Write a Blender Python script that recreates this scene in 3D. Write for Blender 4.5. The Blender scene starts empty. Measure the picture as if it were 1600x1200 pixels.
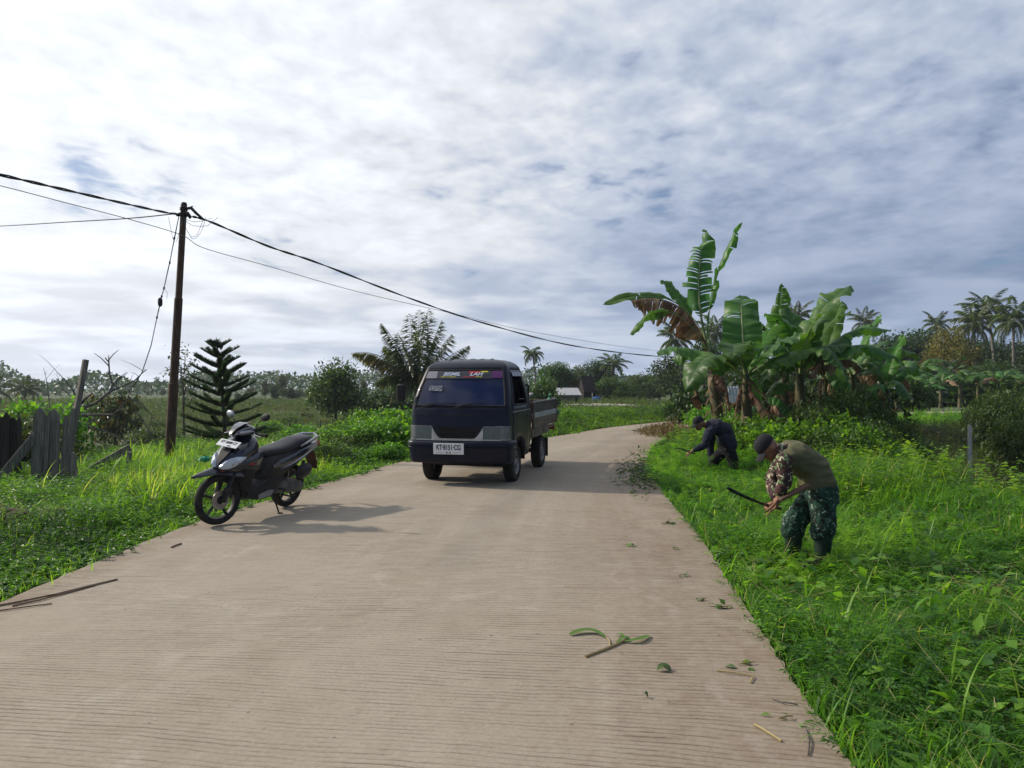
import bpy, bmesh, math, random
import numpy as np
from mathutils import Vector, Matrix, Quaternion
from math import sin, cos, pi, radians as R
S = bpy.context.scene
C = S.collection
RNG = np.random.default_rng(7)
random.seed(7)
F = 1200.0; HZ = 605.0; CAMZ = 1.6

# ---------------------------------------------------------------- tags
def tag(o, label=None, cat=None, group=None, kind=None):
    if label: o['label'] = label
    if cat: o['category'] = cat
    if group: o['group'] = group
    if kind: o['kind'] = kind
    return o
def empty(name, loc=(0, 0, 0), rz=0.0):
    o = bpy.data.objects.new(name, None); C.objects.link(o)
    o.location = loc; o.rotation_euler = (0, 0, rz); o.empty_display_size = .1
    return o
def copy_tree(o, parent=None):
    c = o.copy(); C.objects.link(c)
    if parent: c.parent = parent
    for ch in list(o.children): copy_tree(ch, c)
    return c
def drop_tree(o):
    for ch in list(o.children): drop_tree(ch)
    bpy.data.objects.remove(o)
def P(px, py, Y):
    return Vector(((px - 800) / F * Y, Y, CAMZ - (py - HZ) / F * Y))

# ---------------------------------------------------------------- mesh builders
def npmesh(name, V, faces_idx, sizes, mats, parent=None, rnd=None, smooth=True, matidx=None):
    me = bpy.data.meshes.new(name)
    V = np.asarray(V, dtype=np.float32); faces_idx = np.asarray(faces_idx, dtype=np.int32).ravel()
    sizes = np.asarray(sizes, dtype=np.int32)
    me.vertices.add(len(V)); me.vertices.foreach_set('co', V.ravel())
    me.loops.add(len(faces_idx)); me.loops.foreach_set('vertex_index', faces_idx)
    me.polygons.add(len(sizes))
    st = np.zeros(len(sizes), dtype=np.int32); st[1:] = np.cumsum(sizes)[:-1]
    me.polygons.foreach_set('loop_start', st)
    if smooth: me.polygons.foreach_set('use_smooth', np.ones(len(sizes), dtype=bool))
    if matidx is not None: me.polygons.foreach_set('material_index', np.asarray(matidx, dtype=np.int32))
    if rnd is not None:
        a = me.attributes.new('rnd', 'FLOAT', 'POINT'); a.data.foreach_set('value', np.asarray(rnd, dtype=np.float32))
    me.update(calc_edges=True)
    for m in (mats if isinstance(mats, (list, tuple)) else [mats]): me.materials.append(m)
    o = bpy.data.objects.new(name, me); C.objects.link(o)
    if parent: o.parent = parent
    return o

class MB:
    def __init__(s): s.v = []; s.f = []; s.m = []; s.r = []
    def add(s, vs, fs, mi=0, r=.5):
        n = len(s.v); s.v += [tuple(v) for v in vs]
        s.f += [tuple(i + n for i in f) for f in fs]; s.m += [mi] * len(fs); s.r += [r] * len(vs)
        return n
    def box(s, c, d, rot=None, mi=0, bev=0.0, taper=1.0):
        x, y, z = d[0] / 2, d[1] / 2, d[2] / 2
        if bev > 0:
            b = min(bev, x * .9, y * .9, z * .9); rings = []
            for zz, i in ((-z, b), (-z + b, 0), (z - b, 0), (z, b)):
                X, Y = x - i, y - i; k = b * .7 if i == 0 else b * .35
                rings.append([(X - k, -Y, zz), (X, -Y + k, zz), (X, Y - k, zz), (X - k, Y, zz), (-X + k, Y, zz), (-X, Y - k, zz), (-X, -Y + k, zz), (-X + k, -Y, zz)])
            vs = [v for r_ in rings for v in r_]; fs = []
            for a in range(3):
                for i in range(8):
                    j = (i + 1) % 8; fs.append((a * 8 + i, a * 8 + j, a * 8 + 8 + j, a * 8 + 8 + i))
            fs.append(tuple(range(7, -1, -1))); fs.append(tuple(range(24, 32)))
        else:
            t = taper
            vs = [(-x, -y, -z), (x, -y, -z), (x, y, -z), (-x, y, -z), (-x * t, -y * t, z), (x * t, -y * t, z), (x * t, y * t, z), (-x * t, y * t, z)]
            fs = [(3, 2, 1, 0), (4, 5, 6, 7), (0, 1, 5, 4), (1, 2, 6, 5), (2, 3, 7, 6), (3, 0, 4, 7)]
        M = rot.to_matrix() if isinstance(rot, Quaternion) else (rot if rot else Matrix.Identity(3))
        c = Vector(c); s.add([M @ Vector(v) + c for v in vs], fs, mi); return s
    def beam(s, a, b, w, h, mi=0, roll=0.0, bev=0.0):
        a, b = Vector(a), Vector(b); d = b - a
        q = d.to_track_quat('Z', 'Y') @ Quaternion((0, 0, 1), roll)
        return s.box((a + b) / 2, (w, h, d.length), q.to_matrix(), mi, bev)
    def tube(s, pts, rad, n=8, mi=0, cap=True, r=.5, flat=1.0):
        pts = [Vector(p) for p in pts]
        if not isinstance(rad, (list, tuple)): rad = [rad] * len(pts)
        rings = []; up = None
        for i, p in enumerate(pts):
            t = (pts[min(i + 1, len(pts) - 1)] - pts[max(i - 1, 0)])
            t = t.normalized() if t.length > 1e-9 else Vector((0, 0, 1))
            if up is None:
                up = Vector((0, 0, 1)) if abs(t.z) < .9 else Vector((1, 0, 0))
            u = (up - t * up.dot(t)); u = u.normalized() if u.length > 1e-6 else t.orthogonal().normalized()
            up = u; w = t.cross(u)
            rings.append([p + (u * cos(2 * pi * k / n) * flat + w * sin(2 * pi * k / n)) * rad[i] for k in range(n)])
        s.loft(rings, mi, cap, r); return s
    def loft(s, rings, mi=0, cap=True, r=.5, closed=True):
        n = len(rings[0]); vs = [v for q in rings for v in q]; fs = []
        m = n if closed else n - 1
        for a in range(len(rings) - 1):
            for i in range(m):
                j = (i + 1) % n; fs.append((a * n + i, a * n + j, (a + 1) * n + j, (a + 1) * n + i))
        if cap and closed:
            fs.append(tuple(range(n - 1, -1, -1))); k = (len(rings) - 1) * n; fs.append(tuple(range(k, k + n)))
        s.add(vs, fs, mi, r); return s
    def ell(s, c, rad, rot=None, n=12, m=8, mi=0):
        M = rot.to_matrix() if isinstance(rot, Quaternion) else (rot if rot else Matrix.Identity(3))
        c = Vector(c); rings = []
        for i in range(1, m):
            a = pi * i / m
            rings.append([c + M @ Vector((rad[0] * sin(a) * cos(2 * pi * k / n), rad[1] * sin(a) * sin(2 * pi * k / n), -rad[2] * cos(a))) for k in range(n)])
        vs = [v for q in rings for v in q]; fs = []
        for a in range(m - 2):
            for i in range(n):
                j = (i + 1) % n; fs.append((a * n + i, a * n + j, (a + 1) * n + j, (a + 1) * n + i))
        b = len(vs); vs += [c + M @ Vector((0, 0, -rad[2])), c + M @ Vector((0, 0, rad[2]))]
        for i in range(n):
            j = (i + 1) % n; fs.append((b, j, i)); k = (m - 2) * n; fs.append((b + 1, k + i, k + j))
        s.add(vs, fs, mi); return s
    def lathe(s, prof, c, axis, n=20, mi=0, close=False):   # prof: list of (radius, along)
        q = Vector(axis).to_track_quat('Z', 'Y').to_matrix(); c = Vector(c)
        rings = [[c + q @ Vector((r_ * cos(2 * pi * k / n), r_ * sin(2 * pi * k / n), h)) for k in range(n)] for r_, h in prof]
        if close: rings.append(rings[0])
        s.loft(rings, mi, cap=not close); return s
    def prism(s, poly, depth, M=None, mi=0):     # poly in local xy, extruded along z, M: 4x4
        M = M or Matrix.Identity(4); n = len(poly)
        vs = [M @ Vector((p[0], p[1], 0)) for p in poly] + [M @ Vector((p[0], p[1], depth)) for p in poly]
        fs = [tuple(range(n - 1, -1, -1)), tuple(range(n, 2 * n))] + [(i, (i + 1) % n, n + (i + 1) % n, n + i) for i in range(n)]
        s.add(vs, fs, mi); return s
    def build(s, name, mats, parent=None, smooth=35, loc=None):
        me = bpy.data.meshes.new(name); me.from_pydata(s.v, [], s.f)
        for m in (mats if isinstance(mats, (list, tuple)) else [mats]): me.materials.append(m)
        me.polygons.foreach_set('material_index', s.m)
        a = me.attributes.new('rnd', 'FLOAT', 'POINT'); a.data.foreach_set('value', s.r)
        bm = bmesh.new(); bm.from_mesh(me); bmesh.ops.recalc_face_normals(bm, faces=bm.faces)
        if smooth:
            lim = R(smooth)
            for f in bm.faces: f.smooth = True
            for e in bm.edges:
                if len(e.link_faces) == 2 and e.calc_face_angle(0) > lim: e.smooth = False
        bm.to_mesh(me); bm.free(); me.update()
        o = bpy.data.objects.new(name, me); C.objects.link(o)
        if parent: o.parent = parent
        if loc is not None: o.location = loc
        return o
def rebase(o, loc):
    """move a world-space mesh object's origin to loc without moving the mesh"""
    loc = Vector(loc); o.data.transform(Matrix.Translation(-loc)); o.location = loc; return o

# ---------------------------------------------------------------- leaves in bulk (numpy)
def unit(a): return a / np.maximum(np.linalg.norm(a, axis=1, keepdims=True), 1e-9)
def leaves(pos, axis, nrm, L, W, fold=.15, droop=.0, detail=True):
    """one leaf per row: 5 or 6 verts, returns V, faces(flat), sizes"""
    n = len(pos); axis = unit(axis); side = unit(np.cross(axis, nrm)); up = np.cross(side, axis)
    L = np.broadcast_to(L, (n,))[:, None]; W = np.broadcast_to(W, (n,))[:, None]
    b = pos; t = pos + axis * L - up * L * droop
    m = pos + axis * L * .45
    l = m - side * W * .5 + up * W * fold; r = m + side * W * .5 + up * W * fold
    if detail:
        V = np.stack([b, r, t, l, m], 1).reshape(-1, 3); k = np.arange(n)[:, None] * 5
        fi = np.concatenate([k + 0, k + 1, k + 4, k + 1, k + 2, k + 4, k + 4, k + 2, k + 3, k + 0, k + 4, k + 3], 1)
        return V, fi.ravel(), np.full(n * 4, 3), 5
    V = np.stack([b, r, t, l], 1).reshape(-1, 3); k = np.arange(n)[:, None] * 4
    fi = np.concatenate([k, k + 1, k + 2, k, k + 2, k + 3], 1)
    return V, fi.ravel(), np.full(n * 2, 3), 4
def blades(pos, yaw, L, W, lean, curl, seg=4):
    n = len(pos); d = np.stack([np.cos(yaw), np.sin(yaw), np.zeros(n)], 1); side = np.stack([-np.sin(yaw), np.cos(yaw), np.zeros(n)], 1)
    rows = []; p = pos.copy(); ang = lean.copy()
    for i in range(seg + 1):
        t = i / seg; w = (W * (1 - t ** 1.6) * (.55 + .45 * min(1, t * 4)))[:, None]
        rows.append(np.stack([p - side * w * .5, p + side * w * .5], 1))
        st = (L / seg)[:, None]
        p = p + (d * np.sin(ang)[:, None] + np.array([0, 0, 1.0]) * np.cos(ang)[:, None]) * st
        ang = ang + curl / seg
    V = np.stack(rows, 1).reshape(-1, 3); m = (seg + 1) * 2; k = np.arange(n)[:, None] * m
    fi = np.concatenate([np.concatenate([k + 2 * i, k + 2 * i + 1, k + 2 * i + 3, k + 2 * i + 2], 1) for i in range(seg)], 1)
    return V, fi.ravel(), np.full(n * seg, 4), m
class Bulk:
    def __init__(s): s.V = []; s.F = []; s.S = []; s.r = []; s.mi = []; s.n = 0
    def put(s, res, rnd, mi=0):
        V, f, sz, per = res
        s.V.append(V); s.F.append(f + s.n); s.S.append(sz); s.r.append(np.repeat(rnd, per)); s.mi.append(np.full(len(sz), mi)); s.n += len(V)
    def build(s, name, mats, parent=None):
        return npmesh(name, np.concatenate(s.V), np.concatenate(s.F), np.concatenate(s.S), mats, parent, np.concatenate(s.r), True, np.concatenate(s.mi))
def rvec(n): return unit(RNG.normal(size=(n, 3)))

# ---------------------------------------------------------------- materials
def newmat(name):
    m = bpy.data.materials.new(name); m.use_nodes = True; nt = m.node_tree; nt.nodes.clear()
    return m, nt
def nd(nt, t, **kw):
    n = nt.nodes.new(t)
    for k, v in kw.items():
        if k.startswith('i_'):
            key = k[2:]; key = int(key) if key.isdigit() else key.replace('_', ' ')
            s = n.inputs[key]
            if hasattr(v, 'links') or isinstance(v, bpy.types.NodeSocket): nt.links.new(v, s)
            else: s.default_value = v
        else: setattr(n, k, v)
    return n
def mth(nt, op, a, b=0.0, c=None, clamp=False):
    n = nt.nodes.new('ShaderNodeMath'); n.operation = op; n.use_clamp = clamp
    for i, v in enumerate([a, b] + ([c] if c is not None else [])):
        if isinstance(v, bpy.types.NodeSocket): nt.links.new(v, n.inputs[i])
        else: n.inputs[i].default_value = v
    return n.outputs[0]
def ramp(nt, fac, stops, interp='LINEAR'):
    n = nt.nodes.new('ShaderNodeValToRGB'); n.color_ramp.interpolation = interp
    e = n.color_ramp.elements
    while len(e) < len(stops): e.new(.5)
    for i, (p, c) in enumerate(stops):
        e[i].position = p; e[i].color = (c, c, c, 1) if isinstance(c, (int, float)) else (*c[:3], 1)
    if isinstance(fac, bpy.types.NodeSocket): nt.links.new(fac, n.inputs[0])
    return n.outputs[0]
def mixc(nt, fac, a, b, mode='MIX'):
    n = nt.nodes.new('ShaderNodeMix'); n.data_type = 'RGBA'; n.blend_type = mode
    for s, v in ((n.inputs[0], fac), (n.inputs[6], a), (n.inputs[7], b)):
        if isinstance(v, bpy.types.NodeSocket): nt.links.new(v, s)
        else: s.default_value = (*v, 1) if isinstance(v, tuple) and len(v) == 3 else v
    return n.outputs[2]
def noise(nt, vec, scale, detail=4, rough=.55, dist=0.0):
    n = nd(nt, 'ShaderNodeTexNoise', i_Scale=scale, i_Detail=detail, i_Roughness=rough, i_Distortion=dist)
    if vec is not None: nt.links.new(vec, n.inputs['Vector'])
    return n.outputs[0]
def objco(nt): return nd(nt, 'ShaderNodeTexCoord').outputs['Object']
def mapv(nt, vec, scale=(1, 1, 1), rot=(0, 0, 0), loc=(0, 0, 0)):
    n = nd(nt, 'ShaderNodeMapping', i_Scale=scale, i_Rotation=rot, i_Location=loc); nt.links.new(vec, n.inputs[0]); return n.outputs[0]
def leaf_mat(name, stops, trans=.35, rough=.5, tcol=1.6, spec=.35):
    m, nt = newmat(name)
    at = nd(nt, 'ShaderNodeAttribute', attribute_name='rnd').outputs['Fac']
    oi = nd(nt, 'ShaderNodeObjectInfo').outputs['Random']
    col = ramp(nt, at, stops)
    hs = nd(nt, 'ShaderNodeHueSaturation', i_Color=col, i_Hue=mth(nt, 'MULTIPLY_ADD', oi, .03, .485), i_Value=mth(nt, 'MULTIPLY_ADD', oi, .3, .85)).outputs[0]
    p = nd(nt, 'ShaderNodeBsdfPrincipled', i_Base_Color=hs, i_Roughness=rough)
    p.inputs['Specular IOR Level'].default_value = spec
    tc = mixc(nt, 1.0, hs, (tcol * 1.05, tcol, tcol * .55), 'MULTIPLY')
    t = nd(nt, 'ShaderNodeBsdfTranslucent', i_Color=tc)
    mx = nd(nt, 'ShaderNodeMixShader', i_0=trans, i_1=p.outputs[0], i_2=t.outputs[0])
    nd(nt, 'ShaderNodeOutputMaterial', i_Surface=mx.outputs[0])
    return m
def surf(name, c1, c2=None, rough=.6, scale=6.0, bump=.0, bscale=None, metal=0.0, stretch=(1, 1, 1), lo=.35, hi=.65, spec=.22, c3=None, coat=0.0, bdist=.02, alpha=1.0):
    m, nt = newmat(name); co = mapv(nt, objco(nt), stretch)
    p = nd(nt, 'ShaderNodeBsdfPrincipled', i_Roughness=rough, i_Metallic=metal)
    p.inputs['Specular IOR Level'].default_value = spec
    p.inputs['Coat Weight'].default_value = coat
    if c2:
        nz = noise(nt, co, scale, 6, .6)
        col = ramp(nt, nz, [(lo, c1), (hi, c2)])
        if c3:
            n2 = noise(nt, co, scale * 4.3, 5, .65)
            col = mixc(nt, ramp(nt, n2, [(.52, 0.0), (.68, 1.0)]), col, c3)
        nt.links.new(col, p.inputs['Base Color'])
        rr = mth(nt, 'MULTIPLY_ADD', nz, .25, rough - .12, clamp=True); nt.links.new(rr, p.inputs['Roughness'])
    else: p.inputs['Base Color'].default_value = (*c1, 1)
    if bump:
        b = nd(nt, 'ShaderNodeBump', i_Strength=bump, i_Distance=bdist, i_Height=noise(nt, co, bscale or scale * 5, 5, .6)); nt.links.new(b.outputs[0], p.inputs['Normal'])
    nd(nt, 'ShaderNodeOutputMaterial', i_Surface=p.outputs[0])
    return m

# ---------------------------------------------------------------- camera, light, sky
cam = bpy.data.objects.new('camera', bpy.data.cameras.new('camera')); C.objects.link(cam)
cam.data.sensor_width = 36; cam.data.lens = 27; cam.data.clip_end = 4000; cam.data.clip_start = .05
cam.location = (0, 0, CAMZ); cam.rotation_euler = (R(90) + math.atan(5 / F), 0, 0)
S.camera = cam
SUN_EL, SUN_AZ = R(33), R(-71)           # azimuth from +Y towards +X
sd = Vector((sin(SUN_AZ) * cos(SUN_EL), cos(SUN_AZ) * cos(SUN_EL), sin(SUN_EL)))
sun = bpy.data.objects.new('sun', bpy.data.lights.new('sun', 'SUN')); C.objects.link(sun)
sun.data.energy = 4.3; sun.data.angle = R(2.2); sun.data.color = (1.0, .90, .76)
sun.rotation_euler = sd.to_track_quat('Z', 'Y').to_euler()
S.view_settings.view_transform = 'Standard'; S.view_settings.look = 'None'
S.view_settings.exposure = 0.0; S.view_settings.gamma = 1.0
S.cycles.use_denoising = True
S.cycles.max_bounces = 8; S.cycles.transparent_max_bounces = 8; S.cycles.volume_bounces = 0

def build_world():
    w = bpy.data.worlds.new('World'); S.world = w; w.use_nodes = True; nt = w.node_tree; nt.nodes.clear()
    sky = nd(nt, 'ShaderNodeTexSky', sky_type='NISHITA', sun_disc=False, sun_elevation=SUN_EL, sun_rotation=SUN_AZ)
    sky.dust_density = 1.2
    d = nd(nt, 'ShaderNodeTexCoord').outputs['Generated']
    dn = nd(nt, 'ShaderNodeVectorMath', operation='NORMALIZE'); nt.links.new(d, dn.inputs[0]); dn = dn.outputs[0]
    sx = nd(nt, 'ShaderNodeSeparateXYZ'); nt.links.new(dn, sx.inputs[0]); X, Y, Z = sx.outputs
    zz = mth(nt, 'ADD', mth(nt, 'MAXIMUM', Z, 0.0), .13)
    pl = nd(nt, 'ShaderNodeCombineXYZ', i_0=mth(nt, 'ADD', mth(nt, 'DIVIDE', X, zz), .40), i_1=mth(nt, 'SUBTRACT', mth(nt, 'DIVIDE', Y, zz), .11)).outputs[0]
    def mr(v, a, b, lo=0.0, hi=1.0, smooth=True): return nd(nt, 'ShaderNodeMapRange', interpolation_type='SMOOTHSTEP' if smooth else 'LINEAR', i_Value=v, i_1=a, i_2=b, i_3=lo, i_4=hi).outputs[0]
    dt = nd(nt, 'ShaderNodeVectorMath', operation='DOT_PRODUCT'); nt.links.new(dn, dt.inputs[0]); dt.inputs[1].default_value = sd
    s = mth(nt, 'MULTIPLY_ADD', dt.outputs['Value'], .5, .5, clamp=True)
    glow = mth(nt, 'POWER', s, 5.0)
    big = noise(nt, mapv(nt, pl, (.42, .42, 1), (0, 0, R(-20)), (3.9, 1.3, 0)), 1.0, 4, .5, .4)
    mid = noise(nt, mapv(nt, pl, (1.5, 1.5, 1), (0, 0, R(-32)), (1.0, 4.0, 0)), 1.0, 4, .5, .2)
    dab = noise(nt, mapv(nt, pl, (7.5, 6.2, 1), (0, 0, R(-32)), (0, 0, 0)), 1.0, 3, .5, .25)
    fin = noise(nt, mapv(nt, pl, (19, 16, 1), (0, 0, R(-32)), (2, 0, 0)), 1.0, 3, .55, .2)
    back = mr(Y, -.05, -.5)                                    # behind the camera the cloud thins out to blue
    fade = mr(Z, .06, .30)                                     # the dabs melt together toward the horizon
    dens = mth(nt, 'MULTIPLY_ADD', big, .9, mth(nt, 'MULTIPLY_ADD', mid, .9, mth(nt, 'MULTIPLY', dab, .55)))      # mean about 1.18
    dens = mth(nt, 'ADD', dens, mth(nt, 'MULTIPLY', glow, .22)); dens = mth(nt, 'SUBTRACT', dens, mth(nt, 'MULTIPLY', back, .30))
    cov = mth(nt, 'MULTIPLY_ADD', mr(dens, .86, 1.05), .85, .15)
    # puffs: pale tops, grey bellies
    puff = mth(nt, 'MULTIPLY_ADD', dab, .62, mth(nt, 'MULTIPLY_ADD', mid, .55, mth(nt, 'MULTIPLY', fin, .22)))
    puff = mr(puff, .50, .88, smooth=False)
    puff = mth(nt, 'ADD', mth(nt, 'MULTIPLY', puff, fade), mth(nt, 'MULTIPLY', mth(nt, 'SUBTRACT', 1.0, fade), mr(mid, .35, .66)))
    bank = mth(nt, 'MULTIPLY', mr(X, -.22, .42), mr(Z, .50, .10))
    bank = mth(nt, 'MULTIPLY', bank, mr(mth(nt, 'MULTIPLY_ADD', big, .8, mth(nt, 'MULTIPLY', mid, .5)), .42, .74, .30, 1.0))
    val = mth(nt, 'MULTIPLY_ADD', puff, .34, .42)
    val = mth(nt, 'ADD', val, mth(nt, 'MULTIPLY', glow, .72))
    val = mth(nt, 'ADD', val, mr(X, .6, -.5, 0.0, .10))
    val = mth(nt, 'MULTIPLY', val, mth(nt, 'MULTIPLY_ADD', bank, -.36, 1.0))
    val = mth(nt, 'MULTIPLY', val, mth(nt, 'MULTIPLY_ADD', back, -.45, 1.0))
    tint = mixc(nt, mr(val, .26, .80, smooth=False), (.60, .82, 1.30), (.955, 1.0, 1.07))
    vc = nd(nt, 'ShaderNodeCombineColor', i_0=val, i_1=val, i_2=val).outputs[0]
    cloud = mixc(nt, 1.0, vc, tint, 'MULTIPLY')
    blue = mixc(nt, 1.0, sky.outputs[0], (.070, .080, .098), 'MULTIPLY')
    col = mixc(nt, cov, blue, cloud)
    low = mr(Z, .13, 0.0)
    col = mixc(nt, mth(nt, 'MULTIPLY', low, .5), col, mixc(nt, mth(nt, 'POWER', s, 2.5), (.38, .50, .74), (.86, .90, .96)))
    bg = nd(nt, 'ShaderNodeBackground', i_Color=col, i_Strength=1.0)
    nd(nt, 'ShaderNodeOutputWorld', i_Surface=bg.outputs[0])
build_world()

# ---------------------------------------------------------------- land
EL = [(-4.55, -8), (-4.2, 0), (-3.9, 4), (-3.76, 5.65), (-3.6, 8.5), (-3.12, 10.9), (-2.72, 12.6), (-2.0, 15.3), (-.6, 18.2), (1.24, 21.3), (3.1, 24.8), (6.2, 29.6), (8.6, 32.4), (12.4, 35.6), (20, 40), (38, 47)]
ER = [(.5, -8), (1.15, 0), (1.44, 3.23), (1.72, 5.9), (1.96, 8.1), (2.12, 10.5), (2.4, 13.2), (2.8, 15.8), (3.75, 19.5), (5.9, 24.4), (8.3, 27.4), (10.2, 29.2), (12, 30.6), (15.2, 32.6), (22, 36), (40, 43)]
def resample(poly, n):
    p = np.array(poly); d = np.r_[0, np.cumsum(np.linalg.norm(np.diff(p, axis=0), axis=1))]
    # smooth the polyline (Catmull-Rom through cumulative length)
    t = np.linspace(0, d[-1], n); out = []
    for q in t:
        i = min(max(np.searchsorted(d, q) - 1, 0), len(p) - 2); u = (q - d[i]) / (d[i + 1] - d[i])
        p0, p1, p2, p3 = p[max(i - 1, 0)], p[i], p[i + 1], p[min(i + 2, len(p) - 1)]
        out.append(.5 * (2 * p1 + (p2 - p0) * u + (2 * p0 - 5 * p1 + 4 * p2 - p3) * u * u + (3 * p1 - p0 - 3 * p2 + p3) * u ** 3))
    return np.array(out)
def pair_edges(n):
    """edges resampled so that the pairs face each other across the road"""
    tl = np.linspace(0, len(EL) - 1, n)
    def ev(p, t):
        p = np.array(p, float); out = []
        for q in t:
            i = min(int(q), len(p) - 2); u = q - i
            p0, p1, p2, p3 = p[max(i - 1, 0)], p[i], p[i + 1], p[min(i + 2, len(p) - 1)]
            out.append(.5 * (2 * p1 + (p2 - p0) * u + (2 * p0 - 5 * p1 + 4 * p2 - p3) * u * u + (3 * p1 - p0 - 3 * p2 + p3) * u ** 3))
        return np.array(out)
    return ev(EL, tl), ev(ER, tl)
ERL, ERR = pair_edges(420)
_k = np.arange(420); ERR[:, 0] += .010 * np.sin(_k * 2.3) * np.sin(_k * .7 + 1) + RNG.uniform(-.009, .009, 420); ERL[:, 0] += .014 * np.sin(_k * .83) * np.sin(_k * .31 + 1) + RNG.uniform(-.012, .012, 420)
ROADPOLY = np.concatenate([ERL, ERR[::-1]])
def ss(x, a, b):
    t = np.clip((np.asarray(x, float) - a) / (b - a), 0, 1); return t * t * (3 - 2 * t)
def zr(y): return .0143 * np.clip(np.asarray(y, float) - 4, 0, 21)
def road_d(x, y):
    """signed distance to the road outline, positive outside"""
    x = np.atleast_1d(np.asarray(x, float)); y = np.atleast_1d(np.asarray(y, float))
    A = ROADPOLY; B = np.roll(A, -1, 0); best = np.full(x.shape, 1e9); ins = np.zeros(x.shape, bool)
    for (ax, ay), (bx, by) in zip(A, B):
        dx, dy = bx - ax, by - ay; L2 = dx * dx + dy * dy + 1e-12
        t = np.clip(((x - ax) * dx + (y - ay) * dy) / L2, 0, 1)
        best = np.minimum(best, (x - ax - t * dx) ** 2 + (y - ay - t * dy) ** 2)
        c = ((ay > y) != (by > y)); xi = ax + (y - ay) * dx / (dy if abs(dy) > 1e-12 else 1e-12)
        ins ^= c & (x < xi)
    return np.where(ins, -1, 1) * np.sqrt(best)
CEN = (ERL + ERR) / 2
def is_left(x, y):
    xc = np.interp(y, np.r_[CEN[:, 1], 400], np.r_[CEN[:, 0], 900]); return np.asarray(x) < xc
def tz(x, y, d=None):
    x = np.atleast_1d(np.asarray(x, float)); y = np.atleast_1d(np.asarray(y, float))
    if d is None: d = road_d(x, y)
    base = zr(y)
    und = .035 * np.sin(x * 1.3 + .7 * y) + .03 * np.sin(y * 1.9 - x * .6 + 1) + .02 * np.sin(3.1 * x + 1.7 * y)
    wl = ss(-x / np.maximum(y, 3), -.02, .22)
    left = -.07 - .05 * ss(d, .2, 1) - (.12 * ss(d, 1, 5) + .62 * ss(d, 5, 16)) * wl - .25 * (1 - wl) * ss(d, 3, 20)
    right = -.13 + .05 * ss(d, .6, 2.5) - .80 * ss(d, 4.2, 6.8) * ss(y, 4, 10) + 1.35 * ss(y, 30, 110)
    z = base + np.where(is_left(x, y), left, right) + und * ss(d, .1, 1.5) * (1 + ss(d, 20, 60))
    z = np.where(d < .02, base - .16, z)
    return z
def gz(x, y): return float(tz(x, y)[0])
def G(px, py, lift=0.0):
    """ground point seen at a pixel"""
    Y = 10.0
    for _ in range(40):
        x = (px - 800) / F * Y; z = gz(x, Y)
        Yn = (CAMZ - z) * F / max(py - HZ, 2.0); Y += (min(Yn, 200) - Y) * .6
    x = (px - 800) / F * Y
    return Vector((x, Y, gz(x, Y) + lift))
def rtop(x, y):
    xl = float(np.interp(y, ERL[:, 1], ERL[:, 0])); xr = float(np.interp(y, ERR[:, 1], ERR[:, 0])); t = (x - xl) / (xr - xl)
    return float(zr(y)) + .018 * max(0, 1 - (2 * t - 1) ** 2)
def RP(px, py, lift=0.0):
    """point on the road surface seen at a pixel; lift as before minus the crown of the slab"""
    Y = 8.0
    for _ in range(60): Y += ((CAMZ - rtop((px - 800) / F * Y, Y)) * F / (py - HZ) - Y) * .7
    x = (px - 800) / F * Y; return Vector((x, Y, rtop(x, Y) + lift * .25))

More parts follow.
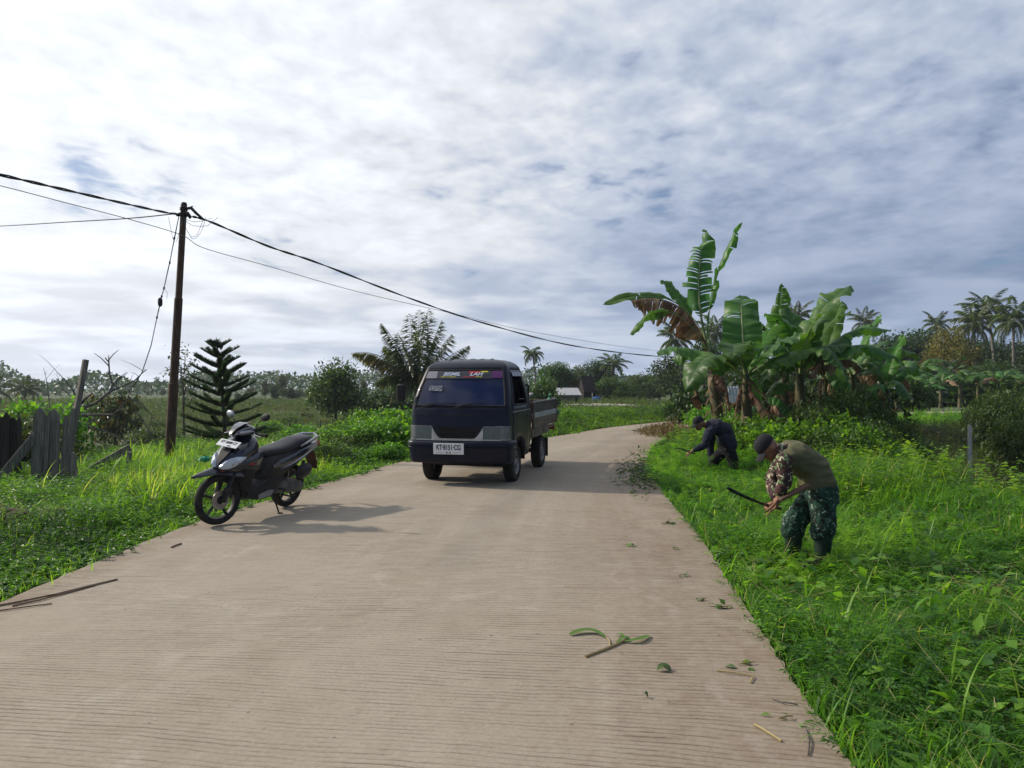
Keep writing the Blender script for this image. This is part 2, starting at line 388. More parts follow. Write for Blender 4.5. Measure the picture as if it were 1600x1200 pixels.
def build_land():
    def axis(neg, pos, fine, n1):
        a = [0.0]; st = fine
        while a[-1] < pos: a.append(a[-1] + st); st = fine if a[-1] < n1 else st * 1.09
        b = [0.0]; st = fine
        while b[-1] > -neg: b.append(b[-1] - st); st = fine if b[-1] > -n1 else st * 1.09
        return np.array(sorted(set(b + a)))
    xs = axis(600, 600, .3, 14); ys = axis(40, 900, .3, 36)
    X, Y = np.meshgrid(xs, ys); nx, ny = len(xs), len(ys)
    x, y = X.ravel(), Y.ravel(); d = road_d(x, y); z = tz(x, y, d)
    i = (np.arange(ny - 1)[:, None] * nx + np.arange(nx - 1)[None]).ravel()
    f = np.stack([i, i + 1, i + nx + 1, i + nx], 1)
    m, nt = newmat('soil_and_turf'); co = objco(nt)
    n1 = noise(nt, co, .35, 6, .6, .5); n2 = noise(nt, co, 2.2, 6, .65); n3 = noise(nt, co, 14, 5, .7)
    green = ramp(nt, n2, [(.3, (.028, .055, .012)), (.55, (.05, .095, .018)), (.75, (.085, .12, .03))])
    brown = ramp(nt, n3, [(.3, (.03, .022, .013)), (.7, (.085, .062, .04))])
    col = mixc(nt, ramp(nt, mth(nt, 'MULTIPLY_ADD', n1, .7, mth(nt, 'MULTIPLY', n2, .3)), [(.40, 1.0), (.52, 0.0)]), green, brown)
    at = nd(nt, 'ShaderNodeAttribute', attribute_name='rnd').outputs['Fac']
    dirt = ramp(nt, n3, [(.3, (.06, .043, .03)), (.7, (.15, .115, .085))])
    col = mixc(nt, mth(nt, 'MULTIPLY', at, ramp(nt, n2, [(.3, .7), (.6, 1.0)])), col, dirt)
    p = nd(nt, 'ShaderNodeBsdfPrincipled', i_Base_Color=col, i_Roughness=.95)
    b = nd(nt, 'ShaderNodeBump', i_Strength=.6, i_Distance=.05, i_Height=n3); nt.links.new(b.outputs[0], p.inputs['Normal'])
    nd(nt, 'ShaderNodeOutputMaterial', i_Surface=p.outputs[0])
    o = npmesh('ground', np.stack([x, y, z], 1), f, np.full(len(f), 4), m, None, 1 - ss(d, .05, .5))
    tag(o, kind='structure')
    # the concrete slab
    n = len(ERL); cols = 14; V = []; uv = []
    along = np.r_[0, np.cumsum(np.linalg.norm(np.diff((ERL + ERR) / 2, axis=0), axis=1))]
    for k in range(n):
        wl = ERL[k]; wr = ERR[k]
        for c in range(cols + 1):
            t = c / cols; q = wl * (1 - t) + wr * t
            V.append((q[0], q[1], float(zr(q[1])) + .018 * (1 - (2 * t - 1) ** 2)))
            uv.append((t, along[k]))
    base = len(V)
    fs = [(k * (cols + 1) + c, k * (cols + 1) + c + 1, (k + 1) * (cols + 1) + c + 1, (k + 1) * (cols + 1) + c) for k in range(n - 1) for c in range(cols)]
    for k in range(n):
        for e, sgn in ((ERL[k], 0), (ERR[k], cols)):
            V.append((e[0], e[1], float(zr(e[1])) - .17)); uv.append((sgn / cols, along[k]))
    for k in range(n - 1):
        fs.append((k * (cols + 1), (k + 1) * (cols + 1), base + 2 * k + 2, base + 2 * k))
        fs.append(((k + 1) * (cols + 1) + cols, k * (cols + 1) + cols, base + 2 * k + 1, base + 2 * k + 3))
    me = bpy.data.meshes.new('road'); me.from_pydata(V, [], fs)
    a = me.attributes.new('across', 'FLOAT', 'POINT'); a.data.foreach_set('value', [u[0] for u in uv])
    a = me.attributes.new('along', 'FLOAT', 'POINT'); a.data.foreach_set('value', [u[1] for u in uv])
    me.update()
    m, nt = newmat('grooved_concrete'); co = objco(nt)
    ac = nd(nt, 'ShaderNodeAttribute', attribute_name='across').outputs['Fac']
    al = nd(nt, 'ShaderNodeAttribute', attribute_name='along').outputs['Fac']
    xa = mth(nt, 'MULTIPLY', ac, 5.2)
    rc = nd(nt, 'ShaderNodeCombineXYZ', i_0=xa, i_1=al).outputs[0]
    wob = noise(nt, mapv(nt, rc, (.6, 1.1, 1)), 1.0, 3, .5); wob2 = noise(nt, mapv(nt, rc, (5, 7, 1)), 1.0, 4, .6)
    ph = mth(nt, 'ADD', al, mth(nt, 'ADD', mth(nt, 'MULTIPLY', wob, .16), mth(nt, 'MULTIPLY', wob2, .03)))
    fr = mth(nt, 'FRACT', mth(nt, 'DIVIDE', ph, .041))
    saw = mth(nt, 'ABSOLUTE', mth(nt, 'SUBTRACT', fr, .5))            # 0 at the groove
    keep = noise(nt, mapv(nt, rc, (2.6, 14, 1)), 1.0, 6, .7)          # grooves come and go
    patch = noise(nt, mapv(nt, rc, (.55, .5, 1), (0, 0, 0), (4, 2, 0)), 1.0, 4, .55, .3)
    stren = mth(nt, 'MULTIPLY', ramp(nt, keep, [(.38, .0), (.62, 1.0)]), ramp(nt, patch, [(.34, .25), (.56, 1.0)]))
    groove = mth(nt, 'MULTIPLY', nd(nt, 'ShaderNodeMapRange', i_Value=saw, interpolation_type='SMOOTHSTEP', i_1=.15, i_2=.03).outputs[0], stren)
    ridge = mth(nt, 'MULTIPLY', nd(nt, 'ShaderNodeMapRange', i_Value=saw, interpolation_type='SMOOTHSTEP', i_1=.2, i_2=.32).outputs[0], stren)
    n1 = noise(nt, co, .45, 5, .6, .4); n2 = noise(nt, co, 3.2, 6, .65); n3 = noise(nt, co, 45, 4, .7); n4 = noise(nt, co, 11, 5, .65)
    col = ramp(nt, n1, [(.33, (.272, .230, .172)), (.5, (.300, .259, .198)), (.66, (.322, .284, .224))])
    col = mixc(nt, ramp(nt, n2, [(.4, 0.0), (.7, .4)]), col, (.37, .325, .26))
    col = mixc(nt, ramp(nt, n4, [(.52, 0.0), (.75, .4)]), col, (.24, .185, .135))
    col = mixc(nt, mth(nt, 'MULTIPLY', ramp(nt, n3, [(.35, .5), (.62, 0.0)]), .6), col, (.17, .13, .10))
    # brown dirt toward the edges
    edge = mth(nt, 'MAXIMUM', nd(nt, 'ShaderNodeMapRange', i_Value=ac, interpolation_type='SMOOTHSTEP', i_1=.62, i_2=.97).outputs[0], nd(nt, 'ShaderNodeMapRange', i_Value=ac, interpolation_type='SMOOTHSTEP', i_1=.10, i_2=.0).outputs[0])
    edm = mth(nt, 'MULTIPLY', edge, ramp(nt, mth(nt, 'MULTIPLY_ADD', n2, .6, mth(nt, 'MULTIPLY', n4, .4)), [(.38, .15), (.6, .95)]))
    col = mixc(nt, mth(nt, 'MULTIPLY', edm, .8), col, (.185, .130, .090))
    # paler dusty streaks along the wheel paths
    tr = noise(nt, mapv(nt, rc, (4.2, .25, 1)), 1.0, 4, .6)
    col = mixc(nt, mth(nt, 'MULTIPLY', ramp(nt, tr, [(.5, 0.0), (.7, .5)]), .35), col, (.42, .37, .30))
    col = mixc(nt, mth(nt, 'MULTIPLY', groove, .60), col, (.075, .055, .040))
    # chalky streaks where the slab has been scraped
    ck = nd(nt, 'ShaderNodeTexVoronoi', feature='DISTANCE_TO_EDGE', i_Scale=.42); nt.links.new(mapv(nt, rc, (1.0, .8, 1), (0, 0, R(25)), (1.7, .3, 0)), ck.inputs['Vector'])
    ckw = mth(nt, 'ADD', ck.outputs['Distance'], mth(nt, 'MULTIPLY_ADD', n4, .05, -.025))
    col = mixc(nt, mth(nt, 'MULTIPLY', ramp(nt, ckw, [(.005, .2), (.014, 0.0)]), ramp(nt, n2, [(.5, 0.0), (.62, 1.0)])), col, (.46, .42, .37))
    # small dark specks: grit and crumbs of soil
    vo = nd(nt, 'ShaderNodeTexVoronoi', feature='F1', i_Scale=9.0); nt.links.new(co, vo.inputs['Vector'])
    spk = mth(nt, 'MULTIPLY', ramp(nt, vo.outputs['Distance'], [(.06, 1.0), (.10, 0.0)]), ramp(nt, n2, [(.5, 0.0), (.6, 1.0)]))
    col = mixc(nt, mth(nt, 'MULTIPLY', spk, .8), col, (.05, .04, .03))
    p = nd(nt, 'ShaderNodeBsdfPrincipled', i_Base_Color=col, i_Roughness=.88)
    p.inputs['Specular IOR Level'].default_value = .25
    h = mth(nt, 'ADD', mth(nt, 'MULTIPLY', groove, -1.0), mth(nt, 'ADD', mth(nt, 'MULTIPLY', ridge, .35), mth(nt, 'ADD', mth(nt, 'MULTIPLY', n3, .35), mth(nt, 'MULTIPLY', n4, .35))))
    b = nd(nt, 'ShaderNodeBump', i_Strength=.8, i_Distance=.008, i_Height=h); nt.links.new(b.outputs[0], p.inputs['Normal'])
    nd(nt, 'ShaderNodeOutputMaterial', i_Surface=p.outputs[0])
    me.materials.append(m); o = bpy.data.objects.new('road', me); C.objects.link(o)
    tag(o, kind='structure')
build_land()
# ---------------------------------------------------------------- plant materials
M = {}
M['bark'] = surf('bark', (.055, .042, .03), (.13, .11, .085), .9, 8, .6, 30, stretch=(1, 1, .25))
M['palm_bark'] = surf('palm_bark', (.10, .09, .075), (.22, .20, .17), .9, 5, .5, 20, stretch=(1, 1, 3))
M['leaf_dark'] = leaf_mat('leaf_dark', [(0, (.014, .034, .010)), (.5, (.028, .062, .014)), (1, (.055, .10, .02))], .28, .45)
M['leaf_mid'] = leaf_mat('leaf_mid', [(0, (.022, .055, .012)), (.5, (.045, .10, .018)), (1, (.09, .15, .028))], .34, .5)
M['leaf_olive'] = leaf_mat('leaf_olive', [(0, (.035, .052, .018)), (.5, (.065, .085, .028)), (1, (.11, .12, .045))], .3, .55)
M['leaf_yellow'] = leaf_mat('leaf_yellow', [(0, (.05, .07, .016)), (.5, (.12, .11, .022)), (1, (.20, .145, .03))], .35, .5)
M['leaf_bronze'] = leaf_mat('leaf_bronze', [(0, (.018, .038, .012)), (.6, (.03, .055, .014)), (.85, (.12, .09, .018)), (1, (.2, .11, .03))], .28, .4)
M['needle'] = leaf_mat('needle', [(0, (.018, .045, .018)), (.6, (.034, .075, .026)), (1, (.075, .12, .04))], .26, .5)
M['frond'] = leaf_mat('frond', [(0, (.03, .06, .016)), (.5, (.065, .11, .026)), (.85, (.12, .15, .045)), (1, (.24, .2, .11))], .34, .36, spec=.5)
M['frond_dry'] = leaf_mat('frond_dry', [(0, (.12, .09, .05)), (1, (.25, .19, .11))], .2, .7)
M['grass'] = leaf_mat('grass', [(0, (.035, .095, .010)), (.35, (.088, .205, .014)), (.72, (.19, .335, .024)), (.9, (.30, .36, .055)), (1, (.36, .30, .13))], .52, .45, 2.0)
M['weed'] = leaf_mat('weed', [(0, (.022, .070, .010)), (.5, (.074, .182, .015)), (1, (.185, .325, .028))], .48, .42, 2.0)
M['weed_dark'] = leaf_mat('weed_dark', [(0, (.018, .046, .010)), (.5, (.042, .088, .016)), (1, (.10, .15, .028))], .32, .5)
M['field'] = leaf_mat('field', [(0, (.022, .045, .010)), (.45, (.05, .085, .016)), (.8, (.09, .125, .026)), (1, (.16, .14, .06))], .35, .5)
M['field_dry'] = leaf_mat('field_dry', [(0, (.06, .045, .022)), (.6, (.12, .09, .04)), (1, (.10, .11, .03))], .25, .7)
M['straw'] = leaf_mat('straw', [(0, (.22, .16, .07)), (.5, (.36, .29, .13)), (1, (.30, .33, .10))], .2, .6)
M['dry_weed'] = leaf_mat('dry_weed', [(0, (.09, .055, .03)), (.5, (.17, .12, .06)), (.8, (.14, .14, .04)), (1, (.08, .13, .03))], .25, .7)
M['banana_leaf'] = leaf_mat('banana_leaf', [(0, (.020, .066, .014)), (.5, (.042, .118, .020)), (.8, (.08, .18, .028)), (1, (.17, .19, .07))], .30, .44, 1.9, spec=.28)
M['banana_dry'] = leaf_mat('banana_dry', [(0, (.05, .028, .018)), (.4, (.13, .07, .038)), (.75, (.22, .145, .085)), (1, (.36, .28, .17))], .22, .8)
M['banana_stem'] = surf('banana_stem', (.05, .06, .02), (.17, .13, .075), .6, 4, .4, 18, stretch=(1, 1, .2), c3=(.05, .035, .022))
M['midrib'] = surf('midrib', (.16, .20, .07), (.25, .28, .12), .5, 5)

# ---------------------------------------------------------------- broadleaf crowns
def crown(blobs, L, W, nclus, per, spread, mats, name='crown', parent=None, droop=.15, detail=False, updir=.45, mi_fn=None):
    """blobs: (centre, radii); leaf clumps sit near each blob's outside, with gaps between them"""
    B = Bulk()
    vol = np.array([b[1][0] * b[1][1] * b[1][2] for b in blobs]) ** .67; vol /= vol.sum()
    for (c, rad), w in zip(blobs, vol):
        k = max(3, int(nclus * w)); u = rvec(k); rr = RNG.uniform(.45, 1.05, k)[:, None] ** .7
        cen = np.array(c) + u * rr * np.array(rad) * RNG.uniform(.85, 1.12, (k, 1))
        n = k * per; cid = np.repeat(np.arange(k), per)
        off = RNG.normal(size=(n, 3)) * spread * RNG.uniform(.6, 1.3, k)[cid][:, None]
        pos = cen[cid] + off
        ax = unit(u[cid] * .6 + rvec(n) * .8 + np.array([0, 0, -droop]))
        nr = unit(rvec(n) * .8 + np.array([0, 0, updir * 2]) + u[cid] * .4)
        sc = RNG.uniform(.65, 1.25, n)
        rnd = np.clip(RNG.uniform(0, 1, k)[cid] * .55 + RNG.uniform(0, .45, n), 0, 1)
        B.put(leaves(pos, ax, nr, L * sc, W * sc, .12, .15, detail), rnd)
    return B.build(name, mats, parent)
def limbs(mb, base, top, r, blobs, n=5, wig=.12):
    base, top = Vector(base), Vector(top); H = (top - base).length
    pts = [base + (top - base) * t + Vector((random.uniform(-1, 1), random.uniform(-1, 1), 0)) * wig * H * .12 * (t > 0) for t in (0, .3, .6, 1)]
    mb.tube([base - Vector((0, 0, .3))] + pts, [r * 1.35, r * 1.15, r * .85, r * .6, r * .3], 8)
    for i in range(n):
        c, rad = blobs[i % len(blobs)]
        e = Vector(c) + Vector((random.uniform(-.6, .6) * rad[0], random.uniform(-.6, .6) * rad[1], random.uniform(-.3, .5) * rad[2]))
        s = base.lerp(top, random.uniform(.25, .85)); m = s.lerp(e, .5) + Vector((0, 0, H * .06))
        mb.tube([s, m, e], [r * .45, r * .3, r * .08], 5)
def tree_kind(name, blobs, trunk_top, r, L, W, nclus, per, spread, mat, trunk_mat='bark', nl=6, **kw):
    o = empty(name); mb = MB(); limbs(mb, (0, 0, 0), trunk_top, r, blobs, nl)
    mb.build('trunk', M[trunk_mat], o); crown(blobs, L, W, nclus, per, spread, M[mat], 'crown', o, **kw)
    return o
def rblobs(n, cz, rxy, rz, br, flat=.8):
    out = []
    for i in range(n):
        a = 2 * pi * i / n + random.uniform(-.5, .5); q = random.uniform(.25, 1)
        out.append(((cos(a) * rxy * q, sin(a) * rxy * q, cz + random.uniform(-1, 1) * rz), (br * random.uniform(.7, 1.25), br * random.uniform(.7, 1.25), br * flat * random.uniform(.7, 1.2))))
    return out
PROTO = {}
def proto(key, fn):
    PROTO[key] = fn(); return PROTO[key]
# far trees are about 8 m tall in their own units
proto('far_round', lambda: tree_kind('broadleaf_tree', rblobs(7, 5.2, 2.0, 1.3, 1.6) + [((0, 0, 6.6), (1.3, 1.3, 1.1))], (0, 0, 4.5), .18, .34, .19, 420, 14, .36, 'leaf_dark'))
proto('far_wide', lambda: tree_kind('broadleaf_tree', rblobs(9, 4.4, 3.0, 1.0, 1.5) + [((.4, 0, 5.8), (1.6, 1.6, 1.0))], (0, 0, 3.6), .2, .35, .2, 450, 14, .38, 'leaf_mid'))
proto('far_tall', lambda: tree_kind('broadleaf_tree', rblobs(8, 5.2, 1.3, 2.2, 1.25, 1.0) + [((0, 0, 7.6), (.8, .8, .9))], (0, 0, 5.5), .16, .32, .15, 420, 14, .32, 'leaf_olive'))
proto('far_loose', lambda: tree_kind('broadleaf_tree', rblobs(10, 4.6, 2.3, 1.8, 1.0), (0, 0, 4.8), .15, .30, .15, 330, 13, .30, 'leaf_mid'))
def bush_kind(mat, n=7, seed=1, L=.16, W=.09, nclus=120, per=14, spread=.16, name='shrub'):
    random.seed(seed); o = empty(name); bl = rblobs(n, .55, .55, .22, .42, .85); mb = MB()
    for i in range(9):
        a = random.uniform(0, 6.28); mb.tube([(0, 0, -.1), (cos(a) * .25, sin(a) * .25, .35), (cos(a) * .6, sin(a) * .6, random.uniform(.6, 1))], [.025, .016, .006], 5)
    mb.build('stem', M['bark'], o); crown(bl, L, W, nclus, per, spread, M[mat], 'foliage', o); return o
proto('bush_a', lambda: bush_kind('weed', 7, 3)); proto('bush_b', lambda: bush_kind('leaf_mid', 6, 5, .2, .12, 100, 13, .18)); proto('bush_c', lambda: bush_kind('weed_dark', 8, 9, .15, .08, 130, 14, .15))
proto('bush_near', lambda: bush_kind('weed_dark', 10, 12, .085, .045, 420, 17, .10))
proto('bush_vine', lambda: bush_kind('weed', 10, 17, .10, .085, 330, 14, .11))
proto('field_bush', lambda: bush_kind('weed_dark', 9, 21, .11, .042, 260, 13, .13))

# ---------------------------------------------------------------- coconut palms
def frond_mesh(length, droop, n=26, leaf=.75, wid=.05, side_droop=.55, dry=0.0, stem=.03, seed=0, twist=0.0, rise=.5):
    """frond along +x from the origin: returns Bulk with rachis (mat 1) and leaflets (mat 0)"""
    rg = np.random.default_rng(seed); t = np.linspace(0, 1, 13)
    ang = rise - droop * t ** 1.35
    step = length / 12; x = np.r_[0, np.cumsum(np.cos(ang[:-1]) * step)]; z = np.r_[0, np.cumsum(np.sin(ang[:-1]) * step)]
    mb = MB(); mb.tube([(a, 0, b) for a, b in zip(x, z)], [stem * (1 - .85 * k) for k in t], 5)
    B = Bulk(); V = np.array(mb.v)
    for i, f in enumerate(mb.f):
        pass
    q = [f for f in mb.f if len(f) == 4]
    B.V.append(V); B.F.append(np.array(q).ravel()); B.S.append(np.full(len(q), 4)); B.r.append(np.full(len(V), .6)); B.mi.append(np.full(len(q), 1)); B.n += len(V)
    s = np.repeat(np.linspace(.16, .985, n), 2) + rg.uniform(-.008, .008, n * 2)
    sg = np.tile([1., -1.], n)
    px = np.interp(s, t, x); pz = np.interp(s, t, z); pa = np.interp(s, t, ang)
    pos = np.stack([px, np.zeros_like(px), pz], 1)
    fw = .35 + .75 * s
    dirv = np.stack([np.cos(pa) * fw, sg * 1.0, np.sin(pa) * fw - side_droop * rg.uniform(.6, 1.3, n * 2)], 1)
    Ls = leaf * np.sin(np.clip(s * 1.05, .12, 1) * pi) ** .55 * rg.uniform(.85, 1.1, n * 2) * (1 - .35 * s)
    up = np.stack([-np.sin(pa), np.zeros_like(pa), np.cos(pa)], 1)
    V1 = leaves(pos, dirv, up, Ls, wid, .1, .28, False)
    B.put(V1, np.clip(rg.uniform(0, .75, n * 2) + dry, 0, 1), 0)
    return B
def palm_kind(key, height, nf, flen, r, n=22, leaf=.7, wid=.07, lean=.25, seed=1, whole=True, droop=1.9, mat='frond', name='coconut_palm'):
    rg = random.Random(seed); o = empty(name); mb = MB()
    pts = [(lean * height * .25 * (k / 6) ** 2, 0, height * k / 6) for k in range(7)]
    mb.tube([(0, 0, -.4)] + pts, [r * 1.5, r * 1.4, r * 1.05, r, r * .95, r * .9, r * .85, r * .8], 8); mb.build('trunk', M['palm_bark'], o)
    top = Vector(pts[-1]); BB = Bulk()
    for i in range(nf):
        az = i * 2.39996 + rg.uniform(-.2, .2); el = 1.25 - 1.65 * (i / nf) + rg.uniform(-.1, .1)
        fb = frond_mesh(flen * rg.uniform(.85, 1.1), droop * rg.uniform(.8, 1.2) * (.75 if el > .6 else 1), n, leaf, wid, .45, 0.25 if i > nf - 4 else 0.0, .035, seed * 100 + i, rise=el)
        Rz = np.array(Matrix.Rotation(az, 3, 'Z'))
        for V in fb.V:
            V[:] = V @ Rz.T + np.array(top)
        if whole:
            for j in range(len(fb.V)): BB.V.append(fb.V[j]); BB.F.append(fb.F[j] + BB.n); BB.S.append(fb.S[j]); BB.r.append(fb.r[j]); BB.mi.append(fb.mi[j])
            BB.n += fb.n
        else: fb.build('frond', [M[mat], M['midrib']], o)
    if whole: BB.build('crown', [M[mat], M['midrib']], o)
    mb = MB()
    for k in range(5):
        a = k * 1.3; mb.ell(top + Vector((cos(a) * r * 1.6, sin(a) * r * 1.6, -.25)), (.14, .14, .17), n=7, m=5)
    mb.build('coconut_bunch', M['leaf_olive'], o)
    return o
proto('palm_tall', lambda: palm_kind('palm_tall', 9.5, 19, 3.3, .15, 30, .85, .06, .3, 2))
proto('palm_mid', lambda: palm_kind('palm_mid', 6.5, 21, 3.4, .16, 30, .9, .06, .15, 5))
proto('palm_low', lambda: palm_kind('palm_low', 2.4, 20, 3.2, .18, 30, .9, .06, .1, 11))
proto('palm_wind', lambda: palm_kind('palm_wind', 9, 18, 3.0, .14, 28, .85, .07, -.4, 8, droop=2.4))
def place(key, label, cat, px, base_py, top_py, Y, hkey, sx=1.0, rz=None, group=None, name=None, sink=.1, mat=None):
    """stand a copy of a plant on the land at depth Y so that it spans from the ground up to top_py"""
    o = copy_tree(PROTO[key]); x = (px - 800) / F * Y; z = gz(x, Y) - sink
    ztop = CAMZ - (top_py - HZ) / F * Y; s = max((ztop - z) / hkey, .05)
    o.location = (x, Y, z); o.scale = (s * sx, s * sx, s); o.rotation_euler = (0, 0, random.uniform(0, 6.28) if rz is None else rz)
    if mat:
        for ch in o.children:
            if ch.name.startswith(('crown', 'foliage')):
                ch.data = ch.data.copy(); ch.data.materials[0] = M[mat]
    tag(o, label, cat, group); return o
HK = dict(palm_low=4.9, far_round=7.9, far_wide=6.9, far_tall=8.6, far_loose=7.0, bush_a=1.2, bush_b=1.2, bush_c=1.2, bush_near=1.25, bush_vine=1.25, field_bush=1.2, palm_tall=11.6, palm_mid=8.6, palm_wind=10.8)
def pl(key, label, cat, px, top, Y, sx=1.0, rz=None, group=None, mat=None, sink=.1): return place(key, label, cat, px, 0, top, Y, HK[key], sx, rz, group, None, sink, mat)
# ---------------------------------------------------------------- trees standing about
random.seed(11)
T = 'tree'; PT = 'palm tree'; g1 = 'far trees left of the road'; g2 = 'trees behind the shed and the far field'; g3 = 'trees of the plantation on the right'
# left, from the edge of the picture to the truck
pl('palm_low', 'palm cut off by the left edge of the picture, only drooping frond tips in view', PT, -20, 578, 72, 1.0, 1.0, g1)
pl('palm_low', 'palm with a full round head above the dark board fence on the far left', PT, 38, 582, 88, 1.0, 2.0, g1)
pl('far_wide', 'blue grey flat topped tree just right of the far left palm', T, 70, 612, 170, 1.0, .3, g1, 'leaf_dark')
pl('far_round', 'low rounded tree on the skyline left of the leaning post', T, 106, 620, 180, 1.5, 1.3, g1)
pl('far_round', 'dark dome shaped tree on the skyline behind the leaning post', T, 132, 624, 190, 1.5, 2.2, g1)
pl('far_wide', 'low hazy tree between the dead branches and the two tiny palms', T, 212, 626, 200, 1.1, .9, g1, 'leaf_dark')
pl('palm_tall', 'left one of two tiny thin palms on the skyline beside the utility pole', PT, 230, 596, 170, .75, .5, 'two tiny palms left of the pole')
pl('palm_tall', 'right one of two tiny thin palms on the skyline beside the utility pole', PT, 246, 588, 175, .75, 2.5, 'two tiny palms left of the pole')
pl('far_round', 'dark rounded tree on the skyline touching the left side of the utility pole', T, 255, 608, 160, 1.0, 3.0, g1)
pl('far_loose', 'faint low tree on the skyline behind the foot of the conifer', T, 300, 618, 150, 1.2, 1.0, g1)
pl('far_loose', 'hazy tree just right of the conifer, shortest of the far row', T, 392, 602, 125, .9, 1.2, g1, 'leaf_olive')
pl('far_tall', 'hazy olive tree behind the blue roof, right of the conifer', T, 414, 594, 120, .95, .4, g1)
pl('far_tall', 'tallest hazy olive tree of the far row between conifer and round tree', T, 440, 586, 118, .9, 2.4, g1)
pl('palm_mid', 'hazy palm in the far row just left of the round dark tree', PT, 466, 606, 112, .9, 1.1, g1)
pl('far_wide', 'low hazy tree at the foot of the far row left of the round dark tree', T, 484, 606, 110, .8, 2.6, g1)
pl('far_tall', 'thin hazy tree showing between the round tree and the coconut fronds', T, 568, 594, 105, .6, .2, g1)
pl('far_wide', 'hazy tree behind the hedge under the left coconut fronds', T, 592, 606, 108, .8, 1.7, g1)
pl('far_round', 'hazy tree behind the hedge close to the coconut trunk', T, 622, 602, 100, .9, 2.7, g1)
# right of the truck
pl('palm_wind', 'thin palm standing alone against the sky right of the truck cab', PT, 838, 538, 82, .95, .6)
pl('bush_b', 'bright bush looking over the truck bed behind the cab', 'bush', 842, 594, 42, .62, .2)
pl('far_round', 'rounded dense tree behind the left end of the grey shed roof', T, 874, 566, 85, 1.35, 1.0, g2, 'leaf_mid')
pl('palm_mid', 'palm half hidden behind the trees above the shed roof', PT, 905, 568, 95, .7, 1.4, g2)
pl('far_loose', 'orange tinged tree in front of the palm above the shed roof', T, 906, 584, 84, .8, 2.0, g2, 'leaf_yellow')
pl('far_tall', 'dark tree between the dark hut roof and the tall palm', T, 934, 563, 84, 1.5, .3, g2, 'leaf_dark')
pl('palm_mid', 'broad palm rising behind the blue tank right of the dark hut', PT, 960, 550, 82, 1.05, 2.2, g2)
pl('far_wide', 'low spreading tree right of the broad palm behind the field', T, 1000, 584, 86, 1.4, 1.5, g2)
pl('far_loose', 'loose leaved tree in the middle of the tree line behind the field', T, 1030, 578, 84, 1.4, .8, g2)
pl('far_wide', 'dark leafy tree behind the left tips of the banana leaves', T, 1062, 556, 70, 1.1, 3.2, g2, 'leaf_dark')
pl('palm_mid', 'palm head with dark bunches hanging just below the browned banana leaf', PT, 1060, 500, 76, .72, 2.9, g2)
pl('palm_mid', 'small palm head between the tall banana stem and its neighbour', PT, 1118, 488, 95, .75, 1.9, g2)
pl('far_round', 'dark tree right behind the stem of the tall banana', T, 1106, 532, 66, .9, 1.3, g2)
pl('far_wide', 'dark tree low behind the banana clump near the white clothing', T, 1160, 560, 62, 1.1, .1, g2, 'leaf_dark')
pl('palm_tall', 'palm head peeping over the middle of the banana clump', PT, 1243, 466, 100, .8, .9, g3)
pl('palm_tall', 'palm head above the right end of the banana clump', PT, 1356, 478, 100, .75, 1.9, g3)
pl('far_wide', 'dark tree behind the right end of the banana clump', T, 1255, 530, 70, 1.1, 2.1, g3, 'leaf_dark')
pl('far_round', 'dark leafy tree on the skyline right of the banana clump', T, 1385, 524, 80, 1.1, 2.6, g3)
pl('palm_tall', 'palm above the dark tree left of the yellow tree', PT, 1458, 484, 100, .75, .2, g3)
pl('far_round', 'dark tree under the palm left of the yellow tree', T, 1440, 516, 96, 1.2, .7, g3)
pl('far_wide', 'dark spreading tree behind the far banana plants left of the yellow tree', T, 1412, 548, 90, .9, 1.7, g3)
pl('far_wide', 'yellow tree on a thin pale trunk in front of the palms', T, 1487, 510, 82, .72, 2.1, None, 'leaf_yellow')
pl('palm_mid', 'leftmost of the three big palms on the right with a pale trunk', PT, 1522, 468, 84, .72, 1.0, g3)
pl('palm_tall', 'tallest palm at the right, middle of the three big ones', PT, 1556, 452, 92, 1.05, 2.5, g3)
pl('palm_mid', 'rightmost big palm with fronds hanging over a pale trunk', PT, 1584, 462, 78, .72, 4.0, g3)
pl('far_round', 'dark tree low between the yellow tree and the three big palms', T, 1548, 532, 96, 1.2, 1.0, g3)
pl('far_wide', 'dark tree at the right edge behind the rightmost palm', T, 1606, 530, 92, 1.0, 1.9, g3, 'leaf_dark')
pl('far_loose', 'low green tree below the yellow tree beside its trunk', T, 1462, 560, 78, .8, 2.9, g3)
pl('far_wide', 'low green tree under the tallest palm at the right', T, 1545, 565, 74, .9, .5, g3)

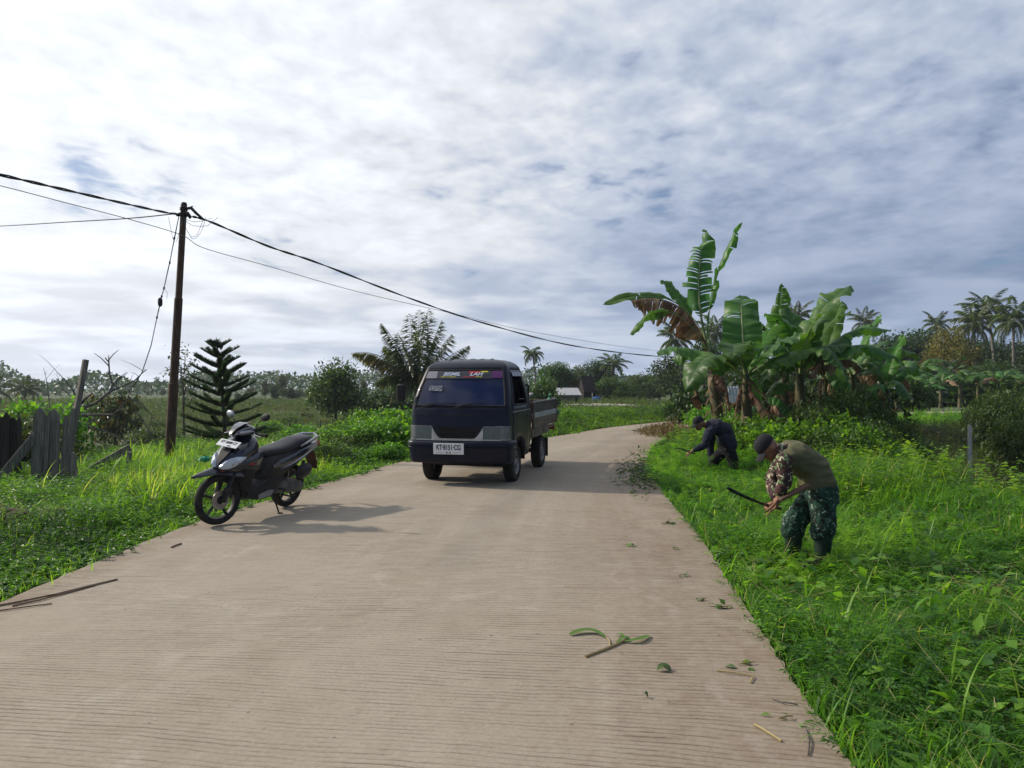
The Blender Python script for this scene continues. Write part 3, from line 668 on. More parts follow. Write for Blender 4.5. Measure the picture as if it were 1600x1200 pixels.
gx = 'low trees filling the line behind the field'
for key, px, top, Y, sx_, lab, mt in (
    ('far_wide', 856, 590, 92, 1.3, 'low tree of the line behind the bright bush', 'leaf_dark'), ('far_round', 892, 584, 90, 1.3, 'low tree of the line behind the shed roof', 'leaf_dark'), ('far_wide', 948, 588, 80, 1.3, 'low tree of the line at the foot of the broad palm', 'leaf_mid'),
    ('far_wide', 976, 596, 78, 1.3, 'low tree of the line right of the blue tank', 'leaf_mid'), ('far_wide', 1015, 598, 76, 1.5, 'low tree of the line nearest the flat sand heap', 'leaf_dark'), ('far_round', 1048, 590, 78, 1.4, 'low tree of the line left of the dark leafy tree', 'leaf_dark'),
    ('far_wide', 1090, 580, 74, 1.2, 'low tree of the line behind the tall banana stem', 'leaf_mid'), ('far_round', 1130, 572, 70, 1.1, 'low tree of the line between the first two banana stems', 'leaf_dark'), ('far_wide', 1200, 560, 74, 1.3, 'low tree of the line behind the middle of the clump', 'leaf_dark'),
    ('far_wide', 1310, 545, 78, 1.3, 'low tree of the line behind the right of the clump', 'leaf_dark'), ('far_round', 1425, 530, 88, 1.2, 'low tree of the line where the clump ends', 'leaf_dark'), ('far_round', 1508, 528, 100, 1.3, 'dark tree of the line behind the yellow tree', 'leaf_dark'), ('far_wide', 1580, 540, 98, 1.3, 'dark tree of the line behind the rightmost big palm', 'leaf_mid'),
    ('far_tall', 428, 600, 104, 1.2, 'olive tree of the line right of the blue roof', 'leaf_dark'), ('far_wide', 455, 604, 100, 1.2, 'low tree of the line left of the round tree', 'leaf_dark'), ('far_round', 372, 614, 110, 1.3, 'low tree of the line hidden behind the conifer branches', 'leaf_dark'), ('far_wide', 500, 600, 95, 1.1, 'low tree of the line behind the round tree', 'leaf_dark')):
    pl(key, lab, T, px, top, Y, sx_, None, gx, mt)

# distant wood that reads as one mass on the horizon
def far_wood():
    B = Bulk(); n = 30000
    az = RNG.uniform(-.85, .85, n); Dm = RNG.uniform(210, 330, n); x = np.sin(az) * Dm; y = np.cos(az) * Dm
    h = (4.2 + 3.6 * np.abs(np.sin(az * 23) * np.sin(az * 9 + 1)) + 1.2 * np.sin(az * 61)) * RNG.uniform(0, 1, n) ** .6
    z = tz(x, y, np.full(n, 60.)) + h
    B.put(leaves(np.stack([x, y, z], 1), rvec(n), rvec(n), RNG.uniform(.7, 1.5, n), RNG.uniform(.5, 1.0, n), .1, .1, False), RNG.uniform(0, 1, n))
    o = B.build('distant_woodland', M['leaf_dark']); tag(o, kind='stuff')
far_wood()

# ---------------------------------------------------------------- conifer left of the scooter: tiers of upswept branches
def conifer():
    Y = 22.0; x = (352 - 800) / F * Y; z0 = gz(x, Y) - .1; ztop = CAMZ - (537 - HZ) / F * Y; H = ztop - z0
    o = empty('tiered_conifer', (x, Y, z0)); tag(o, 'dark conifer with even tiers of upswept branches behind the scooter', 'tree')
    lean = -.24
    mb = MB(); mb.tube([(0, 0, -.3), (-.02, 0, H * .3), (lean * .5, 0, H * .65), (lean, 0, H)], [.06, .055, .04, .012], 8); mb.build('trunk', M['bark'], o)
    rg = random.Random(4); k = 0
    for t in range(10):
        f = .16 + .79 * (t / 9) ** .95; zz = H * f; Lb = 1.36 * (1 - f) ** .64 + .14
        cx = lean * f ** 1.2
        nb = 6
        for b in range(nb):
            az = 2 * pi * b / nb + t * .7 + rg.uniform(-.33, .33); zz = H * f + rg.uniform(-.05, .05); L = Lb * rg.uniform(.78, 1.1)
            up = .13 + .45 * f
            pts = []
            for s in range(8):
                u = s / 7; r_ = L * u
                pts.append(np.array((cx + cos(az) * r_, sin(az) * r_, zz + L * (up * u ** 1.25 - .06 * sin(u * pi) * (1 - f)))))
            pts = np.array(pts); n = int(820 * L + 160); u = RNG.uniform(.08, 1, n); i = np.clip((u * 7).astype(int), 0, 6); fr = (u * 7 - i)[:, None]
            pos = pts[i] * (1 - fr) + pts[i + 1] * fr; tg = unit(pts[i + 1] - pts[i])
            rd = unit(np.cross(tg, rvec(n))); rd[:, 2] = np.abs(rd[:, 2]) * .9 + rd[:, 2] * .1
            Bk = Bulk(); Bk.put(leaves(pos, tg * .75 + rd * .8, rd + rvec(n) * .3, RNG.uniform(.10, .17, n) * (1.1 - .4 * u), .017, .1, -.15, False), RNG.uniform(0, 1, n), 0)
            tb = MB(); tb.tube([tuple(p) for p in pts], [.022 * (1 - .8 * q / 7) for q in range(8)], 5)
            q4 = [q for q in tb.f if len(q) == 4]; V = np.array(tb.v)
            Bk.V.append(V); Bk.F.append(np.array(q4).ravel() + Bk.n); Bk.S.append(np.full(len(q4), 4)); Bk.r.append(np.full(len(V), .3)); Bk.mi.append(np.full(len(q4), 1)); Bk.n += len(V)
            Bk.build('branch', [M['needle'], M['bark']], o)
    n = 120; u = RNG.uniform(.5, 1, n)
    Bk = Bulk(); pos = np.stack([lean * u, np.zeros(n), H * (.86 + .15 * u)], 1); rd = rvec(n); rd[:, 2] = np.abs(rd[:, 2])
    Bk.put(leaves(pos, rd * .7 + np.array([0, 0, .9]), rvec(n), RNG.uniform(.1, .2, n), .022, .1, -.1, False), RNG.uniform(0, 1, n)); Bk.build('top_shoot', M['needle'], o)
conifer()

# ---------------------------------------------------------------- single trees of the left side
def at_ground(px, Y, sink=.1):
    x = (px - 800) / F * Y; return Vector((x, Y, gz(x, Y) - sink))
def round_tree():
    Y = 45.0; p = at_ground(524, Y); random.seed(5); H = CAMZ + (605 - 563) / F * Y - p.z
    bl = [((0, 0, H * .52), (1.35, 1.35, 1.0)), ((-.55, .2, H * .66), (.85, .9, .75)), ((.5, -.2, H * .74), (.8, .8, .75)), ((.15, 0, H * .86), (.55, .6, .45)), ((-.9, 0, H * .42), (.7, .8, .6)), ((.9, .1, H * .46), (.75, .8, .6)), ((0, -.6, H * .33), (.8, .6, .5))]
    o = tree_kind('round_tree', bl, (0, 0, H * .55), .09, .26, .12, 330, 12, .19, 'leaf_dark', nl=8); o.location = p
    for ch in o.children:
        if ch.name.startswith('crown'): ch.data.materials[0] = M['leaf_mid']
    tag(o, 'round dense green tree standing alone in the field left of the coconut palm', 'tree')
round_tree()
def hanging_tree():
    Y = 27.0; p = at_ground(180, Y); random.seed(6); H = CAMZ + (605 - 604) / F * Y - p.z
    bl = [((0, 0, H * .50), (.55, .55, .42)), ((.25, .1, H * .72), (.45, .45, .42)), ((-.4, 0, H * .70), (.35, .4, .34)), ((.12, 0, H * .9), (.25, .25, .22)), ((.42, 0, H * .42), (.4, .4, .35)), ((-.42, 0, H * .38), (.34, .4, .3)), ((.05, 0, H * .22), (.34, .3, .25))]
    o = tree_kind('young_tree', bl, (0, 0, H * .7), .05, .20, .075, 120, 10, .10, 'leaf_bronze', nl=7, droop=1.0, updir=.1); o.location = p
    tag(o, 'small tree with hanging dark leaves and bronze tips behind the bare branches', 'tree')
hanging_tree()
def slender_tree():
    Y = 33.0; p = at_ground(288, Y); random.seed(8); H = CAMZ + (605 - 543) / F * Y - p.z
    bl = [((-.35, 0, H * .93), (.35, .4, .25)), ((.2, 0, H * .84), (.45, .4, .3)), ((-.3, 0, H * .74), (.4, .4, .3)), ((.35, 0, H * .66), (.35, .35, .25)), ((-.15, 0, H * .58), (.45, .4, .3)), ((.2, 0, H * .45), (.5, .4, .3))]
    o = tree_kind('slender_tree', bl, (0, 0, H * .9), .05, .15, .08, 55, 9, .13, 'leaf_olive', nl=9); o.location = p
    tag(o, 'slender thin leaved tree seen on both sides of the utility pole', 'tree')
slender_tree()
def dead_tree():
    Y = 19.0; o = empty('dead_tree', at_ground(128, Y)); tag(o, 'leafless grey tree with crooked bare branches beside the leaning post', 'dead tree')
    w = lambda px, py, dy=0: P(px, py, Y + dy) - o.location
    def br(pts, r0, r1, name='branch'):
        mb = MB(); q = [w(*p) for p in pts]; m = len(q) - 1
        mb.tube(q, [r0 + (r1 - r0) * i / m for i in range(m + 1)], 6)
        for i in range(1, m + 1):
            for _ in range(2):
                a = q[i].lerp(q[i - 1], random.uniform(0, .8)); d = Vector((random.uniform(-1, 1), random.uniform(-.5, .5), random.uniform(-.3, 1))) * random.uniform(.18, .5)
                mb.tube([a, a + d * .5 + Vector((0, 0, .03)), a + d], [r1 * 1.1, r1 * .8, r1 * .4], 4)
        mb.build(name, M['dead_wood'], o)
    random.seed(3)
    br([(128, 745), (126, 700), (122, 655), (124, 632)], .075, .05, 'trunk')
    br([(122, 640), (150, 630), (172, 612), (176, 600), (171, 585), (170, 566), (165, 560)], .04, .014)
    br([(172, 612), (195, 602), (210, 595), (222, 583), (230, 577)], .026, .007)
    br([(124, 650), (150, 648), (176, 648), (186, 640), (200, 622), (206, 600)], .035, .008)
    br([(126, 662), (140, 668), (160, 672), (200, 690), (216, 690)], .03, .008)
    br([(124, 634), (112, 606), (100, 592), (88, 580)], .022, .006)
    br([(112, 620), (98, 608), (90, 592)], .014, .005)
    br([(78, 640), (74, 600), (68, 575)], .014, .005)
    br([(210, 640), (225, 660), (240, 685), (252, 700)], .02, .006)
    br([(200, 622), (222, 630), (238, 650), (230, 690)], .02, .006)
    br([(205, 690), (180, 700), (150, 690), (135, 678)], .022, .008)
M['dead_wood'] = surf('dead_wood', (.07, .06, .055), (.17, .15, .135), .9, 9, .4, 40)
dead_tree()
def hedge():
    Y = 48.0; p = at_ground(592, Y); o = empty('clipped_hedge', p); random.seed(2)
    bl = [(((i - 3.5) * .48, 0, 1.5 + random.uniform(-.1, .1)), (.5, .6, .5)) for i in range(9)] + [(((i - 3.5) * .48, 0, .7), (.5, .6, .6)) for i in range(9)]
    mb = MB()
    for i in range(9): mb.tube([((i - 3.5) * .48, 0, -.2), ((i - 3.5) * .48, 0, 1.4)], .04, 5)
    mb.build('stem', M['bark'], o); crown(bl, .2, .12, 260, 12, .16, M['leaf_dark'], 'foliage', o)
    tag(o, 'dark long hedge behind the bright shrubs left of the truck', 'hedge')
hedge()
# ---------------------------------------------------------------- coconut palm behind the truck: fronds laid out as in the photo
def coconut():
    Y = 36.0; p = at_ground(655, Y); o = empty('coconut_palm', p); tag(o, 'young coconut palm with long drooping fronds directly behind the truck cab', 'palm tree')
    hub = P(652, 606, Y) - p
    mb = MB(); mb.tube([(0, 0, -.3), (0, 0, hub.z * .5), hub], [.24, .2, .16], 10); mb.build('trunk', M['palm_bark'], o)
    # tip (px, py), depth offset, sag
    tips = [(549, 552, -.8, 1.15), (566, 560, .8, .9), (596, 505, -.3, .55), (622, 520, -1.0, .35), (655, 484, .2, .12), (670, 482, -.5, .12), (690, 500, .5, .2), (706, 522, -.6, .35), (733, 540, .2, .5),
            (640, 490, 1.0, .15), (585, 600, -1.2, 1.0), (610, 625, -1.3, 1.0), (690, 570, -2.0, .8), (600, 540, 1.6, .6), (662, 500, -1.3, .25)]
    for k, (px, py, dy, sag) in enumerate(tips):
        tip = P(px, py, Y + dy) - p; c = hub.lerp(tip, .5) + Vector((0, 0, sag))
        n = 62; t = np.linspace(0, 1, 14); H = np.array(hub); Cc = np.array(c); Tt = np.array(tip)
        path = ((1 - t) ** 2)[:, None] * H + (2 * t * (1 - t))[:, None] * Cc + (t ** 2)[:, None] * Tt
        Lf = np.linalg.norm(np.diff(path, axis=0), axis=1).sum()
        mb = MB(); mb.tube([tuple(q) for q in path], [.04 * (1 - .88 * u) for u in t], 5)
        B = Bulk(); q4 = [f for f in mb.f if len(f) == 4]; V = np.array(mb.v)
        B.V.append(V); B.F.append(np.array(q4).ravel()); B.S.append(np.full(len(q4), 4)); B.r.append(np.full(len(V), .7)); B.mi.append(np.full(len(q4), 1)); B.n += len(V)
        s = np.repeat(np.linspace(.14, .99, n), 2) + RNG.uniform(-.006, .006, 2 * n); sg = np.tile([1., -1.], n)
        pos = np.stack([np.interp(s, t, path[:, i]) for i in range(3)], 1)
        tg = unit(np.stack([np.interp(s, t[:-1] + .5 / 13, np.diff(path, axis=0)[:, i]) for i in range(3)], 1))
        side = unit(np.cross(tg, np.array([0, 0, 1.0]) + tg * .01)) * sg[:, None]; up = np.cross(side, tg) * sg[:, None]
        d = tg * (.45 + .5 * s)[:, None] + side * .75 + np.array([0, 0, -1.0]) * RNG.uniform(.5, 1.35, 2 * n)[:, None]
        Ls = .92 * np.sin(np.clip(s * 1.02, .15, 1) * pi) ** .5 * RNG.uniform(.85, 1.1, 2 * n) * (1 - .3 * s) + .08
        dry = .35 if k in (0, 1, 11, 12) else 0
        B.put(leaves(pos, d, up, Ls, .036, .1, .25, False), np.clip(RNG.uniform(.15, .95, 2 * n) + dry, 0, 1), 0)
        B.build('frond', [M['frond'], M['midrib']], o)
coconut()
# ---------------------------------------------------------------- ground cover
def pn(x, y, f=1.0, s=0.0):
    """cheap smooth patch noise in 0..1"""
    v = np.sin(x * 1.7 * f + 1.3 * np.sin(y * .9 * f + s) + s) + np.sin(y * 2.1 * f + 1.1 * np.sin(x * 1.3 * f + 2 * s) + 2.2 * s) + .6 * np.sin((x + y) * 3.7 * f + s * 3) + .5 * np.sin((x - 1.4 * y) * 5.3 * f + s)
    return np.clip(.5 + v / 5.2, 0, 1)
def sample(x0, x1, y0, y1, dens, side, dmin, dmax, keep=None, fov=True):
    n = int((x1 - x0) * (y1 - y0) * dens); x = RNG.uniform(x0, x1, n); y = RNG.uniform(y0, y1, n)
    if fov:
        k = (np.abs(x) < .78 * y + 2.2); x, y = x[k], y[k]
    d = road_d(x, y); L = is_left(x, y)
    k = (d > dmin) & (d < dmax) & (L if side == 'L' else ~L if side == 'R' else True)
    if keep is not None: k &= RNG.uniform(0, 1, len(x)) < keep(x, y, d)
    x, y, d = x[k], y[k], d[k]
    return x, y, d, np.where(d < .02, zr(y) + .002, tz(x, y, d))
def sprigs(B, x, y, z, L, lean, K, lL, lW, rnd, stemw=.004, horiz=.7, mi=0, pair=False, start=.25, lift=.25):
    n = len(x)
    if n == 0: return
    yaw = RNG.uniform(0, 2 * pi, n); d = np.stack([np.cos(yaw), np.sin(yaw), np.zeros(n)], 1)
    base = np.stack([x, y, z], 1); L = np.broadcast_to(L, (n,)); lean = np.broadcast_to(lean, (n,)) * RNG.uniform(.6, 1.4, n)
    B.put(blades(base, yaw, L, np.full(n, stemw), lean * .6, lean * .8, 3), np.clip(rnd + .1, 0, 1), mi)
    t = np.repeat(np.linspace(start, 1.0, K)[None], n, 0).ravel() if not pair else np.repeat(np.repeat(np.linspace(start, 1.0, K // 2), 2)[None], n, 0).ravel()
    k = np.repeat(np.arange(n), K); m = len(k)
    ang = lean[k] * (.6 + .4 * t)
    pos = base[k] + d[k] * (np.sin(ang) * L[k] * t)[:, None] + np.array([0, 0, 1.0]) * (np.cos(ang) * L[k] * t)[:, None]
    sd_ = np.stack([-d[k][:, 1], d[k][:, 0], np.zeros(m)], 1)
    if pair:
        sg = np.tile([1., -1.], m // 2)[:, None]; ax = sd_ * sg + d[k] * .35 + np.array([0, 0, .12])
        sc = np.sin(np.clip(t, .15, .97) * pi) ** .5
    else:
        a2 = RNG.uniform(0, 2 * pi, m)[:, None]; ax = d[k] * np.cos(a2) + sd_ * np.sin(a2) + np.array([0, 0, 1.0]) * RNG.uniform(-.1, .8, m)[:, None] * lift * 2
        sc = RNG.uniform(.7, 1.2, m)
    nr = np.array([0, 0, 1.0]) + rvec(m) * (.25 if pair else .5)
    lLv = np.broadcast_to(lL, (n,))[k] * sc; lWv = np.broadcast_to(lW, (n,))[k] * sc
    B.put(leaves(pos, ax, nr, lLv, lWv, .1, .2, False), np.clip(rnd[k] + RNG.uniform(-.12, .12, m), 0, 1), mi)
def grassblades(B, x, y, z, L, W, rnd, lean=.35, curl=1.2, seg=4, mi=0):
    n = len(x)
    if n == 0: return
    B.put(blades(np.stack([x, y, z], 1), RNG.uniform(0, 2 * pi, n), L * RNG.uniform(.55, 1.25, n), W * RNG.uniform(.7, 1.3, n), np.abs(RNG.normal(0, lean, n)), RNG.uniform(.2, 1, n) * curl, seg), rnd, mi)

def NEARM(x, y): return 1 - .85 * np.exp(-((x - 2.62) / .75) ** 4 - ((y - 6.45) / 1.05) ** 4) - .72 * np.exp(-((x - 3.6) / .8) ** 4 - ((y - 12.9) / 1.5) ** 4)
def right_verge():
    B = Bulk()
    bands = [(1.2, 6, 1300, 260, 210, .0), (6, 10, 850, 190, 230, .15), (10, 15, 420, 120, 130, .3), (15, 22, 170, 55, 55, .6), (22, 36, 70, 22, 20, 1.0)]
    for y0, y1, nb, ns, nf, far in bands:
        xm = .78 * y1 + 2.2; k = 1 + far * 1.3
        # long blades, in tufts
        x, y, d, z = sample(.6, xm, y0, y1, nb, 'R', -.02, 6.2, lambda x, y, d: (.25 + .75 * (pn(x, y, 2.2, 1) > .45)) * ss(d + .6 * pn(x, y, 1.5, 2), 5.3, 4.4))
        h = (.07 + .22 * pn(x, y, 1.1, 4)) * (.55 + .9 * pn(x, y, .6, 8)) * (1 - .35 * ss(d, .6, 0)); tall = ss(y, 8.5, 13) * ss(d, .2, .8); h = h * NEARM(x, y)
        h = h * (1 + .7 * tall)
        rnd = np.clip(.02 - .10 * ss(y, 6.5, 4.5) + .62 * pn(x, y, .8, 2) + RNG.uniform(-.22, .25, len(x)), 0, .93); rnd = np.where(RNG.uniform(0, 1, len(x)) < .05, 1, rnd)
        grassblades(B, x, y, z - .01, h * 1.5, (.006 + .008 * pn(x, y, 2.7, 5)) * k, rnd, .5, 1.6, 4 if y0 < 10 else 3)
        # leafy weeds
        x, y, d, z = sample(.6, xm, y0, y1, ns, 'R', .02, 6.4, lambda x, y, d: (.3 + .7 * pn(x, y, 1.6, 7)) * ss(d + .6 * pn(x, y, 1.5, 2), 5.4, 4.4))
        h = (.07 + .22 * pn(x, y, 1.0, 5) + .14 * ss(y, 8.5, 13) * ss(d, .3, 1)) * (.55 + .9 * pn(x, y, .6, 8)) * NEARM(x, y)
        sprigs(B, x, y, z, h * RNG.uniform(.7, 1.3, len(x)), .5, 9 if far < .5 else 7, .048 * k, .024 * k, np.clip(-.05 - .12 * ss(y, 6.5, 4.5) + .8 * pn(x, y, 1.2, 3) + RNG.uniform(-.2, .2, len(x)), 0, 1), .004 * k, mi=1)
        # feathery low leaves
        x, y, d, z = sample(.6, xm, y0, y1, nf, 'R', .02, 6.2, lambda x, y, d: (.2 + .8 * (pn(x, y, .9, 11) > .4)) * ss(d + .6 * pn(x, y, 1.5, 2), 5.3, 4.4))
        h = .16 + .14 * pn(x, y, 1.3, 6)
        sprigs(B, x, y, z + RNG.uniform(0, .12, len(x)) * (1 + ss(y, 8.5, 13)) * NEARM(x, y), h * 1.1, 1.15, 18 if far < .5 else 12, .045 * k, .011 * k, np.clip(.08 - .12 * ss(y, 6.5, 4.5) + .72 * pn(x, y, .9, 3) + RNG.uniform(-.2, .2, len(x)), 0, 1), .003 * k, mi=1, pair=True, start=.15)
    # cut stalks lying about
    x, y, d, z = sample(.6, 7, 2.2, 9, 42, 'R', .1, 5)
    n = len(x); B.put(blades(np.stack([x, y, z + RNG.uniform(.06, .2, n)], 1), RNG.uniform(0, 6.28, n), RNG.uniform(.15, .5, n), np.full(n, .006), RNG.uniform(1.2, 1.7, n), RNG.uniform(-.3, .3, n), 3), RNG.uniform(0, 1, n), 2)
    # coarse long blades, half of them flattened
    x, y, d, z = sample(.6, 8, 2.2, 10, 75, 'R', .05, 6.5, lambda x, y, d: .15 + .85 * (pn(x, y, 1.4, 13) > .52))
    n = len(x); flat = RNG.uniform(0, 1, n) < .5
    B.put(blades(np.stack([x, y, z + .03], 1), RNG.uniform(0, 6.28, n), RNG.uniform(.22, .55, n) * (.5 + .5 * NEARM(x, y)), RNG.uniform(.010, .024, n), np.where(flat, RNG.uniform(.8, 1.4, n), RNG.uniform(.1, .6, n)), RNG.uniform(.4, 1.6, n), 6), np.clip(RNG.normal(.5, .2, n), 0, .92), 0)
    # a few broad leaves among the grass
    x, y, d, z = sample(.6, 7, 2.2, 10, 55, 'R', .05, 6)
    n = len(x); B.put(leaves(np.stack([x, y, z + RNG.uniform(.08, .2, n)], 1), rvec(n) * np.array([1, 1, .4]), np.array([0, 0, 1.]) + rvec(n) * .5, RNG.uniform(.09, .17, n), RNG.uniform(.05, .085, n), .1, .2, True), RNG.uniform(.2, .9, n), 1)
    o = B.build('verge_grass', [M['grass'], M['weed'], M['straw']]); tag(o, kind='stuff')
right_verge()

def left_verge():
    B = Bulk()
    bands = [(2.0, 9, 900, 520, .0), (9, 14, 420, 260, .2), (14, 21, 170, 110, .55), (21, 34, 60, 34, 1.0)]
    for y0, y1, nb, ns, far in bands:
        k = 1 + far * 1.3
        x, y, d, z = sample(-.78 * y1 - 2.2, 4, y0, y1, nb, 'L', -.16, 9, lambda x, y, d: (.2 + .8 * (pn(x, y, 1.7, 1) > .4)) * (.35 + .65 * ss(y, 7, 10)) * np.where(d < .08, .35 * (pn(x, y, 1.9, 4) > .5), 1))
        h = (.10 + .26 * ss(d, .3, 1.6)) * (1 - .5 * ss(x, -5.5, -7) * ss(y, 14, 12.5)) * (.6 + .6 * pn(x, y, 1.1, 3)) * (1 - .4 * ss(d, 5, 8))
        rnd = np.clip(.26 + .52 * pn(x, y, .7, 2) + RNG.uniform(-.25, .3, len(x)), 0, 1)
        grassblades(B, x, y, z - .01, h * 1.35, .008 * k + .002, rnd, .4, 1.4, 4 if y0 < 10 else 3)
        x, y, d, z = sample(-.78 * y1 - 2.2, 4, y0, y1, ns, 'L', -.14, 9, lambda x, y, d: (.35 + .65 * pn(x, y, 1.6, 7)) * np.where(d < .10, .4 * (pn(x, y, 1.5, 2) > .48), 1))
        h = (.05 + .24 * ss(d, .15, 1.3)) * (.7 + .6 * pn(x, y, 1.2, 5))
        sprigs(B, x, y, z, h * RNG.uniform(.7, 1.3, len(x)), .55, 10 if far < .5 else 8, .05 * k, .028 * k, np.clip(-.12 + .75 * pn(x, y, 1.1, 3) + .2 * ss(y, 8, 10) + RNG.uniform(-.2, .2, len(x)), 0, 1), .004 * k, mi=1)
    # tall pale reed grass tufts by the pole and the boards
    x, y, d, z = sample(-12, -3.6, 9.5, 18, 2.4, 'L', .9, 6.0, lambda x, y, d: 1 - .8 * (x < -6.3) * (y < 13.5))
    for i in range(len(x)):
        n = random.randint(6, 16); a = RNG.normal(0, .06, (n, 2))
        B.put(blades(np.stack([x[i] + a[:, 0], y[i] + a[:, 1], np.full(n, z[i])], 1), RNG.uniform(0, 6.28, n), RNG.uniform(.35, .85, n), RNG.uniform(.012, .024, n), np.abs(RNG.normal(0, .25, n)), RNG.uniform(.7, 2.1, n), 6), RNG.uniform(.45, .95, n), 0)
    o = B.build('roadside_grass', [M['grass'], M['weed']]); tag(o, kind='stuff')
left_verge()

def far_bank():
    """weeds on the outer side of the bend"""
    B = Bulk()
    x, y, d, z = sample(-4, 14, 19, 44, 60, 'L', .1, 7, lambda x, y, d: .3 + .7 * pn(x, y, .8, 3))
    h = (.12 + .32 * ss(d, .3, 2.0)) * (.6 + .8 * pn(x, y, .7, 5))
    sprigs(B, x, y, z, h * RNG.uniform(.8, 1.4, len(x)), .5, 9, .11, .062, np.clip(-.12 + .75 * pn(x, y, .8, 3) + RNG.uniform(-.2, .2, len(x)), 0, 1), .008, mi=1)
    x, y, d, z = sample(-4, 16, 19, 46, 70, 'L', .05, 9)
    grassblades(B, x, y, z, .30, .02, np.clip(.02 + .4 * pn(x, y, .6, 1) + RNG.uniform(-.2, .3, len(x)), 0, 1), .4, 1.3, 3)
    o = B.build('bank_weeds', [M['grass'], M['weed']]); tag(o, kind='stuff')
far_bank()

def fields():
    B = Bulk()
    # open field on the left
    for y0, y1, n, sz in ((16, 34, 26, .10), (34, 60, 9, .2), (60, 110, 3.2, .38)):
        x, y, d, z = sample(-.78 * y1 - 2.5, 14, y0, y1, n, 'L', 5, 200, lambda x, y, d: .25 + .75 * (pn(x * .4, y * 1.2, .35, 2) > .42))
        m = len(x); rnd = np.clip(.2 + .55 * pn(x * .35, y, .3, 4) + RNG.uniform(-.2, .25, m), 0, 1)
        h = sz * (1.2 + 1.6 * pn(x, y, .3, 8))
        sprigs(B, x, y, z - .02, h, .7, 8, sz * .75, sz * .3, rnd, sz * .05, mi=1)
        x, y, d, z = sample(-.78 * y1 - 2.5, 14, y0, y1, n * 1.6, 'L', 4, 200)
        m = len(x); dr = (pn(x * .35, y * 1.4, .3, 6) > .58); rn = np.clip(.25 + .5 * pn(x * .3, y, .3, 1) + RNG.uniform(-.2, .25, m), 0, 1)
        for q, mi in ((dr, 2), (~dr, 0)): grassblades(B, x[q], y[q], z[q], sz * 2.0, sz * .16, rn[q], .45, 1.0, 3, mi=mi)
    o = B.build('field_grass', [M['field'], M['field'], M['field_dry']]); tag(o, kind='stuff')
    B = Bulk()
    # rough low ground behind the right verge: dull and brown, greener further off
    for y0, y1, n, sz in ((4, 18, 70, .075), (18, 32, 34, .11), (32, 60, 12, .2), (60, 105, 3.5, .36)):
        x, y, d, z = sample(2, .78 * y1 + 3, y0, y1, n, 'R', 4.5, 200)
        m = len(x); rnd = np.clip(.1 + .6 * pn(x * .5, y, .35, 4) + RNG.uniform(-.2, .25, m), 0, 1)
        dry = (pn(x, y, .35, 9) > .55) | ((y < 19) & (RNG.uniform(0, 1, m) < .35))
        h = sz * (2.2 + 2.2 * pn(x, y, .5, 8))
        k = ~dry
        sprigs(B, x[k], y[k], z[k] - .02, h[k], .6, 9, sz * .8, sz * .3, rnd[k], sz * .05, mi=0)
        sprigs(B, x[dry], y[dry], z[dry] - .02, h[dry] * .7, .7, 8, sz * .8, sz * .22, rnd[dry], sz * .05, mi=1)
        x, y, d, z = sample(2, .78 * y1 + 3, y0, y1, n * 1.5, 'R', 4.5, 200)
        m = len(x); grassblades(B, x, y, z, sz * 3.4, sz * .12, np.clip(.1 + .4 * pn(x * .5, y, .3, 1) + RNG.uniform(-.2, .25, m), 0, 1), .4, 1.0, 3, mi=2)
    o = B.build('rough_growth', [M['field'], M['dry_weed'], M['field']]); tag(o, kind='stuff')
fields()

# heap of cut weeds where the far man works, and scraps strewn on the slab beside it
def cut_heap():
    B = Bulk(); n = 1500
    c = G(1056, 690); a = RNG.uniform(0, 6.28, n); r = RNG.uniform(0, 1, n) ** .6
    x = c.x + np.cos(a) * r * 1.0; y = c.y + 1.0 + np.sin(a) * r * 2.0; d = road_d(x, y); z = np.maximum(tz(x, y, d), zr(y) - .1) + .42 * (1 - r ** 1.5) * RNG.uniform(.15, 1, n) + .02
    B.put(leaves(np.stack([x, y, z], 1), rvec(n), rvec(n) + np.array([0, 0, .8]), RNG.uniform(.07, .2, n), RNG.uniform(.03, .07, n), .1, .2, False), RNG.uniform(0, .85, n), 0)
    m = 500; k = RNG.integers(0, n, m)
    B.put(blades(np.stack([x[k], y[k], z[k]], 1), RNG.uniform(0, 6.28, m), RNG.uniform(.2, .6, m), np.full(m, .012), RNG.uniform(.6, 1.6, m), RNG.uniform(-.4, .6, m), 3), RNG.uniform(0, .7, m), 0)
    o = B.build('cut_weed_heap', [M['dry_weed'], M['weed_dark']]); tag(o, kind='stuff')
    B = Bulk(); n = 620
    px = 1022 - np.abs(RNG.normal(0, 26, n)); py = RNG.normal(738, 14, n)
    k = (py > 690) & (px > 955); pts = [RP(a, b) for a, b in zip(px[k], py[k])]
    q = np.array([tuple(p) for p in pts]); n = len(q); q[:, 2] += RNG.uniform(.02, .06, n)
    B.put(leaves(q, rvec(n) * np.array([1, 1, .25]), np.array([0, 0, 1.]) + rvec(n) * .5, RNG.uniform(.05, .15, n), RNG.uniform(.02, .045, n), .1, .15, False), RNG.uniform(0, .8, n), 0)
    o = B.build('cut_weed_scraps', [M['weed_dark']]); tag(o, kind='stuff')
cut_heap()

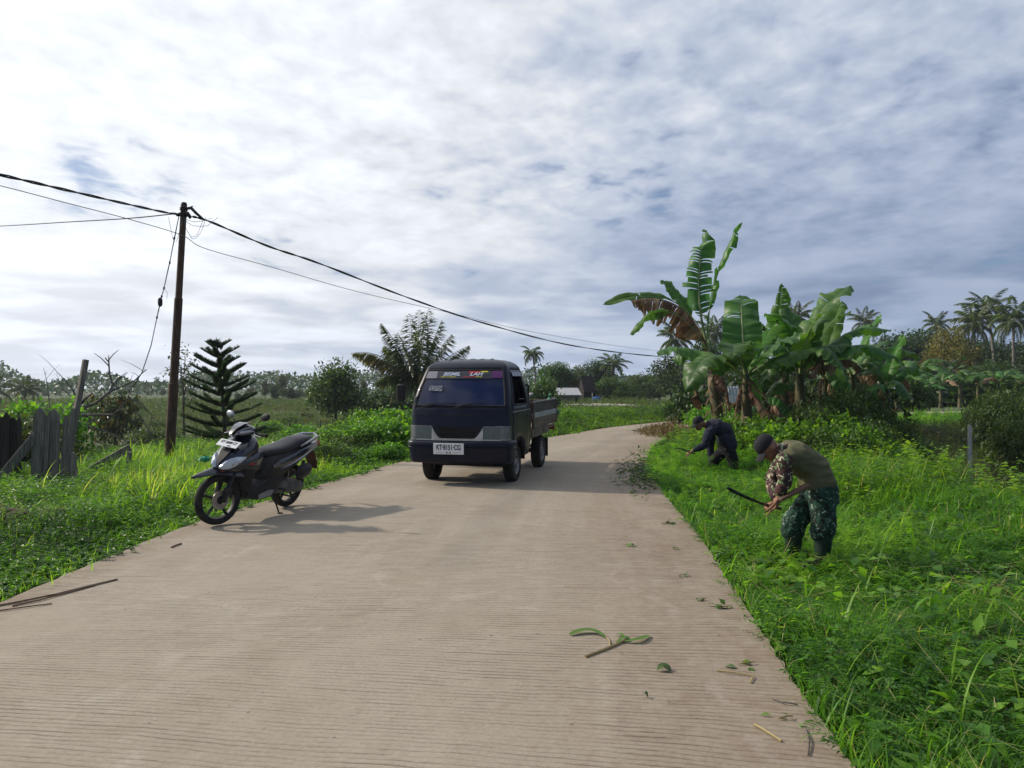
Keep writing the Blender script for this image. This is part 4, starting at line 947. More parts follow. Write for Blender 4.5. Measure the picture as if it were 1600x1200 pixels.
def tall_weeds():
    """pale upright weeds along the back of the bright verge and under the banana clump"""
    B = Bulk()
    x, y, d, z = sample(2.6, 12, 9.5, 19, 34, 'R', 2.2, 5.4, lambda x, y, d: .1 + .9 * (pn(x, y, 1.3, 5) > .5))
    h = RNG.uniform(.3, .8, len(x)) * NEARM(x, y); sprigs(B, x, y, z, h, .4, 14, .095, .05, np.clip(.35 + .5 * pn(x, y, 1, 3) + RNG.uniform(-.25, .25, len(x)), 0, 1), .008, mi=0)
    x, y, d, z = sample(3, 12, 10.5, 19, 14, 'R', 3.0, 5.8)
    h = RNG.uniform(.35, .9, len(x)); n = len(x)
    B.put(blades(np.stack([x, y, z], 1), RNG.uniform(0, 6.28, n), h, np.full(n, .012), RNG.uniform(.1, .7, n), RNG.uniform(.2, 1.4, n), 5), RNG.uniform(.5, 1, n), 1)
    x, y, d, z = sample(2.5, 9, 15, 24, 14, 'R', .6, 6)
    h = RNG.uniform(.3, .8, len(x)); sprigs(B, x, y, z, h, .4, 12, .10, .05, np.clip(.3 + .5 * pn(x, y, 1, 3) + RNG.uniform(-.25, .25, len(x)), 0, 1), .008, mi=0)
    o = B.build('tall_weeds', [M['weed'], M['grass']]); tag(o, kind='stuff')
tall_weeds()
# ---------------------------------------------------------------- banana plants
def banana_leaf(o, path, width, roll=0.0, tears=0.0, dry=0.0, vfold=.25, mat='banana_leaf', seed=0, hang=0.0, petiole=.14):
    """path: list of 3 points (base, bend, tip) in o's space; blade torn into strips along the side veins"""
    rg = np.random.default_rng(seed + 17); N = 46
    p0, p1, p2 = [np.array(p, float) for p in path]
    t = np.linspace(0, 1, N)
    # curve through the bend point
    c = 2 * p1 - .5 * (p0 + p2)
    mid = ((1 - t) ** 2)[:, None] * p0 + (2 * t * (1 - t))[:, None] * c + (t ** 2)[:, None] * p2
    tg = np.gradient(mid, axis=0); tg = unit(tg)
    ref = np.array([0, 0, 1.0]); hor = np.cross(tg, ref)
    hn = np.linalg.norm(hor, axis=1, keepdims=True)
    dflt = unit(np.cross(np.array([p2 - p0]), np.array([[0.0, 1.0, 0]])))[0]
    side = np.where(hn > .25, hor / np.maximum(hn, 1e-6), np.array([1.0, 0, 0]))
    for i in range(1, N):
        if side[i] @ side[i - 1] < 0: side[i] = -side[i]
    side = unit(side - tg * np.sum(side * tg, 1)[:, None]); up = np.cross(side, tg)
    up = np.where((up[:, 2:3] < 0) & (np.abs(up[:, 2:3]) > .2), -up, up)
    cr, sr = cos(roll), sin(roll); side, up = side * cr + up * sr, up * cr - side * sr
    s = np.clip((t - petiole) / (1 - petiole), 0, 1)
    w = width * .5 * np.where(t < petiole, 0.02, np.clip(s * 7, 0, 1) ** .6 * (1 - .25 * s) * np.clip((1 - s) * 5.5, 0, 1) ** .55 + .01)
    B = Bulk(); Cn = 5
    for sgn in (1., -1.):
        # group rows into strips; each strip gets its own droop
        strip = np.zeros(N, int); k = 0
        for i in range(1, N):
            if rg.uniform() < tears: k += 1
            strip[i] = k
        dr = rg.uniform(0, 1, k + 2) * min(1, tears * 3.5); sh = rg.uniform(.66, 1.0, k + 2) if tears > .12 else np.ones(k + 2)
        for kk in range(k + 1):
            idx = np.where(strip == kk)[0]; idx = np.r_[idx, min(idx[-1] + 1, N - 1)]
            idx = np.unique(idx)
            if len(idx) < 2: continue
            fwd = .22
            rows = []
            for i in idx:
                row = []
                for c_ in range(Cn):
                    u = c_ / (Cn - 1); ww = w[i] * sh[kk]
                    fold = vfold * (1 - 1.0 * u) - dr[kk] * .9 * u * u - hang * u * u
                    lat = math.sqrt(max(.05, 1 - min(.95, (dr[kk] * u + hang * u) ** 2 * .6)))
                    rip = .028 * sin(i * 1.9 + sgn + seed) * u
                    wav = .10 * sin(i * .38 + seed) * u * u + .05 * sin(i * .9 + 2 * seed) * u
                    row.append(mid[i] + side[i] * sgn * ww * u * lat + up[i] * (ww * u * fold + (rip + wav) * width) + tg[i] * ww * u * fwd - np.array([0, 0, 1]) * ww * u * hang * .6)
                rows.append(row)
            V = np.array(rows).reshape(-1, 3); m = len(idx); f = []
            if tears > 0 and kk > 0: V[1:Cn] += (V[Cn + 1:2 * Cn] - V[1:Cn]) * .3
            for a in range(m - 1):
                for b in range(Cn - 1):
                    q = (a * Cn + b, (a + 1) * Cn + b, (a + 1) * Cn + b + 1, a * Cn + b + 1)
                    f.append(q if sgn > 0 else q[::-1])
            B.V.append(V); B.F.append(np.array(f).ravel() + B.n); B.S.append(np.full(len(f), 4))
            r = np.clip(np.tile(np.linspace(.3, .55, Cn), m) + rg.uniform(-.12, .25) + .12 * np.sin(np.repeat(idx, Cn) * 2.1), 0, .85)
            if dry > 0: r = np.clip(rg.uniform(0, 1) * .7 + .3 * rg.uniform(0, 1, len(r)), 0, 1)
            B.r.append(r); B.mi.append(np.full(len(f), 0)); B.n += len(V)
    mb = MB(); rr = [max(.007, .026 * (1 - .8 * q)) * (width / .6) for q in t]
    mb.tube([tuple(q) for q in mid - up * .012], rr, 6)
    q4 = [f for f in mb.f if len(f) == 4]; V = np.array(mb.v)
    B.V.append(V); B.F.append(np.array(q4).ravel() + B.n); B.S.append(np.full(len(q4), 4)); B.r.append(np.full(len(V), .5)); B.mi.append(np.full(len(q4), 1)); B.n += len(V)
    return B.build('leaf', [M['banana_dry'] if dry > .5 else M[mat], M['banana_dry'] if dry > .5 else M['midrib']], o)
def stem_of(o, top, r, name='stem', ragged=10):
    mb = MB(); top = Vector(top); pts = [(0, 0, -.3), top * .1, top * .4, top * .75, top]
    mb.tube(pts, [r * 1.25, r * 1.2, r * 1.0, r * .8, r * .55], 12)
    mb.build(name, M['banana_stem'], o)
    if not ragged: return
    B = Bulk(); n = ragged
    for i in range(n):
        a = random.uniform(0, 6.28); f = random.uniform(.35, .95); b = np.array(top * f) + np.array([cos(a), sin(a), 0]) * r * .9
        L = random.uniform(.35, .8); m = 3
        V, fi, sz, per = blades(np.array([b]), np.array([a]), np.array([L]), np.array([random.uniform(.07, .16)]), np.array([random.uniform(1.3, 2.2)]), np.array([random.uniform(.6, 1.4)]), 5)
        B.put((V, fi, sz, per), np.array([random.uniform(0, 1)]), 0)
    B.build('dead_sheath', [M['banana_dry']], o)
def banana(label, base_px, Y, top_px, r, lv, group='banana plants of the roadside clump', ragged=10):
    x = (base_px - 800) / F * Y; b = Vector((x, Y, gz(x, Y) - .05)); o = empty('banana_plant', b)
    tag(o, label, 'banana plant', group)
    top = P(top_px[0], top_px[1], Y) - b; stem_of(o, top, r, ragged=ragged)
    for i, L in enumerate(lv):
        (bx, by, bd), (tx, ty, td) = L['m'], L['t']
        p0 = top + Vector((random.uniform(-.03, .03), random.uniform(-.05, .05), -.12)); p1 = P(bx, by, Y + bd) - b; p2 = P(tx, ty, Y + td) - b
        banana_leaf(o, (p0, p1, p2), L.get('w', .6), L.get('roll', 0), L.get('tear', .06), L.get('dry', 0), L.get('v', .25), L.get('mat', 'banana_leaf'), i * 7 + base_px, L.get('hang', 0), L.get('pet', .14))
    return o
def lf(m, t, **k): return dict(m=m, t=t, **k)
M['banana_young'] = leaf_mat('banana_young', [(0, (.05, .15, .015)), (.5, (.06, .16, .018)), (1, (.11, .22, .03))], .45, .45, spec=.28)
random.seed(21)
banana('tall banana plant with a torn upright leaf and a browned leaf on the left', 1128, 19.5, (1110, 548), .17, [
    lf((1092, 455, .1), (1104, 360, .3), w=.95, tear=.42, roll=.15, v=.1, pet=.3),
    lf((1114, 452, .5), (1160, 348, .7), w=.48, tear=.18, roll=.9, v=.5, pet=.36),
    lf((1062, 480, -.2), (986, 470, -.4), w=.75, tear=.45, dry=1, hang=.9, v=.05, pet=.12),
    lf((1050, 470, .3), (942, 476, .5), w=.34, tear=.05, roll=.9, v=.4, pet=.55),
    lf((1068, 474, .7), (1032, 438, 1.0), w=.42, tear=.05, roll=.5, v=.5, pet=.35),
    lf((1048, 488, -.5), (984, 522, -.9), w=.42, tear=.2, roll=-.6, v=.5, pet=.5),
    lf((1150, 530, .3), (1210, 520, .5), w=.5, tear=.2),
    lf((1085, 580, -.3), (1098, 640, -.4), w=.28, dry=1, tear=.5, hang=1.2),
    lf((1130, 590, -.3), (1140, 645, -.4), w=.28, dry=1, tear=.5, hang=1.2)], ragged=22)
banana('banana plant in front of the clump with two broad leaves hanging to the left', 1168, 17.0, (1166, 584), .13, [
    lf((1160, 515, .3), (1158, 462, 1.1), w=.95, tear=.10, roll=.0, v=.15),
    lf((1150, 540, -.5), (1146, 558, -1.5), w=.72, tear=.03, v=.35, pet=.1),
    lf((1092, 548, -.2), (1026, 550, -.3), w=.62, tear=.10, roll=.15, v=.3, hang=.25),
    lf((1114, 556, -.7), (1072, 610, -1.1), w=.78, tear=.03, roll=.15, v=.35, hang=.1),
    lf((1095, 552, .6), (1050, 560, 1.0), w=.5, tear=.3, hang=.7),
    lf((1230, 552, .2), (1330, 538, .3), w=.62, tear=.07, v=.2, hang=.35),
    lf((1205, 545, -.4), (1250, 525, -.5), w=.62, tear=.1, roll=-.3),
    lf((1185, 545, .8), (1215, 500, 1.3), w=.6, tear=.1, mat='banana_young'),
    lf((1152, 630, -.2), (1162, 670, -.3), w=.24, dry=1, tear=.5, hang=1),
    lf((1185, 625, -.3), (1208, 652, -.5), w=.24, dry=1, tear=.4, hang=1)], ragged=14)
banana('banana plant with a bright rolled leaf pointing up in the middle of the clump', 1228, 19.0, (1226, 588), .14, [
    lf((1217, 520, .2), (1222, 444, .4), w=.55, tear=.25, roll=.6, v=.6, mat='banana_young', pet=.3),
    lf((1222, 510, .9), (1228, 450, 1.3), w=.45, tear=.2, v=.5, mat='banana_young', pet=.3),
    lf((1190, 510, -.3), (1160, 540, -.6), w=.65, tear=.12, hang=.3),
    lf((1235, 520, -.4), (1195, 490, -.9), w=.6, tear=.1, hang=.2),
    lf((1255, 530, -.3), (1290, 545, -.6), w=.6, tear=.2, hang=.4),
    lf((1210, 560, -.8), (1195, 610, -1.1), w=.5, tear=.1, hang=.3),
    lf((1240, 610, -.4), (1265, 650, -.6), w=.28, dry=1, tear=.5, hang=1),
    lf((1212, 620, -.4), (1204, 660, -.6), w=.28, dry=1, tear=.5, hang=1)], ragged=12)
banana('banana plant whose great leaf leans up to the right over the clump', 1252, 17.6, (1250, 585), .15, [
    lf((1276, 500, .1), (1330, 446, .3), w=.80, tear=.03, roll=-.25, v=.45, mat='banana_leaf', pet=.12),
    lf((1264, 520, -.3), (1292, 486, -.2), w=.60, tear=.03, roll=.2, v=.4, mat='banana_young', pet=.1),
    lf((1320, 522, .2), (1392, 518, .3), w=.5, tear=.06, roll=.1, v=.2, hang=.3),
    lf((1290, 512, .8), (1329, 492, 1.1), w=.5, tear=.04, roll=.2, v=.5, mat='banana_young'),
    lf((1330, 540, -.2), (1410, 568, -.3), w=.55, tear=.07, v=.2, hang=.3),
    lf((1218, 540, -.3), (1178, 560, -.5), w=.6, tear=.1, hang=.3),
    lf((1245, 535, .9), (1230, 480, 1.5), w=.62, tear=.1),
    lf((1290, 545, -.6), (1325, 602, -.9), w=.58, tear=.12, hang=.3),
    lf((1285, 560, -.4), (1262, 590, -.7), w=.28, dry=1, tear=.5, hang=.8),
    lf((1318, 562, .1), (1345, 585, .2), w=.28, dry=1, tear=.5, hang=.8)], ragged=14)
banana('banana plant at the right end of the clump with drooping dull leaves', 1330, 20.5, (1332, 585), .14, [
    lf((1352, 530, .2), (1378, 492, .4), w=.42, tear=.05, roll=.3, v=.5, mat='banana_young'),
    lf((1375, 545, -.1), (1440, 560, -.2), w=.55, tear=.12, hang=.3),
    lf((1370, 565, -.3), (1405, 600, -.5), w=.5, tear=.15, hang=.4),
    lf((1310, 548, -.3), (1280, 560, -.5), w=.55, tear=.12, hang=.3),
    lf((1345, 560, .5), (1390, 530, .9), w=.5, tear=.1),
    lf((1360, 590, -.4), (1385, 622, -.6), w=.28, dry=1, tear=.5, hang=.8),
    lf((1400, 585, -.1), (1422, 612, -.2), w=.28, dry=1, tear=.45, hang=.7),
    lf((1310, 590, -.3), (1290, 620, -.4), w=.45, tear=.2, hang=.5)], ragged=8)
banana('short banana plant with dry brown sheaths standing behind the bent far man', 1192, 17.8, (1196, 628), .12, [
    lf((1214, 622, -.2), (1248, 660, -.4), w=.5, tear=.1, hang=.4), lf((1180, 640, -.4), (1190, 692, -.7), w=.45, tear=.06, hang=.3),
    lf((1215, 600, .3), (1240, 610, .5), w=.5, tear=.1, hang=.3), lf((1180, 605, .2), (1172, 590, .5), w=.4, tear=.1, mat='banana_young'),
    lf((1216, 640, -.5), (1228, 690, -.8), w=.28, dry=1, tear=.5, hang=1), lf((1205, 650, -.3), (1212, 700, -.3), w=.24, dry=1, tear=.5, hang=1)], ragged=18)
# far banana plants in front of the plantation: one kind, copied
def far_banana_kind():
    o = empty('banana_plant'); stem_of(o, (0, 0, 2.0), .13, ragged=0)
    for i in range(8):
        a = i * 2.4; e = .95 - .1 * i; L = 1.9
        p1 = (cos(a) * L * .5 * cos(e), sin(a) * L * .5 * cos(e), 2.0 + L * .5 * sin(e) + .22); p2 = (cos(a) * L * cos(e * .55), sin(a) * L * cos(e * .55), 2.0 + L * sin(e * .55) - .35)
        banana_leaf(o, ((0, 0, 1.9), p1, p2), .55, 0, .12, 1 if i == 7 else 0, .3, 'banana_leaf', i * 5, .25)
    return o
proto('banana_far', far_banana_kind); HK['banana_far'] = 3.6
gb = 'banana plants beyond the dark field on the right'
for px, top, Y, lab in ((1432, 545, 44, 'far banana plant with a bright upright leaf left of the yellow tree'), (1402, 562, 38, 'far banana plant low behind the bushes right of the clump'), (1470, 572, 55, 'far banana plant below the yellow tree to its left'), (1500, 566, 56, 'far banana plant right beside the yellow tree trunk'),
                        (1528, 574, 58, 'far banana plant under the pale trunk of the leftmost big palm'), (1560, 566, 56, 'far banana plant in the row below the tallest palm'), (1592, 568, 57, 'far banana plant at the right edge of the picture'), (1445, 584, 48, 'lowest far banana plant right of the bush covered bank')):
    pl('banana_far', lab, 'banana plant', px, top, Y, 1.15, None, gb)
# ---------------------------------------------------------------- bushes and shrubs
random.seed(31); B_ = 'bush'
gl = 'shrubs between the scooter and the truck'
for key, px, top, Y, sx, lab in (
    ('bush_vine', 500, 668, 17.5, 1.5, 'low leafy shrub right behind the scooter seat'),
    ('bush_near', 548, 662, 16.8, 1.35, 'dark rounded shrub at the road edge between scooter and truck'),
    ('bush_near', 512, 682, 15.2, 1.5, 'dark low shrub just right of the scooter tail'),
    ('bush_vine', 595, 652, 17.4, 1.35, 'bright shrub close to the left side of the truck'),
    ('bush_vine', 628, 636, 18.6, 1.3, 'tallest bright shrub half hidden by the truck cab'),
    ('bush_vine', 568, 638, 22.5, .8, 'pointed bright shrub rising above the others before the hedge'),
    ('bush_vine', 470, 662, 24.0, 1.3, 'bright low shrub in the field behind the scooter mirror'),
    ('bush_vine', 604, 690, 15.8, 1.3, 'low leafy shrub at the grass edge beside the truck bumper'),
    ('bush_vine', 540, 656, 27.0, 1.6, 'wide low shrub in front of the round tree')):
    pl(key, lab, B_, px, top, Y, sx, None, gl)
gr = 'bushes under the banana clump'
for key, px, top, Y, sx, lab in (
    ('bush_near', 1262, 612, 15.6, .65, 'dark leafy bush right of the short banana plant'),
    ('bush_near', 1310, 588, 17.0, .62, 'tallest dark bush below the great banana leaf'),
    ('bush_near', 1355, 608, 18.0, .62, 'dark bush at the right end of the banana clump'),
    ('bush_near', 1300, 652, 14.2, .9, 'low dark bush right behind the man in the green vest'),
    ('bush_near', 1366, 650, 15.6, .85, 'low dark bush where the bright verge ends'),
    ('bush_vine', 1240, 654, 14.8, 1.2, 'sunlit low bush between the two men'),
    ('bush_near', 1225, 640, 17.0, 1.0, 'dark bush close behind the bent far man'),
    ('bush_vine', 1150, 648, 16.2, .8, 'low leafy bush at the foot of the front banana plant'),
    ('bush_vine', 1198, 650, 15.6, .8, 'low leafy bush hiding the foot of the short banana plant'),
    ('bush_vine', 1290, 640, 15.0, .7, 'leafy green bush in front of the dark bushes, just above the vest'),
    ('bush_vine', 1345, 662, 14.2, .8, 'leafy green bush at the back of the verge right of the vest'),
    ('bush_vine', 1100, 634, 24.0, .9, 'bright leafy bush at the bend of the road, beside the far man'),
    ('bush_vine', 1128, 628, 24.5, .8, 'bright bush around the foot of the tall banana')):
    pl(key, lab, B_, px, top, Y, sx, None, gr)
gf = 'field bushes on the low ground at the right'
for key, px, top, Y, sx, lab in (
    ('field_bush', 1548, 616, 25, .62, 'spindly field bush just right of the white post'),
    ('field_bush', 1588, 606, 25, .62, 'spindly field bush at the right edge, tallest of the row'),
    ('field_bush', 1515, 636, 28, .62, 'spindly field bush left of the white post'),
    ('field_bush', 1580, 645, 20, .7, 'spindly field bush low at the right edge'),
    ('field_bush', 1480, 655, 34, .7, 'dark field bush in the middle of the low ground'),
    ('field_bush', 1560, 612, 33, .7, 'field bush behind the row on the right'),
    ('field_bush', 1436, 640, 36, .7, 'dark field bush right of the clump'),
    ('field_bush', 1600, 616, 38, .7, 'field bush at the right edge in the back')):
    pl(key, lab, B_, px, top, Y, sx, None, gf)
gk = 'bushes along the outer side of the bend'
for key, px, top, Y, sx, lab in (
    ('bush_vine', 892, 638, 27, 1.0, 'bright shrub against the tailgate of the truck'),
    ('bush_vine', 925, 642, 29, 1.1, 'bright shrub below the blue tank at the bend'),
    ('bush_vine', 975, 641, 31, 1.2, 'middle shrub on the outer edge of the bend'),
    ('bush_near', 1035, 630, 33, 1.0, 'darker rounded shrub on the outer edge of the bend'),
    ('bush_vine', 1068, 634, 35, 1.2, 'last bright shrub on the outer edge of the bend'),
    ('bush_near', 905, 652, 25.5, 1.0, 'dark shrub of the bend nearest the truck wheel'), ('bush_near', 945, 640, 31, 1.2, 'dark shrub of the bend in front of the red soil'), ('bush_vine', 950, 654, 27.5, 1.0, 'low shrub of the bend close to the slab below the red soil'),
    ('bush_near', 1005, 640, 33, 1.1, 'dark shrub of the bend under the far right sand heap'), ('bush_vine', 1012, 648, 30.5, 1.0, 'low shrub of the bend close to the slab'), ('bush_near', 880, 640, 30, .9, 'dark shrub of the bend hidden behind the sack')):
    pl(key, lab, B_, px, top, Y, sx, None, gk)
gm = 'plants round the old board fence'
for key, px, top, Y, sx, lab in (
    ('bush_near', 12, 628, 15.5, 1.2, 'dark creeper covered bush behind the black board panel'),
    ('bush_near', 8, 775, 9.2, 1.3, 'dark weedy bush on the bank in the left corner'),
    ('bush_vine', 60, 622, 17.5, .8, 'yellowish creeper above the grey planks'),
    ('bush_near', 230, 660, 22, 1.3, 'dark bush behind the leaning plank left of the pole'),
    ('bush_near', 150, 690, 20, 1.5, 'dark low bush below the dead branches'),
    ('bush_near', 270, 690, 21, 1.2, 'dark bush at the foot of the utility pole'),
    ('bush_near', 402, 668, 26, .5, 'small dark conifer shaped bush beside the scooter handlebar')):
    pl(key, lab, B_, px, top, Y, sx, None, gm)
# two more plants fill the right half of the clump
random.seed(77)
banana('banana plant behind the great leaf with wide overlapping dark leaves', 1288, 19.6, (1290, 590), .14, [
    lf((1320, 528, .2), (1372, 508, .3), w=.6, tear=.08, hang=.2), lf((1262, 525, .4), (1228, 500, .8), w=.62, tear=.08), lf((1300, 518, .8), (1316, 470, 1.3), w=.55, tear=.1, v=.5, mat='banana_young'),
    lf((1325, 548, -.5), (1392, 556, -.9), w=.62, tear=.1, hang=.3), lf((1258, 555, -.5), (1215, 582, -.9), w=.6, tear=.12, hang=.35), lf((1312, 580, -.5), (1338, 628, -.8), w=.5, tear=.1, hang=.4),
    lf((1282, 600, -.4), (1290, 655, -.5), w=.28, dry=1, tear=.5, hang=1), lf((1305, 610, -.3), (1318, 650, -.4), w=.28, dry=1, tear=.5, hang=1)], ragged=10)
banana('banana plant far right in the clump half sunk in the bushes', 1384, 19.0, (1386, 606), .13, [
    lf((1408, 575, .2), (1440, 585, .4), w=.5, tear=.1, hang=.3), lf((1366, 570, .2), (1335, 575, .3), w=.5, tear=.1, hang=.3), lf((1394, 560, .3), (1412, 525, .5), w=.42, tear=.05, v=.5, mat='banana_young'),
    lf((1400, 595, -.4), (1428, 628, -.7), w=.5, tear=.12, hang=.4), lf((1368, 600, -.4), (1342, 630, -.6), w=.5, tear=.15, hang=.4), lf((1380, 618, -.3), (1376, 650, -.5), w=.28, dry=1, tear=.5, hang=1)], ragged=6)
for key, px, top, Y, sx, lab in (
    ('bush_near', 1335, 582, 18.4, .55, 'tall dark bush reaching up under the drooping banana leaves'),
    ('bush_near', 1282, 600, 16.6, .55, 'dark bush with pale tips between two banana stems'),
    ('bush_near', 1392, 628, 17.6, .65, 'dark bush at the far right foot of the banana clump'),
    ('bush_near', 1340, 640, 14.8, .8, 'dark bush hanging over the bright verge right of the vest'),
    ('bush_near', 1418, 672, 17.2, .8, 'dull low bush where the verge drops to the field')):
    pl(key, lab, B_, px, top, Y, sx, None, gr)

gq = 'undergrowth between the banana clump and the trees behind'
for key, px, top, Y, sx, lab, mt in (
    ('bush_b', 1098, 604, 27, .9, 'dark undergrowth left of the tall banana stem', 'leaf_dark'), ('bush_b', 1150, 598, 28, 1.0, 'dark undergrowth behind the white cloth', 'leaf_dark'),
    ('bush_b', 1205, 586, 27, .7, 'dark undergrowth behind the middle banana stems', 'leaf_dark'), ('bush_b', 1255, 584, 26, .7, 'dark undergrowth behind the great leaf stem', 'leaf_dark'),
    ('bush_b', 1310, 572, 27, .7, 'dark undergrowth behind the right banana stems', 'leaf_dark'), ('bush_b', 1365, 580, 27, .6, 'dark undergrowth at the right end of the clump', 'leaf_dark'),
    ('bush_b', 1425, 592, 44, .8, 'undergrowth left of the far banana plants', 'leaf_mid'), ('bush_b', 1470, 588, 64, 2.2, 'low undergrowth behind the far bananas below the yellow tree', 'leaf_dark'),
    ('bush_b', 1520, 584, 66, 2.2, 'low undergrowth behind the far bananas under the palms', 'leaf_mid'), ('bush_b', 1575, 582, 66, 2.2, 'low undergrowth behind the far bananas at the right edge', 'leaf_dark')):
    pl(key, lab, B_, px, top, Y, sx, None, gq, mt)
gw = 'low shrubs in the left field'
for key, px, top, Y, sx, lab, mt in (
    ('bush_vine', 420, 656, 34, 1.2, 'low shrub in the field just right of the scooter mirror', None), ('bush_b', 452, 652, 44, 1.5, 'low shrub between the mirror and the round tree', 'leaf_mid'),
    ('bush_b', 482, 646, 50, 1.3, 'low shrub at the left foot of the round tree', 'leaf_dark'), ('bush_near', 330, 668, 30, 1.2, 'low shrub behind the conifer trunk', None), ('bush_near', 240, 655, 40, 1.4, 'low shrub far behind the loose plank', None),
    ('bush_b', 120, 640, 46, 1.6, 'low shrub behind the leaning post', 'leaf_dark'), ('bush_b', 62, 636, 60, 1.8, 'low shrub under the far left palm', 'leaf_dark'), ('bush_b', 575, 664, 24, 1.0, 'bright shrub in front of the long hedge', None)):
    pl(key, lab, B_, px, top, Y, sx, None, gw, mt)
# ---------------------------------------------------------------- paint, rubber, metal
M['paint'] = surf('navy_paint', (.0035, .0055, .017), (.006, .009, .023), .36, 2.2, .06, 60, c3=(.012, .013, .019), coat=.05, spec=.2)
M['rubber'] = surf('rubber', (.012, .012, .012), (.035, .031, .027), .85, 9, .3, 60)
M['black'] = surf('black_plastic', (.010, .010, .011), (.024, .023, .023), .6, 8)
M['under'] = surf('underbody', (.012, .010, .009), (.035, .028, .02), .9, 6)
M['glass_dark'] = surf('dark_glass', (.005, .010, .045), None, .03, spec=.6)
M['chrome'] = surf('worn_chrome', (.40, .39, .38), (.55, .54, .52), .35, 14, metal=.25, spec=.5)
M['steel'] = surf('grey_steel', (.16, .165, .17), (.30, .30, .30), .5, 9, metal=.55, c3=(.12, .08, .05))
M['lens'] = surf('lamp_lens', (.06, .075, .072), (.11, .13, .125), .08, 20, .2, 120, spec=.7, stretch=(8, 1, 1))
M['lens_orange'] = surf('turn_lens', (.08, .09, .085), (.13, .135, .12), .1, 20, spec=.7)
M['lens_red'] = surf('rear_lens', (.16, .012, .012), None, .2)
M['plate'] = surf('plate_white', (.72, .73, .73), (.80, .80, .79), .4, 7)
M['ink'] = surf('plate_ink', (.012, .012, .014), None, .5)
M['bed_board'] = surf('bed_board', (.055, .05, .042), (.115, .105, .09), .8, 4, .3, 30, stretch=(1, .25, 1), c3=(.05, .04, .03))
M['bed_silver'] = surf('bed_silver', (.30, .32, .35), (.48, .49, .51), .4, 3.5, metal=.2, c3=(.16, .10, .06))
M['bed_rust'] = surf('bed_rust', (.08, .055, .035), (.20, .165, .125), .75, 4, .3, 24, c3=(.06, .035, .02))
M['seat_cloth'] = surf('seat_cloth', (.035, .038, .045), (.06, .062, .07), .85, 12)
def text_mesh(body, size, mat, parent, name, M4, sx=1.0, ext=.0015, font_shear=0.0):
    cu = bpy.data.curves.new(name, 'FONT'); cu.body = body; cu.size = size; cu.align_x = 'CENTER'; cu.align_y = 'CENTER'; cu.extrude = ext; cu.shear = font_shear; cu.offset = size * .022
    to = bpy.data.objects.new(name, cu); C.objects.link(to)
    dg = bpy.context.evaluated_depsgraph_get(); me = bpy.data.meshes.new_from_object(to.evaluated_get(dg)); bpy.data.objects.remove(to)
    me.transform(M4 @ Matrix.Diagonal((sx, 1, 1, 1))); me.materials.clear(); me.materials.append(mat); me.name = name
    o = bpy.data.objects.new(name, me); C.objects.link(o); o.parent = parent; return o
def wheel(parent, c, r, w, side, rim_r, spokes=0, name='wheel', dish=.35):
    """axle along x; side = +1/-1 is the outer side"""
    e = MB(); rr = r; prof = [(rim_r, -w * .42), (rim_r + .012, -w * .47), (rr * .93, -w * .5), (rr * .985, -w * .43), (rr, -w * .28), (rr, w * .28), (rr * .985, w * .43), (rr * .93, w * .5), (rim_r + .012, w * .47), (rim_r, w * .42)]
    e.lathe(prof, c, (1, 0, 0), 36, 0, close=True)
    # tread blocks
    for k in range(48):
        a = 2 * pi * k / 48
        for s in (-1, 1):
            p = Vector(c) + Vector((s * w * .2, cos(a) * (rr + .001), sin(a) * (rr + .001)))
            e.box(p, (w * .3, .018 * r / .29, .008), Matrix.Rotation(a - pi / 2, 3, 'X'))
    t = e.build('tyre', M['rubber'], parent, 40)
    return t
